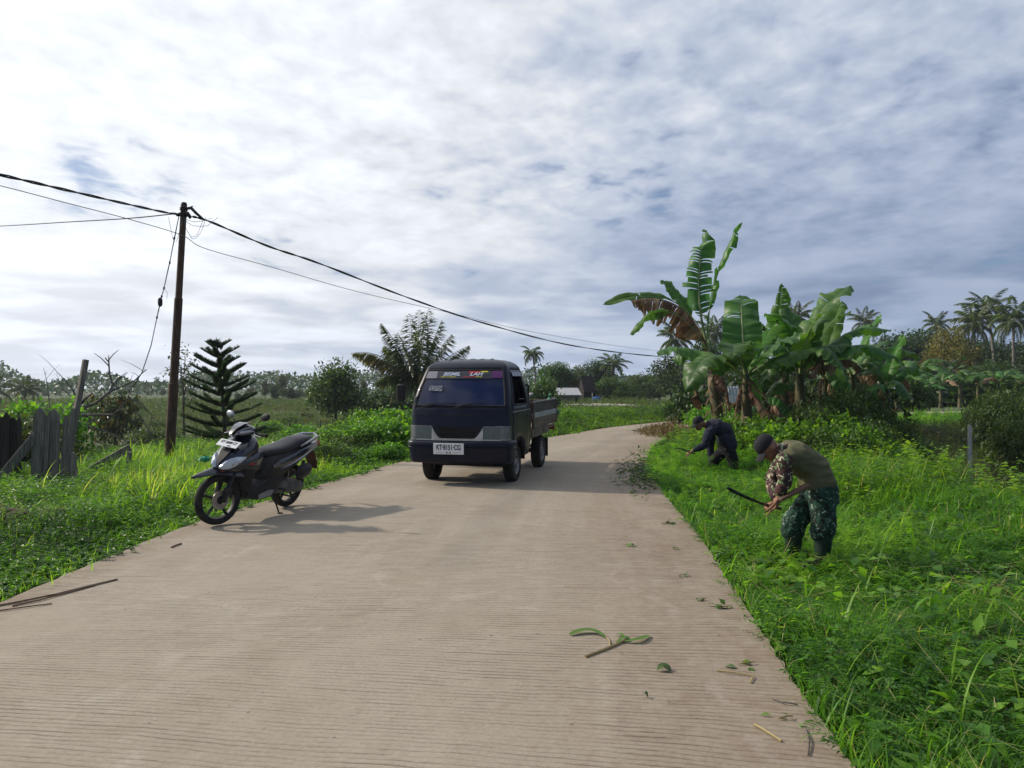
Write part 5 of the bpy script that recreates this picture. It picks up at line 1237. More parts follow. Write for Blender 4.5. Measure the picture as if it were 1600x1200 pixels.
def truck():
    th = R(-14); o = empty('pickup_truck', (-.635, 12.2, 0), th)
    f = Vector((0, 0)); o.location.z = float(zr(12.2)) + .012
    o.rotation_euler = (-math.atan(.0143) * -1, 0, th)
    tag(o, 'dark navy pickup truck with white number plate parked on the concrete road', 'truck')
    Z = [.36, .42, .52, .62, .70, .80, .92, 1.05, 1.14, 1.20, 1.27, 1.36, 1.45, 1.54, 1.62, 1.69, 1.74, 1.79, 1.84, 1.875, 1.90, 1.915]
    def ip(tab, z): return float(np.interp(z, [a for a, _ in tab], [b for _, b in tab]))
    HW = [(.36, .735), (.45, .77), (.62, .785), (1.05, .785), (1.18, .775), (1.45, .735), (1.69, .675), (1.79, .645), (1.84, .60), (1.875, .54), (1.90, .44), (1.915, .30)]
    YF = [(.36, -.70), (.45, -.745), (.62, -.755), (.92, -.735), (1.05, -.715), (1.18, -.685), (1.45, -.545), (1.69, -.405), (1.79, -.335), (1.84, -.27), (1.875, -.19), (1.90, -.08), (1.915, .03)]
    YB = [(.36, .84), (1.15, .84), (1.45, .75), (1.69, .66), (1.79, .62), (1.84, .58), (1.875, .52), (1.90, .44), (1.915, .32)]
    hw = lambda z: ip(HW, z); yf = lambda z: ip(YF, z); yb = lambda z: ip(YB, z)
    bow = .055
    nf, ns, nb, nc = 16, 22, 6, 5
    def ring(z):
        w, a, b = hw(z), yf(z), yb(z); r = min(float(np.interp(z, [1.0, 1.2], [.13, .065])), w * .4); rb = .08; pts = []
        def arch(x, y, zz):
            if abs(y) < .385 and zz < .80:
                za = .29 + math.sqrt(.385 ** 2 - y * y); return za + (.80 - za) * (zz - .36) / .44 if za > .36 else zz
            return zz
        for i in range(nf + 1):
            x = -(w - r) + 2 * (w - r) * i / nf; pts.append((x, a + bow * (x / w) ** 2, z))
        y0 = a + bow * ((w - r) / w) ** 2
        for k in range(1, nc): t = pi / 2 * k / nc; pts.append((w - r + r * sin(t), y0 + r * (1 - cos(t)), z))
        for i in range(ns + 1):
            y = y0 + r + (b - rb - y0 - r) * i / ns; pts.append((w, y, arch(w, y, z)))
        for k in range(1, 3): t = pi / 2 * k / 3; pts.append((w - rb + rb * cos(t), b - rb + rb * sin(t), z))
        for i in range(nb + 1): pts.append((w - rb - 2 * (w - rb) * i / nb, b, z))
        for k in range(1, 3): t = pi / 2 * k / 3; pts.append((-w + rb - rb * sin(t), b - rb + rb * cos(t), z))
        for i in range(ns + 1):
            y = b - rb + (y0 + r - b + rb) * i / ns; pts.append((-w, y, arch(-w, y, z)))
        for k in range(1, nc): t = pi / 2 * k / nc; pts.append((-w + r - r * cos(t - 0) , y0 + r - r * sin(t), z))
        return pts
    rings = [ring(z) for z in Z]; n = len(rings[0])
    iF = lambda k: k                         # front index
    s0 = nf + nc; b0 = s0 + ns + 3; l0 = b0 + nb + 3
    iz = {round(z, 3): i for i, z in enumerate(Z)}
    zw = iz[1.74]
    groups = dict(cab=[], windshield=[], door_r=[], door_l=[], hole=[], back=[])
    za, zb = iz[1.20], iz[1.69]
    for a in range(len(Z) - 1):
        for i in range(n):
            q = (a, i); g = 'cab'
            if 0 <= i < nf and za <= a < zw: g = 'windshield'
            elif s0 + 2 <= i < s0 + ns - 2:
                k = i - s0; g = 'door_r' if a >= 1 and a < zb + 1 else 'cab'
                if 4 <= k < ns - 4 and za <= a < zb: g = 'hole'
            elif l0 + 2 <= i < l0 + ns - 2:
                k = i - l0; g = 'door_l' if a >= 1 and a < zb + 1 else 'cab'
                if 4 <= k < ns - 4 and za <= a < zb: g = 'hole_l'
            elif b0 <= i < b0 + nb and iz[1.27] <= a < iz[1.62]: g = 'back'
            groups.setdefault(g, []).append(q)
    def part(g, name, mat, off=0.0, thick=True):
        mb = MB(); idx = {}; fs = []; vs = []
        cz = Vector((0, .1, 1.0))
        def vid(a, i):
            i %= n
            if (a, i) not in idx:
                p = Vector(rings[a][i])
                if off: d = Vector((p.x, p.y * .6, 0)); p = p + d.normalized() * off
                idx[(a, i)] = len(vs); vs.append(p)
            return idx[(a, i)]
        for a, i in groups[g]: fs.append((vid(a, i), vid(a, i + 1), vid(a + 1, i + 1), vid(a + 1, i)))
        if g == 'cab':
            fs.append(tuple(vid(len(Z) - 1, i) for i in range(n)))
        mb.add(vs, fs); return mb, mat, name
    def mk(g, name, mat, off=0.0, parent=o):
        mb, m_, nm = part(g, name, mat, off); ob = mb.build(nm, m_, parent, 50); return ob
    body = mk('cab', 'cab', M['paint'])
    sol = body.modifiers.new('s', 'SOLIDIFY'); sol.thickness = .03; sol.offset = -1
    ws = mk('windshield', 'windshield', M['glass_dark'], -.012)
    dr = mk('door_r', 'door', M['paint'], .005); dl = mk('door_l', 'door', M['paint'], .005)
    for d_ in (dr, dl): s_ = d_.modifiers.new('s', 'SOLIDIFY'); s_.thickness = .03; s_.offset = -1
    mk('hole_l', 'side_glass', M['glass_dark'], -.015); mk('back', 'rear_window', M['glass_dark'], -.01)
    # rubber seal round the windshield, window frames
    def loop(pts, r, name, mat, parent=o, closed=True):
        mb = MB(); pp = [Vector(p) for p in pts]; pp = pp + [pp[0]] if closed else pp
        mb.tube(pp, r, 6); return mb.build(name, mat, parent)
    wl = [rings[za][i] for i in range(nf + 1)] + [rings[a][nf] for a in range(za + 1, zw)] + [rings[zw][i] for i in range(nf, -1, -1)] + [rings[a][0] for a in range(zw - 1, za, -1)]
    loop(wl, .014, 'windshield_seal', M['black'])
    for sg, st in ((1, s0), (-1, l0)):
        wl = [rings[za][st + k] for k in range(4, ns - 3)] + [rings[a][st + ns - 4] for a in range(za + 1, zb)] + [rings[zb][st + k] for k in range(ns - 4, 3, -1)] + [rings[a][st + 4] for a in range(zb - 1, za, -1)]
        loop([(p[0] + sg * .004, p[1], p[2]) for p in wl], .013, 'window_frame', M['black'], dr if sg > 0 else dl)
        # rain visor above the window, moulding lines and the handle
        y_ = lambda k, a: rings[a][st + k]
        e = MB(); A = [y_(k if sg > 0 else ns - k, zb) for k in range(3, ns - 3)]
        e.loft([[(p[0] + sg * .012, p[1], p[2] + .02), (p[0] + sg * .035, p[1], p[2] - .045), (p[0] + sg * .04, p[1], p[2] - .045), (p[0] + sg * .02, p[1], p[2] + .022)] for p in A]); e.build('rain_visor', M['glass_dark'], dr if sg > 0 else dl)
        e = MB(); e.tube([(sg * .79, -.48, 1.10), (sg * .79, .72, 1.10)], .008, 6); e.build('moulding', M['steel'], dr if sg > 0 else dl)
        e = MB(); e.box((sg * .795, .56, 1.0), (.02, .14, .035), None, 0, .008); e.build('handle', M['black'], dr if sg > 0 else dl)
    # cabin behind the open window
    e = MB(); e.box((0, .12, .95), (1.36, 1.1, .5)); e.box((0, -.43, 1.12), (1.3, .3, .14), None, 0, .04); e.build('dashboard', M['black'], o)
    e = MB(); e.box((0, .70, 1.32), (1.2, .04, .55)); e.build('cab_lining', M['black'], o)
    for x in (-.36, .36):
        e = MB(); e.box((x, .30, 1.22), (.46, .14, .52), Matrix.Rotation(R(-12), 3, 'X'), 0, .05); e.box((x, .35, 1.52), (.24, .09, .17), Matrix.Rotation(R(-10), 3, 'X'), 0, .035); e.build('seat', M['seat_cloth'], o)
    e = MB(); e.lathe([(.17, -.012), (.185, 0), (.17, .012), (.158, 0)], (.36, -.22, 1.28), (0, -.5, .85), 24, 0, True); e.tube([(.36, -.22, 1.28), (.36, -.40, 1.14)], .03, 8); e.build('steering_wheel', M['black'], o)
    # ---- face of the truck
    def fy(x, z): w = hw(z); return yf(z) + bow * (x / w) ** 2
    def patch(x0, x1, z0, z1, off, nx=10, nz=2, th_=.025):
        mb = MB(); g = []
        for s in (0, 1):
            for j in range(nz + 1):
                z = z0 + (z1 - z0) * j / nz
                for i in range(nx + 1):
                    x = x0 + (x1 - x0) * i / nx; g.append((x, fy(x, z) - off + s * th_, z))
        m = (nx + 1) * (nz + 1); fs = []
        for s in (0, 1):
            for j in range(nz):
                for i in range(nx):
                    q = s * m + j * (nx + 1) + i; fs.append((q, q + 1, q + nx + 2, q + nx + 1))
        per = [i for i in range(nx + 1)] + [(j + 1) * (nx + 1) - 1 for j in range(1, nz + 1)] + [nz * (nx + 1) + i for i in range(nx - 1, -1, -1)] + [j * (nx + 1) for j in range(nz - 1, 0, -1)]
        for i in range(len(per)):
            a, b = per[i], per[(i + 1) % len(per)]; fs.append((a, b, m + b, m + a))
        mb.add(g, fs); return mb
    # bumper wraps round the corners
    e = MB(); prof = [(.34, .0), (.36, .03), (.43, .045), (.50, .038), (.53, .045), (.575, .05), (.585, .036), (.60, .036), (.61, .052), (.655, .055), (.675, .035), (.68, 0)]
    pathx = []
    rg = ring(.62); order = list(range(l0 + ns - 3, n)) + list(range(0, s0 + 4))
    rr = []
    for z, off in prof:
        rz_ = ring(max(z, .45)); row = []
        for i in order:
            p = Vector(rz_[i]); d = Vector((p.x * .75, p.y if p.y < -.3 else p.y * .0, 0))
            if p.y > -.55: d = Vector((p.x, 0, 0))
            d.normalize(); row.append((p.x + d.x * off, p.y + d.y * off, z))
        rr.append(row)
    e.loft(rr, 0, False, closed=False); e.build('bumper', M['paint'], o, 50)
    e = patch(-.45, .45, .40, .43, .046, 8, 1, .02); e.build('air_slot', M['black'], o)
    # grille: chrome U round a dark mesh
    e = patch(-.34, .34, .70, .885, .006, 14, 4, .02); gr = e.build('grille', M['black'], o)
    e = MB()
    for k in range(6): e.tube([(x, fy(x, .73 + k * .026) - .012, .73 + k * .026) for x in np.linspace(-.3, .3, 9)], .004, 4)
    e.build('grille_bars', M['under'], gr)
    e = MB(); U = []
    for t in np.linspace(0, 1, 21):
        x = -.40 + .80 * t; e_ = abs(2 * t - 1)
        zt = .715 + .17 * max(0, (e_ - .66) / .34) ** 1.5 if e_ > .66 else .715
        zb_ = .685
        U.append([(x, fy(x, zb_) - .022, zb_), (x, fy(x, zt) - .026, zt), (x, fy(x, zt) + .012, zt), (x, fy(x, zb_) + .012, zb_)])
    e.loft(U); e.build('grille_frame', M['chrome'], o, 30)
    e = patch(-.40, .40, .885, .897, .014, 12, 1, .02); e.build('grille_strip', M['paint'], o)
    for sg in (-1, 1):
        a, b = (.40, .665) if sg > 0 else (-.665, -.40)
        fr = patch(min(a, b) - .0, max(a, b), .685, .90, .010, 6, 2, .03).build('headlight', M['steel'], o)
        patch(a + .004, b - .004, .688, .703, .016, 6, 1, .02).build('lamp_trim', M['chrome'], fr)
        patch(a + .008, b - .008, .708, .892, .016, 6, 2, .02).build('lens', M['lens'], fr)
        e = MB()
        for z0, z1, off, mat, nm in ((.685, .905, .008, 'steel', 'turn_signal'), (.72, .89, .014, 'lens_orange', 'signal_lens')):
            e = MB(); rr = []
            for z in (z0, (z0 + z1) / 2, z1):
                q = ring(z); order = (list(range(nf - 1, nf + nc + 1)) if sg > 0 else list(range(n - nc + 1 - 1, n)) + [0, 1])
                row = []
                for i in order:
                    p = Vector(q[i]); d = Vector((p.x * .8, p.y, 0)).normalized(); row.append((p.x + d.x * off, p.y + d.y * off, z))
                rr.append(row)
            e.loft(rr, 0, False, closed=False); ob = e.build(nm, M[mat], o if nm == 'turn_signal' else ts, 50)
            if nm == 'turn_signal': ts = ob
    # number plate
    zc = .565; pxl = -.115; yp = fy(pxl, .56) - .062
    e = MB(); e.box((pxl, yp, zc), (.475, .008, .165), None, 0, .004); pt = e.build('number_plate', M['plate'], o)
    Mt = Matrix.Translation((pxl, yp - .0055, zc + .018)) @ Matrix.Rotation(R(90), 4, 'X')
    text_mesh('KT·8151·CG', .105, M['ink'], pt, 'plate_number', Mt, .70)
    text_mesh('04 · 26', .036, M['ink'], pt, 'plate_date', Matrix.Translation((pxl, yp - .0055, zc - .057)) @ Matrix.Rotation(R(90), 4, 'X'), .8)
    e = MB()
    for s in (-1, 1): e.box((pxl + s * .14, yp - .005, zc - .057), (.12, .003, .003))
    e.build('plate_rule', M['ink'], pt)
    # band of lettering across the top of the windshield
    M['band'] = surf('sticker_band', (.035, .04, .055), (.06, .06, .075), .35, 9); M['sk_purple'] = surf('sticker_purple', (.11, .03, .13), None, .35)
    M['sk_white'] = surf('sticker_white', (.55, .60, .72), None, .4); M['sk_red'] = surf('sticker_red', (.42, .03, .04), None, .4); M['sk_yellow'] = surf('sticker_yellow', (.55, .52, .06), None, .4); M['sk_grey'] = surf('sticker_grey', (.22, .22, .25), None, .4)
    bd = patch(-.615, .615, 1.610, 1.727, .008, 12, 2, .004).build('sticker_band', M['band'], ws)
    patch(.45, .61, 1.620, 1.727, .011, 3, 2, .003).build('purple_patch', M['sk_purple'], ws)
    patch(-.61, -.43, 1.615, 1.723, .011, 3, 2, .003).build('grey_patch', M['sk_grey'], ws)
    slope = math.atan2(yf(1.715) - yf(1.615), .10)
    def Tm(x, z, off=.013): return Matrix.Translation((x, fy(x, z) - off, z)) @ Matrix.Rotation(R(90) - slope, 4, 'X')
    text_mesh('BISMIL', .085, M['sk_white'], ws, 'band_letters', Tm(-.19, 1.677), 1.15, font_shear=.3)
    text_mesh('LAH', .085, M['sk_white'], ws, 'band_letters', Tm(.20, 1.677), 1.25, font_shear=.3)
    patch(.08, .26, 1.687, 1.723, .0105, 3, 1, .003).build('red_block', M['sk_red'], ws); patch(.27, .38, 1.705, 1.725, .0105, 3, 1, .003).build('yellow_block', M['sk_yellow'], ws)
    patch(.0, .20, 1.632, 1.643, .0105, 3, 1, .003).build('red_line', M['sk_red'], ws); patch(.20, .30, 1.632, 1.643, .0107, 3, 1, .003).build('yellow_line', M['sk_yellow'], ws); patch(-.36, -.12, 1.632, 1.641, .0105, 3, 1, .003).build('yellow_line', M['sk_yellow'], ws)
    # small faded sticker lower on the glass
    M['sk_pale'] = surf('sticker_pale', (.05, .07, .10), (.30, .34, .36), .5, 40, lo=.5, hi=.6)
    patch(-.52, -.30, 1.42, 1.50, .010, 4, 2, .003).build('faded_sticker', M['sk_pale'], ws)
    # wipers
    for x0, x1 in ((-.60, -.05), (-.05, .42)):
        e = MB(); P0 = Vector((x0, fy(x0, 1.165) - .02, 1.165)); P1 = Vector((x0 + .26, fy(x0 + .26, 1.25) - .03, 1.25)); P2 = Vector((x1, fy(x1, 1.255) - .018, 1.255)); P3 = Vector((x0 + .07, fy(x0 + .07, 1.23) - .018, 1.23))
        e.tube([P0, P0 + Vector((.05, -.012, .02)), P1], [.012, .009, .006], 6); e.tube([P3, P1, P2], .006, 5); e.build('wiper', M['black'], o)
    e = MB(); e.tube([(x, fy(x, 1.06) - .002, 1.06) for x in np.linspace(-.68, .68, 15)], .004, 4); e.build('panel_seam', M['under'], o)
    # mirror
    e = MB(); e.tube([(-.76, -.52, 1.16), (-.90, -.56, 1.22), (-.96, -.56, 1.30)], .012, 6); e.build('mirror_arm', M['black'], o)
    e = MB(); e.box((-.97, -.56, 1.40), (.135, .06, .27), None, 0, .03); e.build('mirror', M['black'], o)
    # ---- roof ribs
    e = MB()
    for x in (-.34, -.17, 0, .17, .34): e.tube([(x, yf(1.86) + .08, 1.868), (x * .95, -.02, 1.908), (x * .9, .2, 1.916)], .012, 6)
    e.build('roof_ribs', M['paint'], o)
    # ---- bed
    y0, y1 = .93, 3.0; W = .785
    e = MB(); e.box((0, (y0 + y1) / 2, .70), (1.5, y1 - y0 - .06, .06)); e.build('bed_floor', M['bed_rust'], o)
    for sg in (-1, 1):
        s = empty('bed_side', (0, 0, 0)); s.parent = o
        def slab(z0, z1, x, t, mat, nm, yy0=y0, yy1=y1): mb = MB(); mb.box((sg * x, (yy0 + yy1) / 2, (z0 + z1) / 2), (t, yy1 - yy0, z1 - z0), None, 0, .006); return mb.build(nm, M[mat], s)
        slab(1.02, 1.20, W - .012, .03, 'bed_board', 'top_board'); slab(.93, 1.018, W, .036, 'bed_silver', 'silver_band'); slab(.76, .928, W - .004, .03, 'bed_rust', 'lower_panel'); slab(.60, .755, W - .03, .03, 'bed_rust', 'skirt_panel', y0, 2.36 if sg > 0 else 2.36)
        mb = MB()
        for y in (y0 + .02, y1 - .02): mb.box((sg * (W + .016), y, .98), (.022, .05, .44), None, 0, .005)
        mb.build('bed_stake', M['bed_rust'], s)
        mb = MB(); mb.tube([(sg * W, y0, 1.205), (sg * W, y1, 1.205)], .014, 6); mb.build('top_rail', M['steel'], s)
    e = MB(); e.box((0, y1 + .015, .97), (1.56, .03, .45), None, 0, .006); e.build('tailgate', M['bed_rust'], o)
    e = MB(); e.box((0, y0, .97), (1.5, .03, .45), None, 0, .006); e.build('headboard', M['bed_board'], o)
    e = MB()
    for x in (-.7, 0, .7): e.tube([(x, y0 + .03, .95), (x, y0 + .03, 1.50)], .018, 6)
    for z in (1.28, 1.50): e.tube([(-.7, y0 + .03, z), (.7, y0 + .03, z)], .018, 6)
    e.build('guard_frame', M['black'], o)
    # ---- chassis
    e = MB()
    for x in (-.36, .36): e.beam((x, -.6, .43), (x, 2.95, .52), .06, .10)
    e.box((0, .0, .26), (1.2, .08, .07)); e.box((0, 1.98, .30), (1.2, .08, .08)); e.ell((0, 1.98, .30), (.13, .13, .12)); e.tube([(0, .2, .4), (0, 1.98, .31)], .035, 8)
    e.box((0, -.1, .42), (.75, .75, .16), None, 0, .03); e.box((-.42, -.62, .37), (.10, .10, .1), None, 0, .02); e.tube([(-.5, -.62, .33), (.5, -.62, .33)], .022, 6); e.box((.45, 1.0, .42), (.3, .45, .2), None, 0, .04)
    e.tube([(.25, .3, .3), (.3, 1.2, .3), (.42, 2.4, .34), (.42, 2.9, .36)], .026, 8); e.box((0, .05, .56), (1.36, 1.2, .12))
    e.build('chassis', M['under'], o)
    for y in (0, 1.97):
        for sg in (-1, 1):
            w = empty('wheel', (0, 0, 0)); w.parent = o; c = (sg * .655, y, .288)
            wheel(w, c, .288, .165, sg, .178)
            e = MB(); q = sg
            prof = [(.182, .0), (.18, .07 * 1), (.168, .078), (.155, .05), (.12, .042), (.11, .055), (.07, .06), (.06, .075), (.035, .08), (.0, .08)]
            e.lathe([(r_, q * h) for r_, h in prof], c, (1, 0, 0), 28)
            e.build('rim', M['steel'], w, 40)
            e = MB()
            for k in range(10): a = 2 * pi * k / 10; e.ell((c[0] + sg * .046, c[1] + cos(a) * .138, c[2] + sin(a) * .138), (.004, .016, .012), None, 8, 4)
            for k in range(5): a = 2 * pi * k / 5; e.ell((c[0] + sg * .06, c[1] + cos(a) * .085, c[2] + sin(a) * .085), (.008, .011, .011), None, 6, 4)
            e.build('rim_holes', M['under'], w)
            e = MB(); e.loft([[Vector((sg * xx, y + cos(t) * rr_, .295 + sin(t) * rr_)) for xx, rr_ in ((.775, .383), (.775, .365), (.45, .365), (.45, .383))] for t in np.linspace(.05, pi - .05, 14)])
            if y == 0: e.build('wheel_arch', M['under'], o)
    for sg in (-1, 1):
        e = MB(); e.box((sg * .655, 2.36, .33), (.2, .015, .34)); e.build('mud_flap', M['black'], o)
    e = MB()
    for sg in (-1, 1): e.box((sg * .62, y1 + .03, .66), (.26, .05, .10), None, 0, .01)
    e.build('rear_lamp', M['lens_red'], o)
    # ---- things lying on the bed
    return o
TRK = truck(); bpy.context.view_layer.update()
def on_truck(p): return TRK.matrix_world @ Vector(p)
def truck_load():
    a, b = on_truck((.50, 1.15, 1.22)), on_truck((.62, 2.1, 1.245))
    mb = MB(); mb.beam(on_truck((.45, 1.0, 1.22)), on_truck((.5, 1.95, 1.32)), .16, .045, 0, 0, .01); o = mb.build('plank', surf('grey_plank', (.17, .165, .16), (.33, .32, .30), .8, 6, .3, 30)); rebase(o, on_truck((.5, 1.5, 1.25)))
    tag(o, 'grey plank sticking up out of the truck bed behind the cab', 'plank')
    random.seed(4); mb = MB(); c = on_truck((.66, 3.12, 1.02)); rings = []
    for i in range(9):
        t = i / 8; r = .13 * (sin(pi * min(1, t * .92 + .08)) ** .6) * (1.15 if t < .5 else .8) + .015; rings.append([c + Vector((cos(a) * r * (1.1 + .08 * sin(3 * a + i)), sin(a) * r * .8, (t - .5) * .46)) for a in np.linspace(0, 2 * pi, 14)[:-1]])
    mb.loft(rings); mb.tube([c + Vector((0, 0, .2)), c + Vector((-.02, -.05, .27))], .03, 6)
    o = mb.build('sack', surf('green_sack', (.03, .12, .06), (.08, .24, .13), .6, 9, .5, 20)); rebase(o, c)
    tag(o, 'green plastic sack hanging over the rear corner of the truck bed', 'sack')
    # headboard load: dark bundle
    random.seed(8); mb = MB(); c = on_truck((.2, 1.45, 1.0)); mb.ell(c, (.4, .35, .28), None, 12, 8); o = mb.build('tarpaulin', surf('dark_tarp', (.03, .03, .03), (.07, .065, .06), .8, 5, .6, 9)); rebase(o, c)
    tag(o, 'dark folded tarpaulin lying low in the truck bed', 'tarpaulin')
truck_load()
# ---------------------------------------------------------------- scooter (x forward, y to the rider's left)
M['scoot'] = surf('scooter_paint', (.008, .010, .018), (.014, .017, .028), .2, 3, c3=(.024, .025, .03), coat=.6, spec=.5)
M['scoot_grey'] = surf('scooter_grey', (.013, .013, .015), (.028, .027, .027), .5, 7, .2, 80, c3=(.045, .038, .03))
M['scoot_silver'] = surf('scooter_silver', (.22, .23, .26), (.33, .34, .36), .35, 6, metal=.5)
M['scoot_lens'] = surf('scooter_lens', (.42, .46, .52), (.62, .66, .70), .08, 9, spec=.8)
M['seat_vinyl'] = surf('seat_vinyl', (.012, .012, .016), (.022, .022, .028), .40, 10, .25, 120)
M['sc_red'] = surf('scooter_red', (.30, .03, .03), None, .4); M['sc_brown'] = surf('scooter_flap', (.05, .02, .016), (.09, .035, .025), .55, 8)
M['alu'] = surf('engine_alloy', (.09, .088, .085), (.17, .165, .155), .6, 8, .3, 60, metal=.4, c3=(.05, .04, .03))
M['disc'] = surf('brake_disc', (.25, .22, .20), (.36, .32, .28), .4, 20, metal=.7)
def sec(x, cz, hw_, hh, p=2.4, n=18, cy=0.0, tilt=0.0, bot=1.0):
    out = []
    for k in range(n):
        a = 2 * pi * k / n; c, s = cos(a), sin(a)
        y = hw_ * math.copysign(abs(c) ** (2 / p), c); z = hh * math.copysign(abs(s) ** (2 / p), s)
        if s < 0: y *= bot
        out.append(Vector((x + tilt * z, cy + y, cz + z)))
    return out
def scooter():
    f = Vector((-3.30, 8.52, 0)); r_ = Vector((-2.87, 9.72, 0)); d = (f - r_).normalized()
    yaw = math.atan2(d.y, d.x); zl = float(zr(r_.y)) + .012
    o = empty('scooter', (r_.x, r_.y, zl)); o.rotation_mode = 'XYZ'
    Ml = Matrix.Rotation(yaw, 4, 'Z') @ Matrix.Rotation(R(-0.6), 4, 'Y').inverted() @ Matrix.Rotation(R(-9), 4, 'X')
    o.rotation_euler = Ml.to_euler()
    tag(o, 'black and silver motor scooter leaning on its side stand at the grass edge', 'scooter')
    WB = 1.27; R0 = .278
    sax0 = Vector((WB, 0, R0)); sax1 = Vector((.97, 0, .98)); ax = (sax1 - sax0).normalized()
    ST = Matrix.Translation(sax1) @ Matrix.Rotation(R(-17), 4, ax) @ Matrix.Translation(-sax1)
    def b(mb, name, mat, parent=o, steer=False, smooth=40):
        ob = mb.build(name, M[mat], parent, smooth)
        if steer: ob.data.transform(ST)
        return ob
    def tyre(x, w, parent, steer):
        e = MB(); c = (x, 0, R0); prof = [(R0 - .062, -.03), (R0 - .04, -w / 2), (R0 - .016, -w / 2 * .92), (R0 - .003, -w * .25), (R0, 0), (R0 - .003, w * .25), (R0 - .016, w / 2 * .92), (R0 - .04, w / 2), (R0 - .062, .03)]
        e.lathe(prof, c, (0, 1, 0), 40, 0, True); b(e, 'tyre', 'rubber', parent, steer)
        e = MB(); e.lathe([(R0 - .055, -.032), (R0 - .052, .032), (R0 - .072, .028), (R0 - .08, 0), (R0 - .072, -.028)], c, (0, 1, 0), 40, 0, True)
        e.lathe([(.012, -.06), (.045, -.045), (.045, .045), (.012, .06)], c, (0, 1, 0), 16)
        for k in range(5):
            a = 2 * pi * k / 5 + .25; e.tube([(x + cos(a) * .03, 0, R0 + sin(a) * .03), (x + cos(a + .12) * .12, 0, R0 + sin(a + .12) * .12), (x + cos(a + .1) * (R0 - .07), 0, R0 + sin(a + .1) * (R0 - .07))], [.022, .015, .018], 6)
        b(e, 'rim', 'scoot_grey', parent, steer)
    fw = empty('front_wheel'); fw.parent = o; tyre(WB, .085, fw, True)
    e = MB(); e.lathe([(.045, .05), (.105, .05), (.105, .054), (.045, .054)], (WB, 0, R0), (0, 1, 0), 30, 0, True); b(e, 'brake_disc', 'disc', fw, True)
    rw = empty('rear_wheel'); rw.parent = o; tyre(0, .1, rw, False)
    # fork
    e = MB()
    for s in (-1, 1):
        e.tube([(WB - .02, s * .085, R0 - .02), (WB - .06, s * .085, R0 + .12), (WB - .16, s * .075, .60)], [.026, .03, .022], 8)
        e.tube([(WB - .02, s * .07, R0), (WB - .02, s * .1, R0)], .025, 8)
    e.box((WB - .05, .095, R0 + .10), (.07, .04, .10), Matrix.Rotation(.5, 3, 'Y'), 0, .012)
    e.tube([(WB - .16, -.075, .60), (WB - .16, .075, .60)], .035, 8); e.tube([(WB - .15, 0, .58), sax1], .03, 8)
    b(e, 'fork', 'scoot_grey', o, True)
    # front fender: long beak over the wheel
    e = MB(); rings = []
    for t in np.linspace(0, 1, 14):
        x = 1.60 - .62 * t; z = .560 + .135 * sin(min(1, t * 1.15) * pi / 2) - .02 * t
        w = .012 + .082 * min(1, t * 1.9) ** .7; dn = .015 + .085 * min(1, t * 1.5) + .10 * max(0, t - .45)
        rings.append([Vector((x, y * w, z - (abs(y) ** 2.2) * dn)) for y in np.linspace(-1, 1, 11)] + [Vector((x, y * w * .9, z - .012 - (abs(y) ** 2.2) * dn)) for y in np.linspace(1, -1, 11)])
    e.loft(rings); fd = b(e, 'front_fender', 'scoot', o, True)
    e = MB()
    for s in (-1, 1): e.prism([(1.33, .60), (1.10, .655), (1.00, .69), (1.04, .64), (1.2, .60)], .004, Matrix.Translation((0, s * .098, 0)) @ Matrix.Rotation(R(90), 4, 'X'))
    b(e, 'red_stripe', 'sc_red', fd, True)
    # front cowl with a sharp V nose
    e = MB(); rings = []
    for x, cz, w, hh, p, tl in ((1.335, .685, .012, .035, 2, -.3), (1.30, .70, .075, .085, 2.2, -.35), (1.24, .725, .135, .125, 2.4, -.38), (1.16, .755, .175, .165, 2.6, -.4), (1.08, .775, .19, .20, 2.8, -.4), (1.00, .775, .19, .22, 3, -.35), (.955, .77, .175, .215, 3, -.35)):
        rings.append(sec(x, cz, w, hh, p, 20, 0, tl, .92))
    e.loft(rings); cw = b(e, 'front_cowl', 'scoot')
    # leg shield going down to the floor
    e = MB(); rings = []
    for z, x, w, t in ((.90, .95, .16, .05), (.75, 1.0, .20, .06), (.60, 1.03, .205, .065), (.48, 1.02, .185, .07), (.38, .98, .16, .08), (.30, .90, .14, .09)):
        rings.append([Vector((x - .02 + t * cos(a) - .04 * abs(sin(a)) ** 2, w * sin(a), z)) for a in np.linspace(0, 2 * pi, 19)[:-1]])
    e.loft(rings); b(e, 'leg_shield', 'scoot_grey')
    # side wings of the leg shield, running back from the lamps
    for s in (-1, 1):
        e = MB(); e.loft([[Vector((x, s * (w + q[0] * .016), z + q[1] * h)) for q in ((0, 1), (1.2, .6), (1.4, 0), (1.0, -.7), (0, -1))] for x, w, z, h in ((1.26, .10, .66, .012), (1.18, .15, .68, .035), (1.08, .19, .70, .06), (.98, .205, .72, .085), (.90, .20, .735, .08), (.84, .185, .745, .03))])
        wg = b(e, 'side_wing', 'scoot')
        e = MB(); e.prism([(1.10, .70), (.96, .735), (.90, .73), (1.0, .68)], .006, Matrix.Translation((0, s * .222, 0)) @ Matrix.Rotation(R(90), 4, 'X')); b(e, 'red_stripe', 'sc_red', wg)
        # head lamp: swept lens on each side of the nose
        e = MB(); rr = []
        for x, y, z, h in ((1.335, .022, .665, .015), (1.305, .062, .685, .045), (1.265, .098, .705, .058), (1.215, .135, .728, .055), (1.15, .165, .752, .032), (1.10, .178, .77, .010)):
            rr.append([Vector((x + .026, s * (y + .014), z - h)), Vector((x + .040, s * (y + .024), z)), Vector((x + .008, s * (y + .012), z + h)), Vector((x - .05, s * (y - .03), z + h * .5)), Vector((x - .05, s * (y - .03), z - h))])
        e.loft(rr); hl = b(e, 'headlight', 'scoot_lens', cw, False, 60)
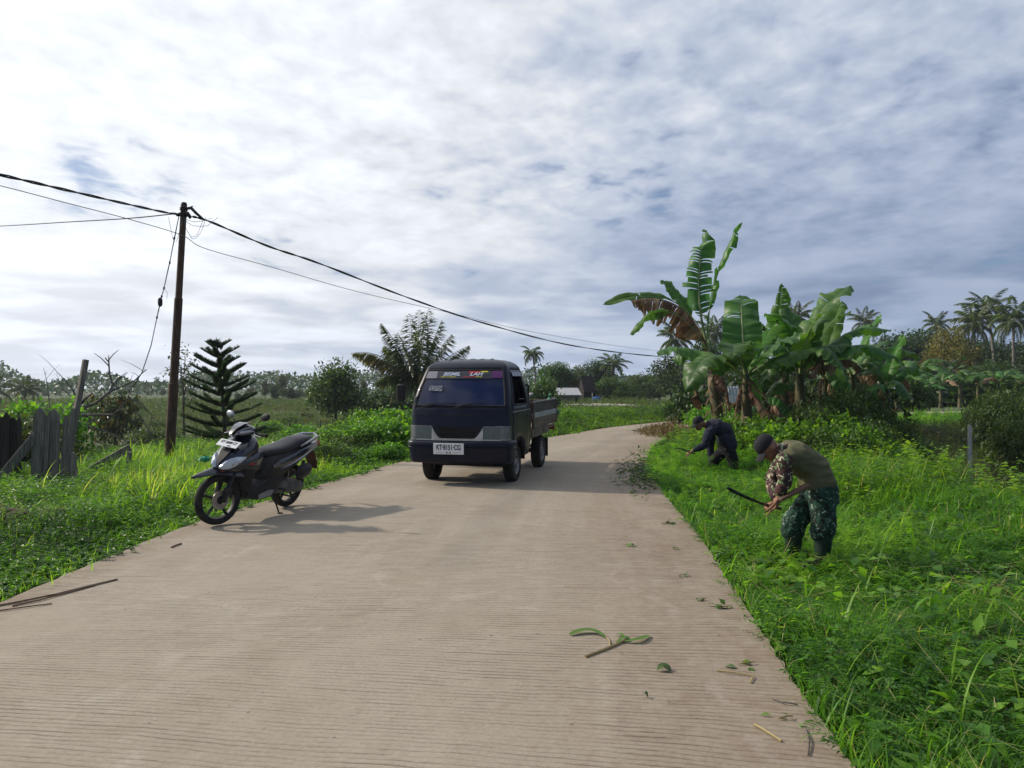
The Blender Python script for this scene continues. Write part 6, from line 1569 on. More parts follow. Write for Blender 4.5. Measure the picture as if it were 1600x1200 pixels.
        e = MB(); e.ell((1.262, s * .122, .70), (.014, .03, .028), None, 10, 6); e.ell((1.205, s * .158, .722), (.014, .02, .022), None, 10, 6); b(e, 'lamp_bulb', 'scoot_silver', hl)
    # silver V panel on the nose and number plate above it
    e = MB(); e.loft([[Vector((x, s * w, z)) for s in (-1, 1)] + [Vector((x - .03, s * w, z + .02)) for s in (1, -1)] for x, w, z in ((1.345, .012, .70), (1.30, .045, .765), (1.24, .062, .83), (1.16, .07, .892))]); b(e, 'nose_panel', 'scoot_grey', cw)
    pc = Vector((1.205, 0, .905)); pr = Matrix.Rotation(R(-42), 4, 'Y')
    Mp = Matrix.Translation(pc) @ Matrix.Rotation(R(90), 4, 'Z') @ Matrix.Rotation(R(36), 4, 'X')
    e = MB(); e.box((0, 0, 0), (.275, .105, .004), None, 0, .002); np_ = e.build('number_plate', M['plate'], o); np_.data.transform(Mp)
    text_mesh('KT 2608 CY', .052, M['ink'], np_, 'plate_number', Mp @ Matrix.Translation((0, .012, .0035)), .80, .001)
    text_mesh('09·23', .022, M['ink'], np_, 'plate_date', Mp @ Matrix.Translation((.03, -.036, .0035)), .9, .001)
    # handlebar cowl, grips, levers and mirrors
    e = MB(); rings = [sec(x, z, w, h, 2.3, 18, 0, -.5) for x, z, w, h in ((1.125, .985, .02, .012), (1.10, 1.01, .085, .04), (1.05, 1.03, .125, .062), (.98, 1.04, .14, .07), (.91, 1.03, .12, .06), (.87, 1.02, .07, .03))]
    e.loft(rings); hc = b(e, 'handlebar_cowl', 'scoot', o, True)
    e = MB(); e.loft([[Vector((x, s * w, z)) for s in (-1, -.5, 0, .5, 1)] + [Vector((x - .01, s * w * .96, z - .014)) for s in (1, .5, 0, -.5, -1)] for x, w, z in ((1.145, .012, 1.005), (1.09, .055, 1.075), (1.02, .082, 1.118), (.96, .092, 1.128))]); b(e, 'fly_screen', 'scoot', hc, True)
    for s in (-1, 1):
        e = MB(); e.loft([[Vector((x, s * y, z + h)), Vector((x + .01, s * (y + .012), z)), Vector((x, s * y, z - h)), Vector((x - .03, s * (y - .03), z))] for x, y, z, h in ((1.11, .05, 1.0, .008), (1.07, .105, 1.015, .024), (1.0, .145, 1.03, .02), (.94, .15, 1.035, .005))]); b(e, 'turn_signal', 'scoot_silver', hc, True)
    e = MB(); e.tube([(.93, -.33, 1.0), (.96, -.2, 1.02), (.97, 0, 1.01), (.96, .2, 1.02), (.93, .33, 1.0)], .013, 8); b(e, 'handlebar', 'scoot_grey', o, True)
    for s in (-1, 1):
        e = MB(); e.tube([(.945, s * .22, 1.012), (.925, s * .345, .998)], .019, 10); e.ell((.924, s * .35, .998), (.022, .012, .022), None, 10, 6); b(e, 'grip', 'rubber', o, True)
        e = MB(); e.tube([(.965, s * .19, 1.012), (1.0, s * .24, 1.0), (.985, s * .34, .985)], [.011, .008, .006], 6); b(e, 'brake_lever', 'scoot_silver', o, True)
        e = MB(); e.tube([(.95, s * .18, 1.03), (.945, s * .20, 1.12), (.935, s * .27, 1.175)], .0065, 6); mr = b(e, 'mirror_stalk', 'black', o, True)
        e = MB(); e.ell((.925, s * .325, 1.205), (.022, .075, .044), Matrix.Rotation(s * .18, 3, 'X'), 16, 8); b(e, 'mirror', 'black' if s > 0 else 'scoot_silver', mr, True)
    # centre: tunnel, floor and skirts
    e = MB(); e.loft([sec(x, z, w, h, 3.2, 18) for x, z, w, h in ((1.0, .34, .10, .10), (.9, .33, .125, .10), (.75, .33, .135, .10), (.6, .36, .14, .13), (.45, .42, .14, .17), (.3, .47, .12, .15))]); b(e, 'floor_board', 'scoot_grey')
    e = MB(); e.loft([sec(x, z, w, h, 2.6, 18) for x, z, w, h in ((.70, .50, .10, .05), (.62, .55, .135, .16), (.52, .565, .155, .19), (.40, .58, .16, .185), (.22, .615, .155, .16), (.02, .665, .135, .125), (-.18, .72, .11, .09), (-.36, .775, .075, .055), (-.46, .80, .03, .025))]); b(e, 'body_panel', 'scoot_grey')
    for s in (-1, 1):
        e = MB(); e.loft([[Vector((x, s * w, z + h)), Vector((x, s * (w + .02), z + h * .3)), Vector((x, s * (w + .012), z - h)), Vector((x, s * (w - .03), z - h)), Vector((x, s * (w - .03), z + h))] for x, w, z, h in ((.56, .14, .60, .02), (.40, .155, .63, .05), (.2, .155, .665, .055), (0, .14, .71, .05), (-.2, .118, .76, .04), (-.40, .075, .80, .025))]); b(e, 'tail_panel', 'scoot')
        e = MB(); e.loft([[Vector((x, s * w, z + h)), Vector((x, s * (w + .015), z)), Vector((x, s * (w - .005), z - h)), Vector((x, s * (w - .03), z))] for x, w, z, h in ((.42, .15, .56, .005), (.22, .162, .60, .018), (0, .148, .655, .022), (-.2, .125, .715, .018), (-.38, .085, .765, .006))]); b(e, 'silver_strip', 'scoot_silver')
        e = MB(); e.loft([[Vector((x, s * w, z + h)), Vector((x, s * (w + .018), z)), Vector((x, s * w, z - h)), Vector((x, s * (w - .04), z))] for x, w, z, h in ((.95, .125, .33, .05), (.85, .15, .32, .075), (.70, .155, .31, .08), (.52, .15, .33, .09), (.38, .14, .38, .07), (.26, .12, .42, .02))]); b(e, 'side_skirt', 'scoot_grey')
        e = MB(); e.prism([(.80, .30), (.62, .335), (.52, .32), (.56, .262), (.78, .245)], .005, Matrix.Translation((0, s * .176 + (.0025), 0)) @ Matrix.Rotation(R(90), 4, 'X')); b(e, 'skirt_badge', 'scoot_silver')
    # seat
    e = MB(); e.loft([sec(x, z, w, h, 2.7, 20, 0, 0, 1.0) for x, z, w, h in ((.66, .735, .04, .02), (.60, .745, .095, .045), (.50, .755, .12, .052), (.36, .765, .135, .055), (.20, .785, .135, .062), (.05, .825, .13, .065), (-.10, .845, .12, .06), (-.24, .855, .10, .05), (-.33, .86, .06, .03))]); b(e, 'seat', 'seat_vinyl')
    e = MB(); e.tube([(.02, -.125, .80), (-.15, -.145, .86), (-.34, -.115, .895), (-.43, 0, .905), (-.34, .115, .895), (-.15, .145, .86), (.02, .125, .80)], [.014, .017, .02, .022, .02, .017, .014], 8, flat=.8); b(e, 'grab_rail', 'scoot_silver')
    e = MB(); e.ell((-.46, 0, .79), (.05, .09, .035), None, 12, 6); b(e, 'tail_light', 'sc_red')
    e = MB(); e.loft([[Vector((x, y * w, z)) for y in (-1, 0, 1)] + [Vector((x + .012, y * w, z + .004)) for y in (1, 0, -1)] for x, z, w in ((-.30, .74, .07), (-.40, .64, .085), (-.47, .53, .08), (-.50, .44, .07))]); b(e, 'rear_fender', 'sc_brown')
    # engine, gear case, air box, exhaust, stands
    e = MB(); e.loft([[Vector((x, y, z + h * s_)) for y, s_ in ((.06, 1), (.13, .8), (.15, 0), (.13, -.8), (.06, -1))] for x, z, h in ((.50, .34, .05), (.42, .33, .095), (.25, .315, .09), (.05, .295, .095), (-.08, .28, .085), (-.13, .28, .04))], 0, True); b(e, 'gear_case', 'alu')
    e = MB(); e.box((.34, 0, .36), (.26, .2, .2), None, 0, .04); e.tube([(.1, -.05, .3), (.1, .1, .3)], .06, 10); b(e, 'engine', 'alu')
    e = MB(); e.ell((-.10, .135, .475), (.17, .05, .095), Matrix.Rotation(.12, 3, 'Y'), 16, 10); e.ell((-.10, .16, .475), (.13, .04, .07), Matrix.Rotation(.12, 3, 'Y'), 14, 8); b(e, 'air_box', 'scoot_grey')
    e = MB(); e.tube([(.35, -.06, .26), (.2, -.13, .22), (.05, -.15, .27), (-.38, -.17, .40)], [.018, .022, .05, .048], 10); b(e, 'exhaust', 'black')
    for s in (-1, 1):
        e = MB(); e.tube([(-.02, s * .1, R0), (-.12, s * .11, .60)], .022, 8); e.tube([(-.05, s * .1, .36), (-.10, s * .107, .54)], .034, 10); b(e, 'shock_absorber', 'scoot_grey')
    e = MB(); e.tube([(.50, .11, .27), (.47, .20, .14), (.45, .235, .045)], [.012, .011, .010], 6); e.box((.435, .245, .038), (.07, .04, .008), None, 0, .003); b(e, 'side_stand', 'black')
    e = MB(); e.tube([(.28, .1, .22), (.10, .11, .17), (.0, .12, .19)], .011, 6); e.tube([(.28, -.1, .22), (.10, -.11, .17)], .011, 6); b(e, 'centre_stand', 'black')
    e = MB(); e.tube([(.42, .16, .32), (.36, .23, .31)], .012, 6); b(e, 'foot_peg', 'black')
    return o
scooter()
# ---------------------------------------------------------------- utility pole and wires
M['pole'] = surf('rusty_pole', (.045, .022, .014), (.09, .05, .033), .7, 6, .3, 40, stretch=(1, 1, .2), c3=(.14, .09, .06))
M['wire'] = surf('wire', (.012, .012, .014), None, .6); M['wire_grey'] = surf('thin_wire', (.12, .12, .13), None, .6)
M['ceramic'] = surf('insulator', (.02, .018, .02), (.05, .04, .04), .3, 9)
PY = 16.0
def pole():
    b = Vector(((263 - 800) / F * PY, PY, gz((263 - 800) / F * PY, PY) - .25)); t = P(287, 320, PY) - b
    o = empty('utility_pole', b); tag(o, 'tall rusty brown utility pole leaning slightly, behind the scooter', 'utility pole')
    mb = MB(); mb.tube([(0, 0, 0), t * .35, t * .352, t * .66, t * .662, t], [.10, .098, .085, .082, .068, .062], 14); mb.build('pole', M['pole'], o)
    mb = MB(); mb.tube([t, t + Vector((0, 0, .05))], [.066, .05], 12); mb.build('pole_cap', M['black'], o)
    for k, f in enumerate((.985, .963)):
        c = t * f; mb = MB(); mb.lathe([(.062, -.03), (.078, -.03), (.078, .03), (.062, .03)], c, t, 16, 0, True); mb.build('clamp', M['black'], o)
    mb = MB(); c = t * .985; mb.tube([c, c + Vector((.16, -.02, .02)), c + Vector((.28, -.03, -.10)), c + Vector((.42, 0, -.22))], [.028, .035, .03, .02], 8); mb.tube([c + Vector((.1, 0, .03)), c + Vector((.19, 0, .06))], .012, 6); mb.build('tension_bracket', M['black'], o)
    mb = MB(); c = t * .963
    for k in range(3): mb.ell(c + Vector((.11 + .0 * k, -.04 + .05 * k, .02 - .02 * k)), (.035, .035, .045), None, 10, 6)
    mb.ell(c + Vector((-.1, -.03, 0)), (.05, .03, .035), None, 10, 6); mb.build('insulator', M['ceramic'], o)
    rg = random.Random(5)
    for k in range(5):
        mb = MB(); pts = [t * .955 + Vector((.03, -.06, 0))]
        ex = (.62, .45, -.28, .5, .75)[k]; dz = (-.10, -.42, -.5, -.44, -.20)[k]
        for q in range(1, 8): u = q / 7; pts.append(t * .955 + Vector((ex * u, -.06, dz * sin(pi * u) - .02 + rg.uniform(-.02, .02))))
        mb.tube(pts, .0045, 4); mb.build('loose_wire', M['wire_grey'], o)
    return b + t
PT_ = pole()
def plan_pt(px, py, A, B):
    """point on the vertical plane through A and B seen at a pixel"""
    dx = (px - 800) / F; ax, ay = A[0], A[1]; bx, by = B[0] - A[0], B[1] - A[1]
    # x = dx*Y ; (x-ax)*by = (Y-ay)*bx
    Y = (ax * by - ay * bx) / (dx * by - bx); return P(px, py, Y)
def wire(name, px, A, B, r, label, mat='wire', twist=False, ends=(None, None)):
    pts = [plan_pt(a, b, A, B) for a, b in px]
    if ends[0] is not None: pts = [Vector(ends[0])] + pts
    if ends[1] is not None: pts = pts + [Vector(ends[1])]
    # smooth
    out = []
    for i in range(len(pts) - 1):
        p0, p1, p2, p3 = pts[max(i - 1, 0)], pts[i], pts[i + 1], pts[min(i + 2, len(pts) - 1)]
        for k in range(8):
            u = k / 8; out.append(.5 * (2 * p1 + (p2 - p0) * u + (2 * p0 - 5 * p1 + 4 * p2 - p3) * u * u + (3 * p1 - p0 - 3 * p2 + p3) * u ** 3))
    out.append(pts[-1]); mb = MB()
    if twist:
        for ph in (0, pi):
            mb.tube([q + Vector((0, cos(i * .9 + ph) * r * .8, sin(i * .9 + ph) * r * .8)) for i, q in enumerate(out)], r * .75, 5)
    else: mb.tube(out, r, 5)
    o = mb.build(name, M[mat]); rebase(o, out[len(out) // 2]); tag(o, label, 'power line' if r > .01 else 'wire'); return o
A0 = (PT_.x, PT_.y); BR = ((1140 - 800) / F * 50, 50.0); BL = ((-120 - 800) / F * 8.5, 8.5)
wire('power_line', [(300, 338), (330, 347), (420, 385), (500, 412), (640, 466), (760, 506), (900, 541), (1030, 557), (1120, 560)], A0, BR, .019, 'thick dark power line sloping down from the pole to the banana plants', 'wire', True)
wire('power_line', [(-120, 248), (0, 273), (100, 296), (200, 319), (266, 333)], BL, A0, .016, 'thick dark power line from the pole out over the left edge of the picture', 'wire', True, (None, PT_ + Vector((-.03, 0, -.17))))
wire('service_wire', [(-120, 358), (0, 353), (100, 347), (200, 341), (270, 334)], ((-120 - 800) / F * 30, 30.0), A0, .013, 'level wire from the pole to the left edge, lower than the thick line', 'wire')
wire('service_wire', [(-120, 262), (0, 290), (100, 316), (200, 342), (283, 367), (320, 388), (420, 416), (560, 456), (700, 488), (840, 520), (1000, 545), (1120, 556)], ((-120 - 800) / F * 9.5, 9.5), ((1140 - 800) / F * 52, 52.0), .006, 'thin pale wire passing behind the pole below the thick power line', 'wire_grey')
def stay():
    pts = [PT_ + Vector((-.09, -.02, -.2)), P(272, 372, PY), P(265, 410, PY + .2), P(256, 450, PY + .4), P(250, 472, PY + .5), P(236, 540, PY + .8), P(222, 582, PY + 1.0), P(208, 604, PY + 1.2)]
    o = empty('dangling_cable', PT_ + Vector((-.09, -.02, -.2))); tag(o, 'loose knotted cable hanging from the pole down to the dead branches', 'cable'); L = o.location
    mb = MB(); mb.tube([p - L for p in pts], .009, 5); mb.tube([p - L + Vector((.012 * sin(i * 2), 0, 0)) for i, p in enumerate(pts)], .006, 5); mb.build('cable', M['wire'], o)
    mb = MB(); mb.lathe([(.012, -.10), (.045, -.07), (.05, 0), (.045, .07), (.012, .10)], pts[4] - L, (0, 0, 1), 10); mb.build('insulator', M['ceramic'], o)
    mb = MB()
    for p in (pts[1], pts[2], pts[3], pts[3].lerp(pts[4], .6), pts[4].lerp(pts[5], .35)): mb.ell(p - L, (.022, .02, .035), None, 7, 5)
    mb.tube([pts[3] - L, pts[3] - L + Vector((.07, 0, -.1)), pts[3] - L + Vector((.06, 0, -.24))], .004, 4); mb.build('knot', M['wire'], o)
stay()

# ---------------------------------------------------------------- old board fence, posts and planks on the left
M['board'] = surf('weathered_board', (.11, .095, .08), (.25, .22, .19), .9, 5, .5, 26, stretch=(6, 6, .35), c3=(.05, .055, .035))
M['board_dark'] = surf('dark_board', (.018, .015, .013), (.05, .043, .036), .9, 5, .5, 26, stretch=(6, 6, .35))
FY = 13.2
def boards(name, label, cols, mat, Y, rails=(), seed=1, th=.03):
    """cols: (px left, px right, py top, py bottom, tilt px) each board a part"""
    rg = random.Random(seed); c = P((cols[0][0] + cols[-1][1]) / 2, 740, Y); c.z = gz(c.x, c.y) - .1
    o = empty(name, c); tag(o, label, 'board fence')
    for k, (a, b, t, bo, tl) in enumerate(cols):
        dy = rg.uniform(-.04, .04); p = [P(a, bo, Y + dy) - c, P(b, bo, Y + dy) - c, P(b + tl, t + rg.uniform(-4, 6), Y + dy) - c, P((a + b) / 2 + tl, t - rg.uniform(0, 8), Y + dy) - c, P(a + tl, t + rg.uniform(-3, 7), Y + dy) - c]
        mb = MB(); n = len(p); w = Vector((0, th, 0)); mb.add([q - w for q in p] + [q + w * .2 for q in p], [tuple(range(n)), tuple(range(2 * n - 1, n - 1, -1))] + [(i, n + i, n + (i + 1) % n, (i + 1) % n) for i in range(n)])
        mb.build('board', M[mat], o)
    for (a, b, y, h) in rails:
        mb = MB(); mb.beam(P(a, y, Y + .06) - c, P(b, y + 1, Y + .06) - c, .05, h); mb.build('rail', M[mat], o)
    return o
boards('board_panel', 'dark board panel at the left edge with a plank leaning across it', [(-22, -8, 640, 778, 0), (-8, 3, 655, 778, 0), (4, 15, 652, 778, 1), (16, 27, 657, 778, 0), (28, 34, 654, 778, 0)], 'board_dark', FY + .3, ((-25, 36, 690, .07), (-25, 36, 745, .07)), 3)
boards('plank_gate', 'grey weathered plank gate with uneven tops beside the leaning post', [(48, 66, 642, 778, 6), (67, 74, 648, 778, 6), (75, 92, 646, 778, 2), (93, 100, 652, 776, 8), (101, 108, 640, 772, 10)], 'board', FY, ((48, 106, 720, .07), (50, 108, 664, .05)), 5)
def plank_thing(name, label, cat, a, b, w, h, mat='board', Yd=(0, 0), Y=FY, roll=0.0):
    p, q = P(*a, Y + Yd[0]), P(*b, Y + Yd[1]); mb = MB(); mb.beam(p, q, w, h, 0, roll, .006); o = mb.build(name, M[mat]); rebase(o, p if p.z < q.z else q); tag(o, label, cat); return o
plank_thing('leaning_plank', 'grey plank leaning diagonally against the dark board panel', 'plank', (2, 746), (58, 678), .035, .14, 'board', (-.3, .0))
plank_thing('leaning_post', 'tall thin post tilted to the right above the plank gate', 'post', (97, 772), (134, 562), .085, .085, 'board', (.1, .4))
plank_thing('leaning_plank', 'loose plank propped at a slant right of the fence', 'plank', (128, 742), (204, 699), .04, .14, 'board', (.2, .9), 13.6)
plank_thing('short_post', 'short tilted post right of the plank gate', 'post', (120, 766), (111, 708), .11, .09, 'board', (0, 0), 13.0)
plank_thing('short_post', 'short post under the lower end of the loose plank', 'post', (175, 748), (176, 716), .06, .06, 'board', (0, 0), 14.6)
plank_thing('short_post', 'short post under the upper end of the loose plank', 'post', (197, 746), (203, 706), .07, .07, 'board', (0, 0), 14.2)
plank_thing('fallen_plank', 'weathered plank lying in the weeds at the foot of the fence', 'plank', (96, 764), (160, 738), .04, .12, 'board', (-.2, .4), 13.4)
def earth_lump():
    random.seed(2); c = G(18, 838); mb = MB()
    for i in range(9): mb.ell(c + Vector((random.uniform(-.35, .35), random.uniform(-.25, .25), random.uniform(.05, .28))), (.2, .17, .12), None, 9, 6)
    o = mb.build('earth_lump', surf('brown_earth', (.05, .035, .022), (.12, .085, .055), .95, 9, .8, 20)); rebase(o, c); tag(o, 'brown lump of earth on the bank at the left edge', 'earth lump')
earth_lump()
# thin posts and wire of the field fence behind the scooter
gp = 'thin stakes of the wire fence in the left field'
M['stake'] = surf('stake', (.07, .06, .045), (.15, .13, .10), .9, 8)
sx = []
for px, py0, py1, lab in ((286, 700, 664, 'stake at the left under the conifer'), (306, 702, 666, 'stake just left of the conifer trunk'), (330, 700, 668, 'stake nearest the conifer trunk'), (452, 690, 660, 'stake between the scooter mirror and seat'), (500, 686, 657, 'stake behind the scooter tail'), (215, 700, 668, 'stake below the dead branches'), (240, 704, 668, 'stake left of the utility pole')):
    Y = 24.0; p = Vector(((px - 800) / F * Y, Y, gz((px - 800) / F * Y, Y) - .1)); mb = MB(); mb.tube([(0, 0, 0), (.02, 0, P(px, py1, Y).z - p.z)], [.03, .024], 6)
    o = mb.build('fence_stake', M['stake'], None, 35, p); tag(o, 'thin ' + lab + ' in the field fence', 'stake', gp); sx.append(p + Vector((0, 0, P(px, py1, Y).z - p.z - .1)))
sx.sort(key=lambda v: v.x); mb = MB()
for dz in (0, -.3): mb.tube([v + Vector((0, 0, dz)) for v in sx], .006, 4)
o = mb.build('fence_wire', M['wire_grey']); rebase(o, sx[3]); tag(o, 'thin wire strung between the stakes in the left field', 'wire')
# pale post on the right, low bamboo fence behind the bend
def white_post():
    Y = 19.0; Y = 16.6; b = at_ground(1515, Y, 0); mb = MB(); t = P(1515, 664, Y) - b; mb.tube([(0, 0, -.2), (0, 0, t.z - .03), (0, 0, t.z)], [.045, .042, .03], 8); o = mb.build('concrete_post', surf('pale_post', (.26, .26, .24), (.42, .41, .38), .85, 9, .3, 40), None, 35, b); tag(o, 'pale grey post standing in the dark weeds at the right', 'post')
white_post()
def bamboo():
    Y = 42.0; o = empty('rail_fence', at_ground(1098, Y)); tag(o, 'low grey rail fence behind the bend, left of the banana stems', 'fence'); L = o.location
    for py in (629, 637): mb = MB(); mb.tube([P(1040, py, Y) - L, P(1090, py + .6, Y) - L, P(1180, py, Y) - L], .03, 6); mb.build('rail', M['stake'], o)
    for px in (1042, 1062, 1082, 1102, 1122, 1142, 1162): mb = MB(); mb.tube([P(px, 650, Y) - L, P(px + 1, 626, Y) - L], .03, 6); mb.build('post', M['stake'], o)
bamboo()
# ---------------------------------------------------------------- sheds, huts, far roofs
M['tin'] = surf('tin_roof', (.34, .35, .36), (.50, .50, .50), .5, 5, .2, 20, metal=.2, c3=(.25, .20, .16)); M['shed_wall'] = surf('shed_wall', (.12, .10, .085), (.24, .21, .18), .9, 4, .3, 20, stretch=(.3, 1, 4))
M['hut'] = surf('dark_hut', (.010, .009, .009), (.022, .02, .018), .9, 5); M['hut_roof'] = surf('hut_roof', (.012, .010, .010), (.03, .023, .02), .85, 6)
M['tank'] = surf('blue_plastic', (.02, .075, .30), (.035, .11, .40), .45, 6); M['blue_tin'] = surf('blue_tin', (.07, .16, .36), (.12, .22, .45), .5, 6); M['red_tile'] = surf('faded_tile', (.20, .10, .075), (.30, .17, .13), .85, 9)
def house(name, label, cat, px0, px1, py_base, py_eave, py_ridge, Y, depth, wall, roof, door=True, skew=0.0, group=None):
    x0, x1 = (px0 - 800) / F * Y, (px1 - 800) / F * Y; zb = CAMZ - (py_base - HZ) / F * Y; ze = CAMZ - (py_eave - HZ) / F * Y; zr_ = CAMZ - (py_ridge - HZ) / F * Y
    o = empty(name, ((x0 + x1) / 2, Y + depth / 2, zb), skew); tag(o, label, cat, group); w = (x1 - x0) / 2; h = ze - zb; d = depth / 2
    mb = MB(); mb.box((0, 0, h / 2 - .3), (2 * w * .92, depth * .92, h + .6)); mb.build('wall', M[wall], o)
    mb = MB(); k = zr_ - ze
    mb.add([(-w, -d * 1.1, h), (w, -d * 1.1, h), (w * .96, 0, h + k), (-w * .96, 0, h + k), (-w, d * 1.1, h), (w, d * 1.1, h)] + [(-w, -d * 1.1, h + .06), (w, -d * 1.1, h + .06), (w * .96, 0, h + k + .06), (-w * .96, 0, h + k + .06), (-w, d * 1.1, h + .06), (w, d * 1.1, h + .06)], [(0, 1, 2, 3), (3, 2, 5, 4), (6, 7, 8, 9), (9, 8, 11, 10), (0, 1, 7, 6), (4, 5, 11, 10), (0, 3, 9, 6), (3, 4, 10, 9), (1, 2, 8, 7), (2, 5, 11, 8)])
    mb.add([(-w * .92, -d * .92, h), (-w * .92, d * .92, h), (-w * .92, 0, h + k * .9)], [(0, 1, 2)]); mb.add([(w * .92, -d * .92, h), (w * .92, d * .92, h), (w * .92, 0, h + k * .9)], [(0, 1, 2)])
    mb.build('roof', M[roof], o, 10)
    if door:
        mb = MB(); mb.box((w * .55, -d * .925, h * .40), (w * .3, .05, h * .75)); mb.build('door', M['hut'], o)
    return o
house('shed', 'low shed with a pale tin roof beyond the truck bed', 'shed', 866, 906, 636, 618, 607, 70, 2.6, 'shed_wall', 'tin', True, R(8))
house('hut', 'dark wooden hut with a steep roof between the tin shed and the tank', 'hut', 908, 929, 636, 612, 588, 76, 2.2, 'hut', 'hut_roof', True, R(12))
house('far_house', 'far house with a blue roof right of the conifer', 'house', 394, 414, 646, 637, 630, 95, 5, 'shed_wall', 'blue_tin', False, R(15))
house('far_house', 'far low house with a faded red roof left of the utility pole', 'house', 204, 246, 648, 637, 630, 130, 6, 'shed_wall', 'red_tile', False, R(-5))
house('far_house', 'far house with a pinkish roof behind the foot of the conifer', 'house', 276, 292, 650, 642, 635, 120, 5, 'shed_wall', 'red_tile', False, R(8))
def tank():
    Y = 72.0; b = at_ground(933, Y, 0); o = empty('water_tank', b); z0 = CAMZ - (632 - HZ) / F * Y - b.z; tag(o, 'blue plastic water drum beside the dark hut', 'tank')
    mb = MB(); mb.lathe([(.0, 0), (.38, 0), (.40, .08), (.40, .62), (.34, .70), (.0, .72)], (0, 0, z0), (0, 0, 1), 20); mb.build('drum', M['tank'], o)
    mb = MB(); mb.lathe([(.0, .70), (.14, .72), (.14, .77), (0, .77)], (0, 0, z0), (0, 0, 1), 14); mb.build('lid', M['tank'], o)
    mb = MB(); mb.box((0, 0, z0 / 2 - .2), (.95, .95, z0 + .4)); mb.build('stand', M['hut'], o)
    mb = MB(); mb.tube([(-.5, -.5, 0), (-.5, -.5, z0 + 1.1)], .04, 6); mb.build('pipe', M['tin'], o)
tank()
def sand_heap():
    b = at_ground(935, 62, 0); mb = MB(); random.seed(1)
    mb.ell(b, (4.0, 2.0, .28), None, 24, 10); o = mb.build('sand_heap', surf('pale_sand', (.30, .27, .23), (.42, .39, .34), .95, 3, .3, 20)); rebase(o, b); tag(o, 'long pale heap of sand in front of the shed and the tank', 'sand heap')
    b = at_ground(960, 56, 0); mb = MB(); mb.ell(b, (4.2, 1.5, .10), None, 24, 8); o = mb.build('bare_soil', surf('red_soil', (.12, .06, .04), (.2, .11, .075), .95, 4, .3, 20)); rebase(o, b); tag(o, kind='structure')
    b = at_ground(1020, 66, 0); mb = MB(); mb.ell(b, (3.2, 1.6, .16), None, 24, 8); o = mb.build('sand_heap', M['tin']); o.data.materials[0] = bpy.data.materials['pale_sand']; rebase(o, b); tag(o, 'flat pale heap of sand right of the blue tank', 'sand heap')
sand_heap()
# white cloth behind the banana stems
def cloth():
    Y = 23.5; c = P(1145, 617, Y); mb = MB(); g = []; nx, nz = 10, 10
    for j in range(nz + 1):
        for i in range(nx + 1): u, v = i / nx - .5, j / nz - .5; g.append(c + Vector((u * .34, .03 * sin(u * 22 + v * 4), v * .52)))
    for s in (0, 1):
        mb.add([q + Vector((0, s * .012, 0)) for q in g], [(j * (nx + 1) + i, j * (nx + 1) + i + 1, (j + 1) * (nx + 1) + i + 1, (j + 1) * (nx + 1) + i) for j in range(nz) for i in range(nx)])
    o = mb.build('hanging_cloth', surf('white_cloth', (.55, .58, .66), (.72, .74, .78), .9, 8)); rebase(o, c); tag(o, 'small white cloth showing between the banana stems', 'cloth')
    mb = MB(); p = Vector((c.x, c.y + .03, gz(c.x, c.y) - .1)); mb.tube([(-.2, 0, 0), (-.2, 0, c.z - p.z + .3)], .025, 6); mb.tube([(.2, 0, 0), (.2, 0, c.z - p.z + .3)], .025, 6); mb.tube([(-.25, 0, c.z - p.z + .27), (.25, 0, c.z - p.z + .27)], .012, 5); o = mb.build('drying_rack', M['stake'], None, 35, p); tag(o, 'thin rack of sticks that carries the white cloth', 'rack')
cloth()
# green plastic bag in the weeds behind the scooter
def bag():
    Y = 11.2; c = P(320, 717, Y); c.z = max(c.z, gz(c.x, c.y) + .1); random.seed(7); mb = MB(); mb.ell(c, (.08, .06, .04), None, 12, 8)
    for i, v in enumerate(mb.v): mb.v[i] = tuple(Vector(v) + Vector((random.uniform(-.012, .012), random.uniform(-.012, .012), random.uniform(-.012, .012))))
    mb.tube([c + Vector((.09, 0, .02)), c + Vector((.15, 0, .03))], [.02, .03], 6)
    o = mb.build('plastic_bag', surf('green_plastic', (.01, .20, .11), (.03, .32, .18), .4, 9)); rebase(o, c); tag(o, 'small green plastic bag in the weeds left of the scooter', 'bag')
bag()

# ---------------------------------------------------------------- litter of leaves and stalks on the slab
M['fallen'] = leaf_mat('fallen_leaf', [(0, (.05, .12, .015)), (.6, (.09, .20, .02)), (1, (.16, .26, .05))], .25, .5)
M['fallen_dark'] = leaf_mat('fallen_leaf_dark', [(0, (.03, .07, .015)), (1, (.06, .12, .02))], .2, .5)
def leafstrip(mb, pts, w, mi=0, arch=.01, fold=.25):
    n = len(pts); rows = []
    for i, p in enumerate(pts):
        t = i / (n - 1); d = (pts[min(i + 1, n - 1)] - pts[max(i - 1, 0)]).normalized(); s = d.cross(Vector((0, 0, 1))).normalized(); ww = w * .5 * (sin(pi * (.06 + .94 * (1 - t) ** .8)) ** .7)
        z = Vector((0, 0, arch * sin(pi * t))); rows.append([p + z - s * ww + Vector((0, 0, ww * fold)), p + z, p + z + s * ww + Vector((0, 0, ww * fold))])
    mb.loft(rows, mi, False, .5, closed=False)
def litter(name, label, cat, px, mat, kind, w=.03, arch=.02, group=None):
    pts = [RP(a, b, .026) for a, b in px]; mb = MB()
    out = []
    for i in range(len(pts) - 1):
        for k in range(4): out.append(pts[i].lerp(pts[i + 1], k / 4))
    out.append(pts[-1])
    if kind == 'leaf': leafstrip(mb, out, w, 0, arch)
    else: mb.tube([p + Vector((0, 0, arch * sin(pi * i / (len(out) - 1)))) for i, p in enumerate(out)], w, 5)
    o = mb.build(name, M[mat]); rebase(o, pts[0]); tag(o, label, cat, group); return o
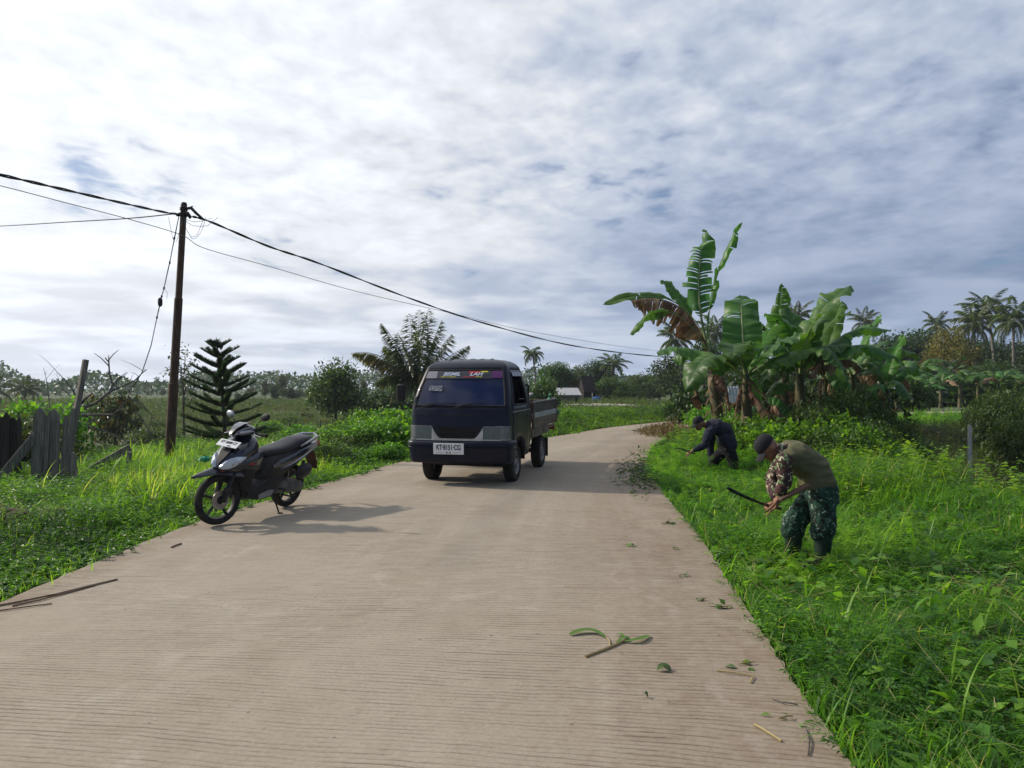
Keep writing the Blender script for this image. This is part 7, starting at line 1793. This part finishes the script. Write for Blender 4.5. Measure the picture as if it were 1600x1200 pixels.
def sprig():
    c = RP(950, 1012, .024); o = empty('grass_sprig', c); tag(o, 'cut grass sprig with long curved leaves lying on the concrete', 'sprig')
    w = lambda *q: [RP(a, b, .026) - c for a, b in q]
    def cur(p, n=5):
        out = []
        for i in range(len(p) - 1):
            p0, p1, p2, p3 = p[max(i - 1, 0)], p[i], p[i + 1], p[min(i + 2, len(p) - 1)]
            for k in range(n): u = k / n; out.append(.5 * (2 * p1 + (p2 - p0) * u + (2 * p0 - 5 * p1 + 4 * p2 - p3) * u * u + (3 * p1 - p0 - 3 * p2 + p3) * u ** 3))
        return out + [p[-1]]
    mb = MB(); mb.tube(cur(w((914, 1027), (953, 1012), (980, 1000))), [.009] * 11, 6); mb.tube(cur(w((953, 1012), (952, 1002), (946, 996))), .005, 5); mb.build('stalk', M['straw'], o)
    for q, ww in ((((948, 998), (930, 990), (910, 989), (890, 993)), .055), (((972, 1004), (990, 1004), (1000, 1002), (1015, 994)), .045), (((962, 1008), (975, 1000), (984, 1001)), .035), (((976, 1000), (970, 995), (964, 993)), .03)):
        mb = MB(); leafstrip(mb, cur(w(*q)), ww, 0, .012); mb.build('leaf', M['fallen'], o)
sprig()
def tuft(label, px, py, sz, n, seed, mat='fallen'):
    rg = np.random.default_rng(seed); c = RP(px, py, .022); o = empty('leaf_cluster', c)
    mb = MB(); mb.tube([(-sz * .9, -sz * .2, .004), (0, 0, .012), (sz * .5, sz * .2, .006)], .0035, 5); mb.build('stalk', M['straw'], o)
    for i in range(n):
        B = Bulk(); pos = rg.normal(size=(1, 3)) * np.array([sz * .45, sz * .45, sz * .10]); pos[:, 2] = np.abs(pos[:, 2])
        ax = rg.normal(size=(1, 3)) * np.array([1, 1, .3]); B.put(leaves(pos, ax, np.array([0, 0, 1.]) + rg.normal(size=(1, 3)) * .4, rg.uniform(.6, 1.1, 1) * sz, rg.uniform(.35, .6, 1) * sz, .15, .25, True), rg.uniform(0, 1, 1)); B.build('leaf', M[mat], o)
    tag(o, label, 'leaf', 'leaves dropped on the concrete'); return o
tuft('bright green leaf cluster near the slab edge, right of the cut sprig', 1170, 1038, .075, 7, 1)
tuft('green leaf cluster hanging at the slab edge above the others', 1136, 950, .08, 7, 2)
tuft('pale round leaf lying near the bottom right slab edge', 1230, 1123, .055, 4, 3)
tuft('small green leaf scraps in the middle of the slab below the truck shadow', 982, 853, .06, 5, 4)
tuft('small leaf scraps near the slab edge, level with the near man', 1098, 938, .045, 5, 5, 'fallen_dark')
tuft('small leaf scraps beside the slab edge below the far heap', 1045, 818, .07, 9, 6, 'fallen_dark')
tuft('little leaf scrap near the verge, level with the boots', 1056, 858, .05, 3, 7)
tuft('little leaf scrap left of the boots of the near man', 1068, 900, .05, 4, 8, 'fallen_dark')
litter('fallen_leaf', 'single narrow green leaf right below the cut sprig', 'leaf', [(1026, 1049), (1036, 1047), (1048, 1050)], 'fallen_dark', 'leaf', .06)
litter('fallen_leaf', 'tiny leaf fragment between the sprig and the bottom edge', 'leaf', [(1004, 1088), (1012, 1090)], 'fallen_dark', 'leaf', .03)
litter('dry_stalk', 'pale yellow stalk lying near the bottom right slab edge', 'stalk', [(1178, 1133), (1198, 1146), (1220, 1159)], 'straw', 'tube', .006, .004)
litter('dry_stalk', 'thin green stem trailing from the bright leaf cluster', 'stalk', [(1120, 1049), (1150, 1053), (1176, 1058), (1172, 1068)], 'straw', 'tube', .004, .004)
litter('dry_twig', 'brown twig lying by the slab edge above the pale leaf', 'twig', [(1206, 1092), (1222, 1100), (1246, 1102)], 'dead_wood', 'tube', .004, .006)
litter('dry_twig', 'crooked brown twig at the bottom right slab edge', 'twig', [(1258, 1140), (1264, 1160), (1262, 1180)], 'dead_wood', 'tube', .004, .004)
M['dry_stem'] = surf('dry_stem', (.13, .08, .05), (.26, .18, .12), .85, 8)
litter('dry_stalk', 'long brown dry stalk lying along the left slab edge', 'stalk', [(-30, 952), (30, 942), (90, 930), (140, 917), (184, 906)], 'dry_stem', 'tube', .0075, .004)
litter('dry_stalk', 'second brown stalk beside the long one at the left slab edge', 'stalk', [(20, 948), (60, 940), (110, 926), (150, 915)], 'dry_stem', 'tube', .0055, .003)
litter('dry_stalk', 'short brown stalk nearest the bottom left corner', 'stalk', [(-20, 958), (40, 950), (82, 944)], 'dry_stem', 'tube', .005, .003)
litter('dry_twig', 'short brown twig on the slab in front of the left bank', 'twig', [(268, 856), (284, 850)], 'dry_stem', 'tube', .008, .003)
# ---------------------------------------------------------------- people
from mathutils import noise as mnoise
M['skin'] = surf('skin', (.20, .095, .055), (.27, .135, .08), .5, 14, .1, 150)
def camo(name, cols, scale, rough=.85):
    m, nt = newmat(name); co = objco(nt)
    v1 = noise(nt, co, scale, 3, .5, 1.0); v2 = noise(nt, mapv(nt, co, (1, 1, 1), (0, 0, 0), (5, 3, 1)), scale * 1.3, 3, .5, 1.2); v3 = noise(nt, mapv(nt, co, (1, 1, 1), (0, 0, 0), (9, 7, 2)), scale * 2.2, 3, .5, .8)
    c = mixc(nt, ramp(nt, v1, [(.49, 0.0), (.51, 1.0)]), cols[0], cols[1]); c = mixc(nt, ramp(nt, v2, [(.56, 0.0), (.58, 1.0)]), c, cols[2]); c = mixc(nt, ramp(nt, v3, [(.60, 0.0), (.62, 1.0)]), c, cols[3])
    p = nd(nt, 'ShaderNodeBsdfPrincipled', i_Base_Color=c, i_Roughness=rough); p.inputs['Specular IOR Level'].default_value = .2
    b = nd(nt, 'ShaderNodeBump', i_Strength=.5, i_Distance=.012, i_Height=noise(nt, co, 22, 4, .6)); nt.links.new(b.outputs[0], p.inputs['Normal'])
    nd(nt, 'ShaderNodeOutputMaterial', i_Surface=p.outputs[0]); return m
M['camo_shirt'] = camo('camo_shirt', ((.065, .032, .03), (.035, .02, .02), (.12, .19, .08), (.46, .42, .30)), 11)
M['camo_pants'] = camo('camo_pants', ((.012, .035, .022), (.018, .055, .038), (.014, .014, .013), (.16, .22, .17)), 13)
M['vest'] = surf('olive_vest', (.085, .085, .042), (.115, .112, .058), .85, 6, .45, 16, bdist=.015)
M['boot'] = surf('rubber_boot', (.010, .022, .017), (.02, .035, .027), .35, 8, .1, 40)
M['cap'] = surf('dark_cap', (.008, .009, .013), (.016, .016, .022), .8, 9, .3, 80)
M['jacket'] = surf('navy_jacket', (.010, .012, .022), (.02, .023, .038), .8, 5, .5, 14, bdist=.015)
M['trouser_dark'] = surf('dark_trousers', (.006, .006, .009), (.014, .014, .018), .85, 6, .4, 16)
M['hair'] = surf('black_hair', (.008, .007, .007), None, .6)
M['sheath'] = surf('wooden_sheath', (.085, .05, .038), (.15, .09, .065), .6, 9, .2, 40)
M['blade'] = surf('dark_blade', (.02, .022, .024), (.06, .062, .065), .35, 12, metal=.7)
M['wood_handle'] = surf('wood_handle', (.09, .05, .03), (.16, .09, .055), .5, 12)
def organic(name, build, voxel, mat, parent, smooth=6, wrinkle=0.0, wscale=9.0, origin=None):
    mb = MB(); build(mb); me = bpy.data.meshes.new('tmp'); me.from_pydata(mb.v, [], mb.f)
    bm = bmesh.new(); bm.from_mesh(me); bmesh.ops.recalc_face_normals(bm, faces=bm.faces); bm.to_mesh(me); bm.free()
    t = bpy.data.objects.new('tmp', me); C.objects.link(t)
    r = t.modifiers.new('r', 'REMESH'); r.mode = 'VOXEL'; r.voxel_size = voxel; r.adaptivity = 0
    s = t.modifiers.new('s', 'SMOOTH'); s.iterations = smooth; s.factor = .5
    dg = bpy.context.evaluated_depsgraph_get(); out = bpy.data.meshes.new_from_object(t.evaluated_get(dg)); bpy.data.objects.remove(t)
    if wrinkle:
        for v in out.vertices:
            c = v.co; n1 = mnoise.noise(Vector((c.x * wscale, c.y * wscale, c.z * wscale * 1.8))); n2 = mnoise.noise(c * wscale * 2.6 + Vector((3, 1, 7)))
            v.co = c + v.normal * wrinkle * ((1 - abs(n1) * 2.2) * .7 + n2 * .5)
    out.polygons.foreach_set('use_smooth', np.ones(len(out.polygons), bool)); out.materials.clear(); out.materials.append(mat); out.name = name
    o = bpy.data.objects.new(name, out); C.objects.link(o)
    if parent: o.parent = parent
    return o
def limb(mb, pts, rad, n=12):
    """tapered limb with rounded ends"""
    pts = [Vector(p) for p in pts]; P_, R_ = [], []
    for i in range(len(pts) - 1):
        for k in range(4):
            u = k / 4; p0, p1, p2, p3 = pts[max(i - 1, 0)], pts[i], pts[i + 1], pts[min(i + 2, len(pts) - 1)]
            q = .5 * (2 * p1 + (p2 - p0) * u + (2 * p0 - 5 * p1 + 4 * p2 - p3) * u * u + (3 * p1 - p0 - 3 * p2 + p3) * u ** 3)
            P_.append(q); R_.append(rad[i] * (1 - u) + rad[i + 1] * u)
    P_.append(pts[-1]); R_.append(rad[-1]); mb.tube(P_, R_, n)
    mb.ell(P_[0], (R_[0],) * 3, None, n, 8); mb.ell(P_[-1], (R_[-1],) * 3, None, n, 8)
def trunk_loft(mb, rings, n=20):
    """rings: (centre, half width across, half depth); depth axis is square to the spine"""
    cs = [Vector(r[0]) for r in rings]; out = []
    for i, (c, a, b) in enumerate(rings):
        t = (cs[min(i + 1, len(cs) - 1)] - cs[max(i - 1, 0)]).normalized(); lat = LAT - t * LAT.dot(t); lat.normalize(); dep = t.cross(lat)
        c = Vector(c); out.append([c + lat * a * math.copysign(abs(cos(q)) ** .85, cos(q)) + dep * b * math.copysign(abs(sin(q)) ** .85, sin(q)) for q in np.linspace(0, 2 * pi, n + 1)[:-1]])
    mb.loft(out)
def hand(mb, wrist, palm_dir, fdir, across, s=1.0, curl=1.2, spread=.0, r=.0088):
    """palm with four curled fingers and a thumb; fdir: towards the knuckles, palm_dir: the side the fingers close to"""
    wrist, f, p, a = Vector(wrist), Vector(fdir).normalized(), Vector(palm_dir).normalized(), Vector(across).normalized()
    k = wrist + f * .085 * s
    mb.loft([[wrist + f * t * s + a * x * w * s + p * y * h * s for x, y in ((1, .5), (.6, 1), (-.6, 1), (-1, .5), (-1, -.5), (-.6, -1), (.6, -1), (1, -.5))] for t, w, h in ((-.03, .026, .02), (0, .028, .02), (.03, .038, .017), (.065, .043, .016), (.09, .041, .013))])
    for i, (x, L) in enumerate(((.032, .075), (.011, .085), (-.011, .079), (-.031, .062))):
        b = k + a * x * s; ang = .25; q = [b]; d = f.copy()
        for j, part in enumerate((.45, .32, .23)):
            ang += curl * (.55, .75, .6)[j] * (1 + .08 * i); d = f * cos(ang) + p * sin(ang); q.append(q[-1] + d * L * part * s)
        limb(mb, q, [r * s * 1.08, r * s, r * s * .92, r * s * .8], 8)
    b = wrist + f * .03 * s + a * .034 * s; limb(mb, [b, b + (a * .6 + f * .55 + p * .35) * .038 * s, b + (a * .45 + f * .9 + p * .95) * .062 * s, b + (a * .1 + f * 1.05 + p * 1.35) * .075 * s], [r * 1.35 * s, r * 1.2 * s, r * 1.05 * s, r * .85 * s], 8)
def headshape(mb, c, face, up, s=1.0):
    """face: direction the face looks; up: crown direction"""
    f, u = Vector(face).normalized(), Vector(up).normalized(); u = (u - f * u.dot(f)).normalized(); l = u.cross(f)
    rot = Matrix((f, l, u)).transposed(); c = Vector(c)
    mb.ell(c + u * .02 * s - f * .008 * s, (.097 * s, .076 * s, .098 * s), rot, 20, 14)
    mb.ell(c - u * .045 * s + f * .032 * s, (.062 * s, .058 * s, .068 * s), rot, 16, 12); mb.ell(c - u * .088 * s + f * .06 * s, (.026 * s, .03 * s, .022 * s), rot, 10, 8)
    mb.loft([[c + f * (.078 + x) * s + u * z * s + l * y * s for x, y, z in q] for q in (((0, -.008, .028), (.012, 0, .028), (0, .008, .028)), ((.004, -.012, -.005), (.022, 0, -.004), (.004, .012, -.005)), ((.0, -.018, -.026), (.032, 0, -.022), (.0, .018, -.026)), ((0, -.012, -.036), (.014, 0, -.036), (0, .012, -.036)))])
    mb.ell(c + f * .078 * s + u * .034 * s, (.016 * s, .052 * s, .011 * s), rot, 12, 6)
    mb.ell(c + f * .082 * s - u * .056 * s, (.012 * s, .024 * s, .008 * s), rot, 10, 6); mb.ell(c + f * .080 * s - u * .068 * s, (.012 * s, .021 * s, .008 * s), rot, 10, 6)
    for q in (-1, 1): mb.ell(c + l * q * .078 * s - f * .01 * s - u * .01 * s, (.020 * s, .011 * s, .033 * s), rot, 10, 8)
    return f, u, l, rot
def cap(parent, c, face, up, s=1.0):
    f, u = Vector(face).normalized(), Vector(up).normalized(); u = (u - f * u.dot(f)).normalized(); l = u.cross(f); c = Vector(c); rings = []
    for t in np.linspace(0, 1, 9):
        a = t * pi / 2; r = cos(a) ** .8; h = .012 + .105 * sin(a)
        rings.append([c + f * ((.107 * r * cos(q)) - .008) * s + l * .088 * r * sin(q) * s + u * (h + .015) * s for q in np.linspace(0, 2 * pi, 25)[:-1]])
    mb = MB(); mb.loft(rings); o = mb.build('cap', M['cap'], parent, 60)
    mb = MB(); top, bot = [], []
    for t in np.linspace(0, 1, 6): top.append([c + f * (.075 + .095 * t * sqrt_(1 - .35 * q * q)) * s + l * q * .078 * (1 - .12 * t) * s + u * (.034 - .028 * q * q - .02 * t) * s for q in np.linspace(-1, 1, 13)])
    mb.loft(top, 0, False, closed=False); mb.loft([[p - u * .006 * s for p in r] for r in top], 0, False, closed=False)
    mb.build('cap_brim', M['cap'], parent, 60)
    mb = MB(); mb.ell(c + u * .132 * s - f * .008 * s, (.008 * s,) * 3, None, 8, 5); mb.build('cap_button', M['cap'], o)
def sqrt_(x): return math.sqrt(max(0, x))
LAT = Vector((0, 1, 0))
def near_man():
    global LAT
    Y = 7.08; g = G(1258, 886); Y = g.y; o = empty('person', (g.x, g.y, gz(g.x, g.y))); L = o.location
    tag(o, 'person in olive vest, camouflage clothes and rubber boots bending over the bright verge', 'person')
    J = lambda px, py, dy=0.0: P(px, py, Y + dy) - L
    LAT = Vector((.18, .98, 0)).normalized()
    pel, mid, che, nec, hd = J(1282, 766), J(1266, 729), J(1238, 711), J(1214, 704, -.0), J(1199, 700, -.03)
    lsh, rsh = J(1224, 722, -.19), J(1222, 714, .17); lel, rel = J(1226, 752, -.24), J(1206, 752, .16); lwr, rwr = J(1216, 776, -.22), J(1214, 784, -.05)
    lhp, rhp = J(1284, 774, -.10), J(1274, 774, .10); lkn, rkn = J(1287, 818, -.13), J(1241, 816, .10); lan, ran = J(1284, 874, -.14), J(1238, 870, .12)
    face = Vector((-.62, -.16, -.77)); up = Vector((-.80, 0, .60))
    def body(mb):
        trunk_loft(mb, [(pel + Vector((.02, 0, -.06)), .13, .10), (pel, .155, .12), (mid, .145, .105), (che, .165, .115), (nec + Vector((.04, 0, -.01)), .10, .07)])
        limb(mb, [che, nec, hd], [.06, .052, .05]); headshape(mb, hd, face, up, .98)
        for sh, el, wr in ((lsh, lel, lwr), (rsh, rel, rwr)): limb(mb, [che.lerp(sh, .6), sh, sh.lerp(el, .5), el, el.lerp(wr, .35), wr], [.05, .055, .046, .038, .038, .026])
        for hp, kn, an in ((lhp, lkn, lan), (rhp, rkn, ran)): limb(mb, [hp, hp.lerp(kn, .5), kn, kn.lerp(an, .35), an], [.085, .075, .055, .052, .036]); pass
        hand(mb, lwr, (-.75, .45, -.3), (-.12, .1, -1), (-.5, -.85, 0), 1.05, 1.35)
        hand(mb, rwr, (-.1, .25, -.95), (-.93, -.1, -.25), (.25, -.95, .15), 1.05, 1.6)
    organic('body', body, .0058, M['skin'], o, 3)
    def shirt(mb):
        trunk_loft(mb, [(mid, .15, .11), (che, .18, .125), (nec + Vector((.035, 0, -.01)), .12, .085), (nec + Vector((-.012, 0, .0)), .078, .062)])
        for sh, el, wr in ((lsh, lel, lwr), (rsh, rel, rwr)):
            e = el.lerp(wr, .72); limb(mb, [che.lerp(sh, .5), sh, sh.lerp(el, .5), el, e], [.075, .082, .070, .064, .052])
    organic('camouflage_shirt', shirt, .011, M['camo_shirt'], o, 5, .006, 14)
    def vest(mb):
        trunk_loft(mb, [(pel + Vector((-.045, 0, .0)), .185, .155), (pel.lerp(mid, .3), .192, .158), (mid + Vector((.015, 0, -.01)), .185, .145), (che.lerp(mid, .35), .19, .145), (che + Vector((.01, 0, 0)), .188, .138), (che.lerp(nec, .55), .15, .115), (nec + Vector((.03, 0, 0)), .10, .085)])
        for sh in (lsh, rsh): limb(mb, [che.lerp(sh, .35) + Vector((.03, 0, .01)), che.lerp(sh, .72) + Vector((.03, 0, .015))], [.10, .088])
    organic('vest', vest, .011, M['vest'], o, 6, .013, 7)
    def pants(mb):
        trunk_loft(mb, [(pel + Vector((-.03, 0, .05)), .17, .135), (pel, .185, .15), (pel + Vector((.012, 0, -.09)), .18, .14), (pel + Vector((0, 0, -.15)), .15, .11)])
        for hp, kn, an in ((lhp, lkn, lan), (rhp, rkn, ran)):
            c = kn.lerp(an, .20); limb(mb, [hp + Vector((0, 0, .02)), hp.lerp(kn, .45), kn, c], [.118, .112, .108, .100]); limb(mb, [kn.lerp(an, .08) + Vector((-.025, 0, 0)), c + Vector((-.035, 0, -.01))], [.088, .088])
    organic('camouflage_trousers', pants, .011, M['camo_pants'], o, 5, .012, 11)
    for hp, kn, an in ((lhp, lkn, lan), (rhp, rkn, ran)):
        def boot(mb):
            limb(mb, [kn.lerp(an, .22), kn.lerp(an, .6), an + Vector((0, 0, .02))], [.083, .078, .062]); a = an + Vector((0, 0, -.03)); limb(mb, [a + Vector((.03, 0, -.02)), a + Vector((-.08, -.02, -.02)), a + Vector((-.16, -.03, -.03))], [.052, .05, .042])
        organic('rubber_boot', boot, .010, M['boot'], o, 4)
    cap(o, hd, face, up, .98)
    # the machete and the sheath are held, so they stand on their own
    q = empty('machete', J(1212, 790, -.03) + L); tag(q, 'long dark machete held out over the verge by the near person', 'machete'); K = q.location - L
    hA, hB, tip = J(1220, 795, -.06) - K, J(1194, 788, -.09) - K, J(1136, 762, -.18) - K
    mb = MB(); mb.tube([hA, hA.lerp(hB, .5), hB], [.016, .014, .016], 8); mb.build('handle', M['wood_handle'], q)
    d = (tip - hB).normalized(); s = Vector((0, 0, 1)) - d * d.z; s.normalize(); mb = MB(); rows = []
    for t in np.linspace(0, 1, 10):
        p = hB.lerp(tip, t) + s * (-.009 * sin(t * pi)); w = .011 + .006 * t if t < .9 else .009
        rows.append([p - s * w + Vector((0, .001, 0)), p + Vector((0, -.003, 0)), p + s * w, p + Vector((0, .004, 0))])
    mb.loft(rows); mb.build('blade', M['blade'], q)
    q = empty('machete_sheath', J(1238, 768, -.24) + L); tag(q, 'brown wooden machete sheath at the hip of the near person', 'sheath'); K = q.location - L
    a, b = J(1217, 781, -.27) - K, J(1264, 757, -.26) - K; mb = MB(); mb.beam(a, b, .03, .080, 0, R(90), .008); mb.build('scabbard', M['sheath'], q)
    for t in (.25, .6, .95):
        c = a.lerp(b, t); mb = MB(); mb.beam(c - (b - a).normalized() * .008, c + (b - a).normalized() * .008, .034, .085, 0, R(90), .006); mb.build('binding', M['wood_handle'], q)
near_man()
def far_man():
    global LAT
    Y = 14.0; b = Vector(((1126 - 800) / F * Y, Y, 0)); b.z = gz(b.x, b.y); o = empty('person', b); L = o.location
    tag(o, 'person in dark jacket and cap bending at the road edge by the brown heap', 'person')
    J = lambda px, py, dy=0.0: P(px, py, Y + dy) - L
    LAT = Vector((.25, .97, 0)).normalized()
    pel, mid, che, nec, hd = J(1137, 696), J(1131, 672), J(1117, 666), J(1103, 664), J(1092, 662, -.04)
    lsh, rsh = J(1108, 676, -.2), J(1112, 672, .18); lel, rel = J(1100, 696, -.24), J(1110, 702, .2); lwr, rwr = J(1083, 704, -.25), J(1112, 726, .15)
    lhp, rhp = J(1139, 702, -.11), J(1132, 702, .1); lkn, rkn = J(1146, 722, -.12), J(1115, 722, .1); lan, ran = J(1147, 752, -.12), J(1117, 750, .12)
    face = Vector((-.90, -.22, -.42)); up = Vector((-.35, 0, .93))
    def body(mb):
        trunk_loft(mb, [(pel + Vector((.02, 0, -.06)), .13, .1), (pel, .15, .12), (mid, .15, .115), (che, .165, .12), (nec + Vector((.04, 0, -.01)), .1, .07)])
        limb(mb, [che, nec, hd], [.06, .055, .05]); headshape(mb, hd, face, up, 1.02)
        for sh, el, wr in ((lsh, lel, lwr), (rsh, rel, rwr)): limb(mb, [che.lerp(sh, .6), sh, sh.lerp(el, .5), el, el.lerp(wr, .35), wr], [.05, .055, .046, .038, .038, .026])
        for hp, kn, an in ((lhp, lkn, lan), (rhp, rkn, ran)): limb(mb, [hp, hp.lerp(kn, .5), kn, kn.lerp(an, .35), an], [.085, .075, .055, .052, .036]); limb(mb, [an, an + Vector((-.12, -.02, -.03))], [.036, .03])
        hand(mb, lwr, (-.3, .2, -.9), (-.93, -.05, -.35), (.1, -.95, .2), 1.08, 1.5); hand(mb, rwr, (-.8, .3, 0), (-.2, .1, -1), (.1, .9, .1), 1.0, .7)
    organic('body', body, .0065, M['skin'], o, 3)
    def jacket(mb):
        trunk_loft(mb, [(pel + Vector((-.02, 0, -.04)), .20, .165), (pel, .205, .17), (pel.lerp(mid, .5), .205, .165), (mid, .20, .155), (che, .195, .145), (che.lerp(nec, .55), .15, .11), (nec + Vector((.0, 0, 0)), .075, .07)])
        for sh, el, wr in ((lsh, lel, lwr), (rsh, rel, rwr)): limb(mb, [che.lerp(sh, .4), sh, sh.lerp(el, .5), el, el.lerp(wr, .82)], [.085, .088, .074, .066, .05])
    organic('jacket', jacket, .012, M['jacket'], o, 6, .013, 7)
    def pants(mb):
        trunk_loft(mb, [(pel + Vector((-.01, 0, .02)), .18, .14), (pel + Vector((.0, 0, -.08)), .175, .14), (pel + Vector((0, 0, -.16)), .15, .11)])
        for hp, kn, an in ((lhp, lkn, lan), (rhp, rkn, ran)): limb(mb, [hp, hp.lerp(kn, .5), kn, an + Vector((0, 0, .04))], [.112, .105, .09, .075])
    organic('trousers', pants, .012, M['trouser_dark'], o, 5, .009, 11)
    for an in (lan, ran):
        def boot(mb): limb(mb, [an + Vector((.04, 0, -.02)), an + Vector((-.08, -.02, -.03)), an + Vector((-.16, -.03, -.04))], [.05, .05, .042]); limb(mb, [an + Vector((0, 0, .1)), an], [.066, .06])
        organic('boot', boot, .012, M['boot'], o, 4)
    cap(o, hd, face, up, 1.04)
    q = empty('sickle', J(1078, 707, -.27) + L); tag(q, 'short dark sickle in the hand of the far person', 'sickle'); K = q.location - L
    mb = MB(); mb.tube([J(1086, 709, -.25) - K, J(1074, 705, -.3) - K], .014, 8); mb.build('handle', M['wood_handle'], q)
    mb = MB(); mb.tube([J(*p) - K for p in ((1074, 705, -.3), (1066, 702, -.32), (1059, 700, -.3), (1053, 702, -.24))], [.012, .012, .010, .004], 6); mb.build('blade', M['blade'], q)
far_man()
def haze():
    mb = MB(); mb.box((0, 160, 6), (760, 560, 24)); m, nt = newmat('haze_air')
    v = nd(nt, 'ShaderNodeVolumePrincipled', i_Color=(.80, .88, 1.0, 1), i_Density=.00035); v.inputs['Anisotropy'].default_value = .35
    nd(nt, 'ShaderNodeOutputMaterial', i_Volume=v.outputs[0]); o = mb.build('haze', m, None, 0); tag(o, kind='stuff')
haze()
for o in list(PROTO.values()): drop_tree(o)
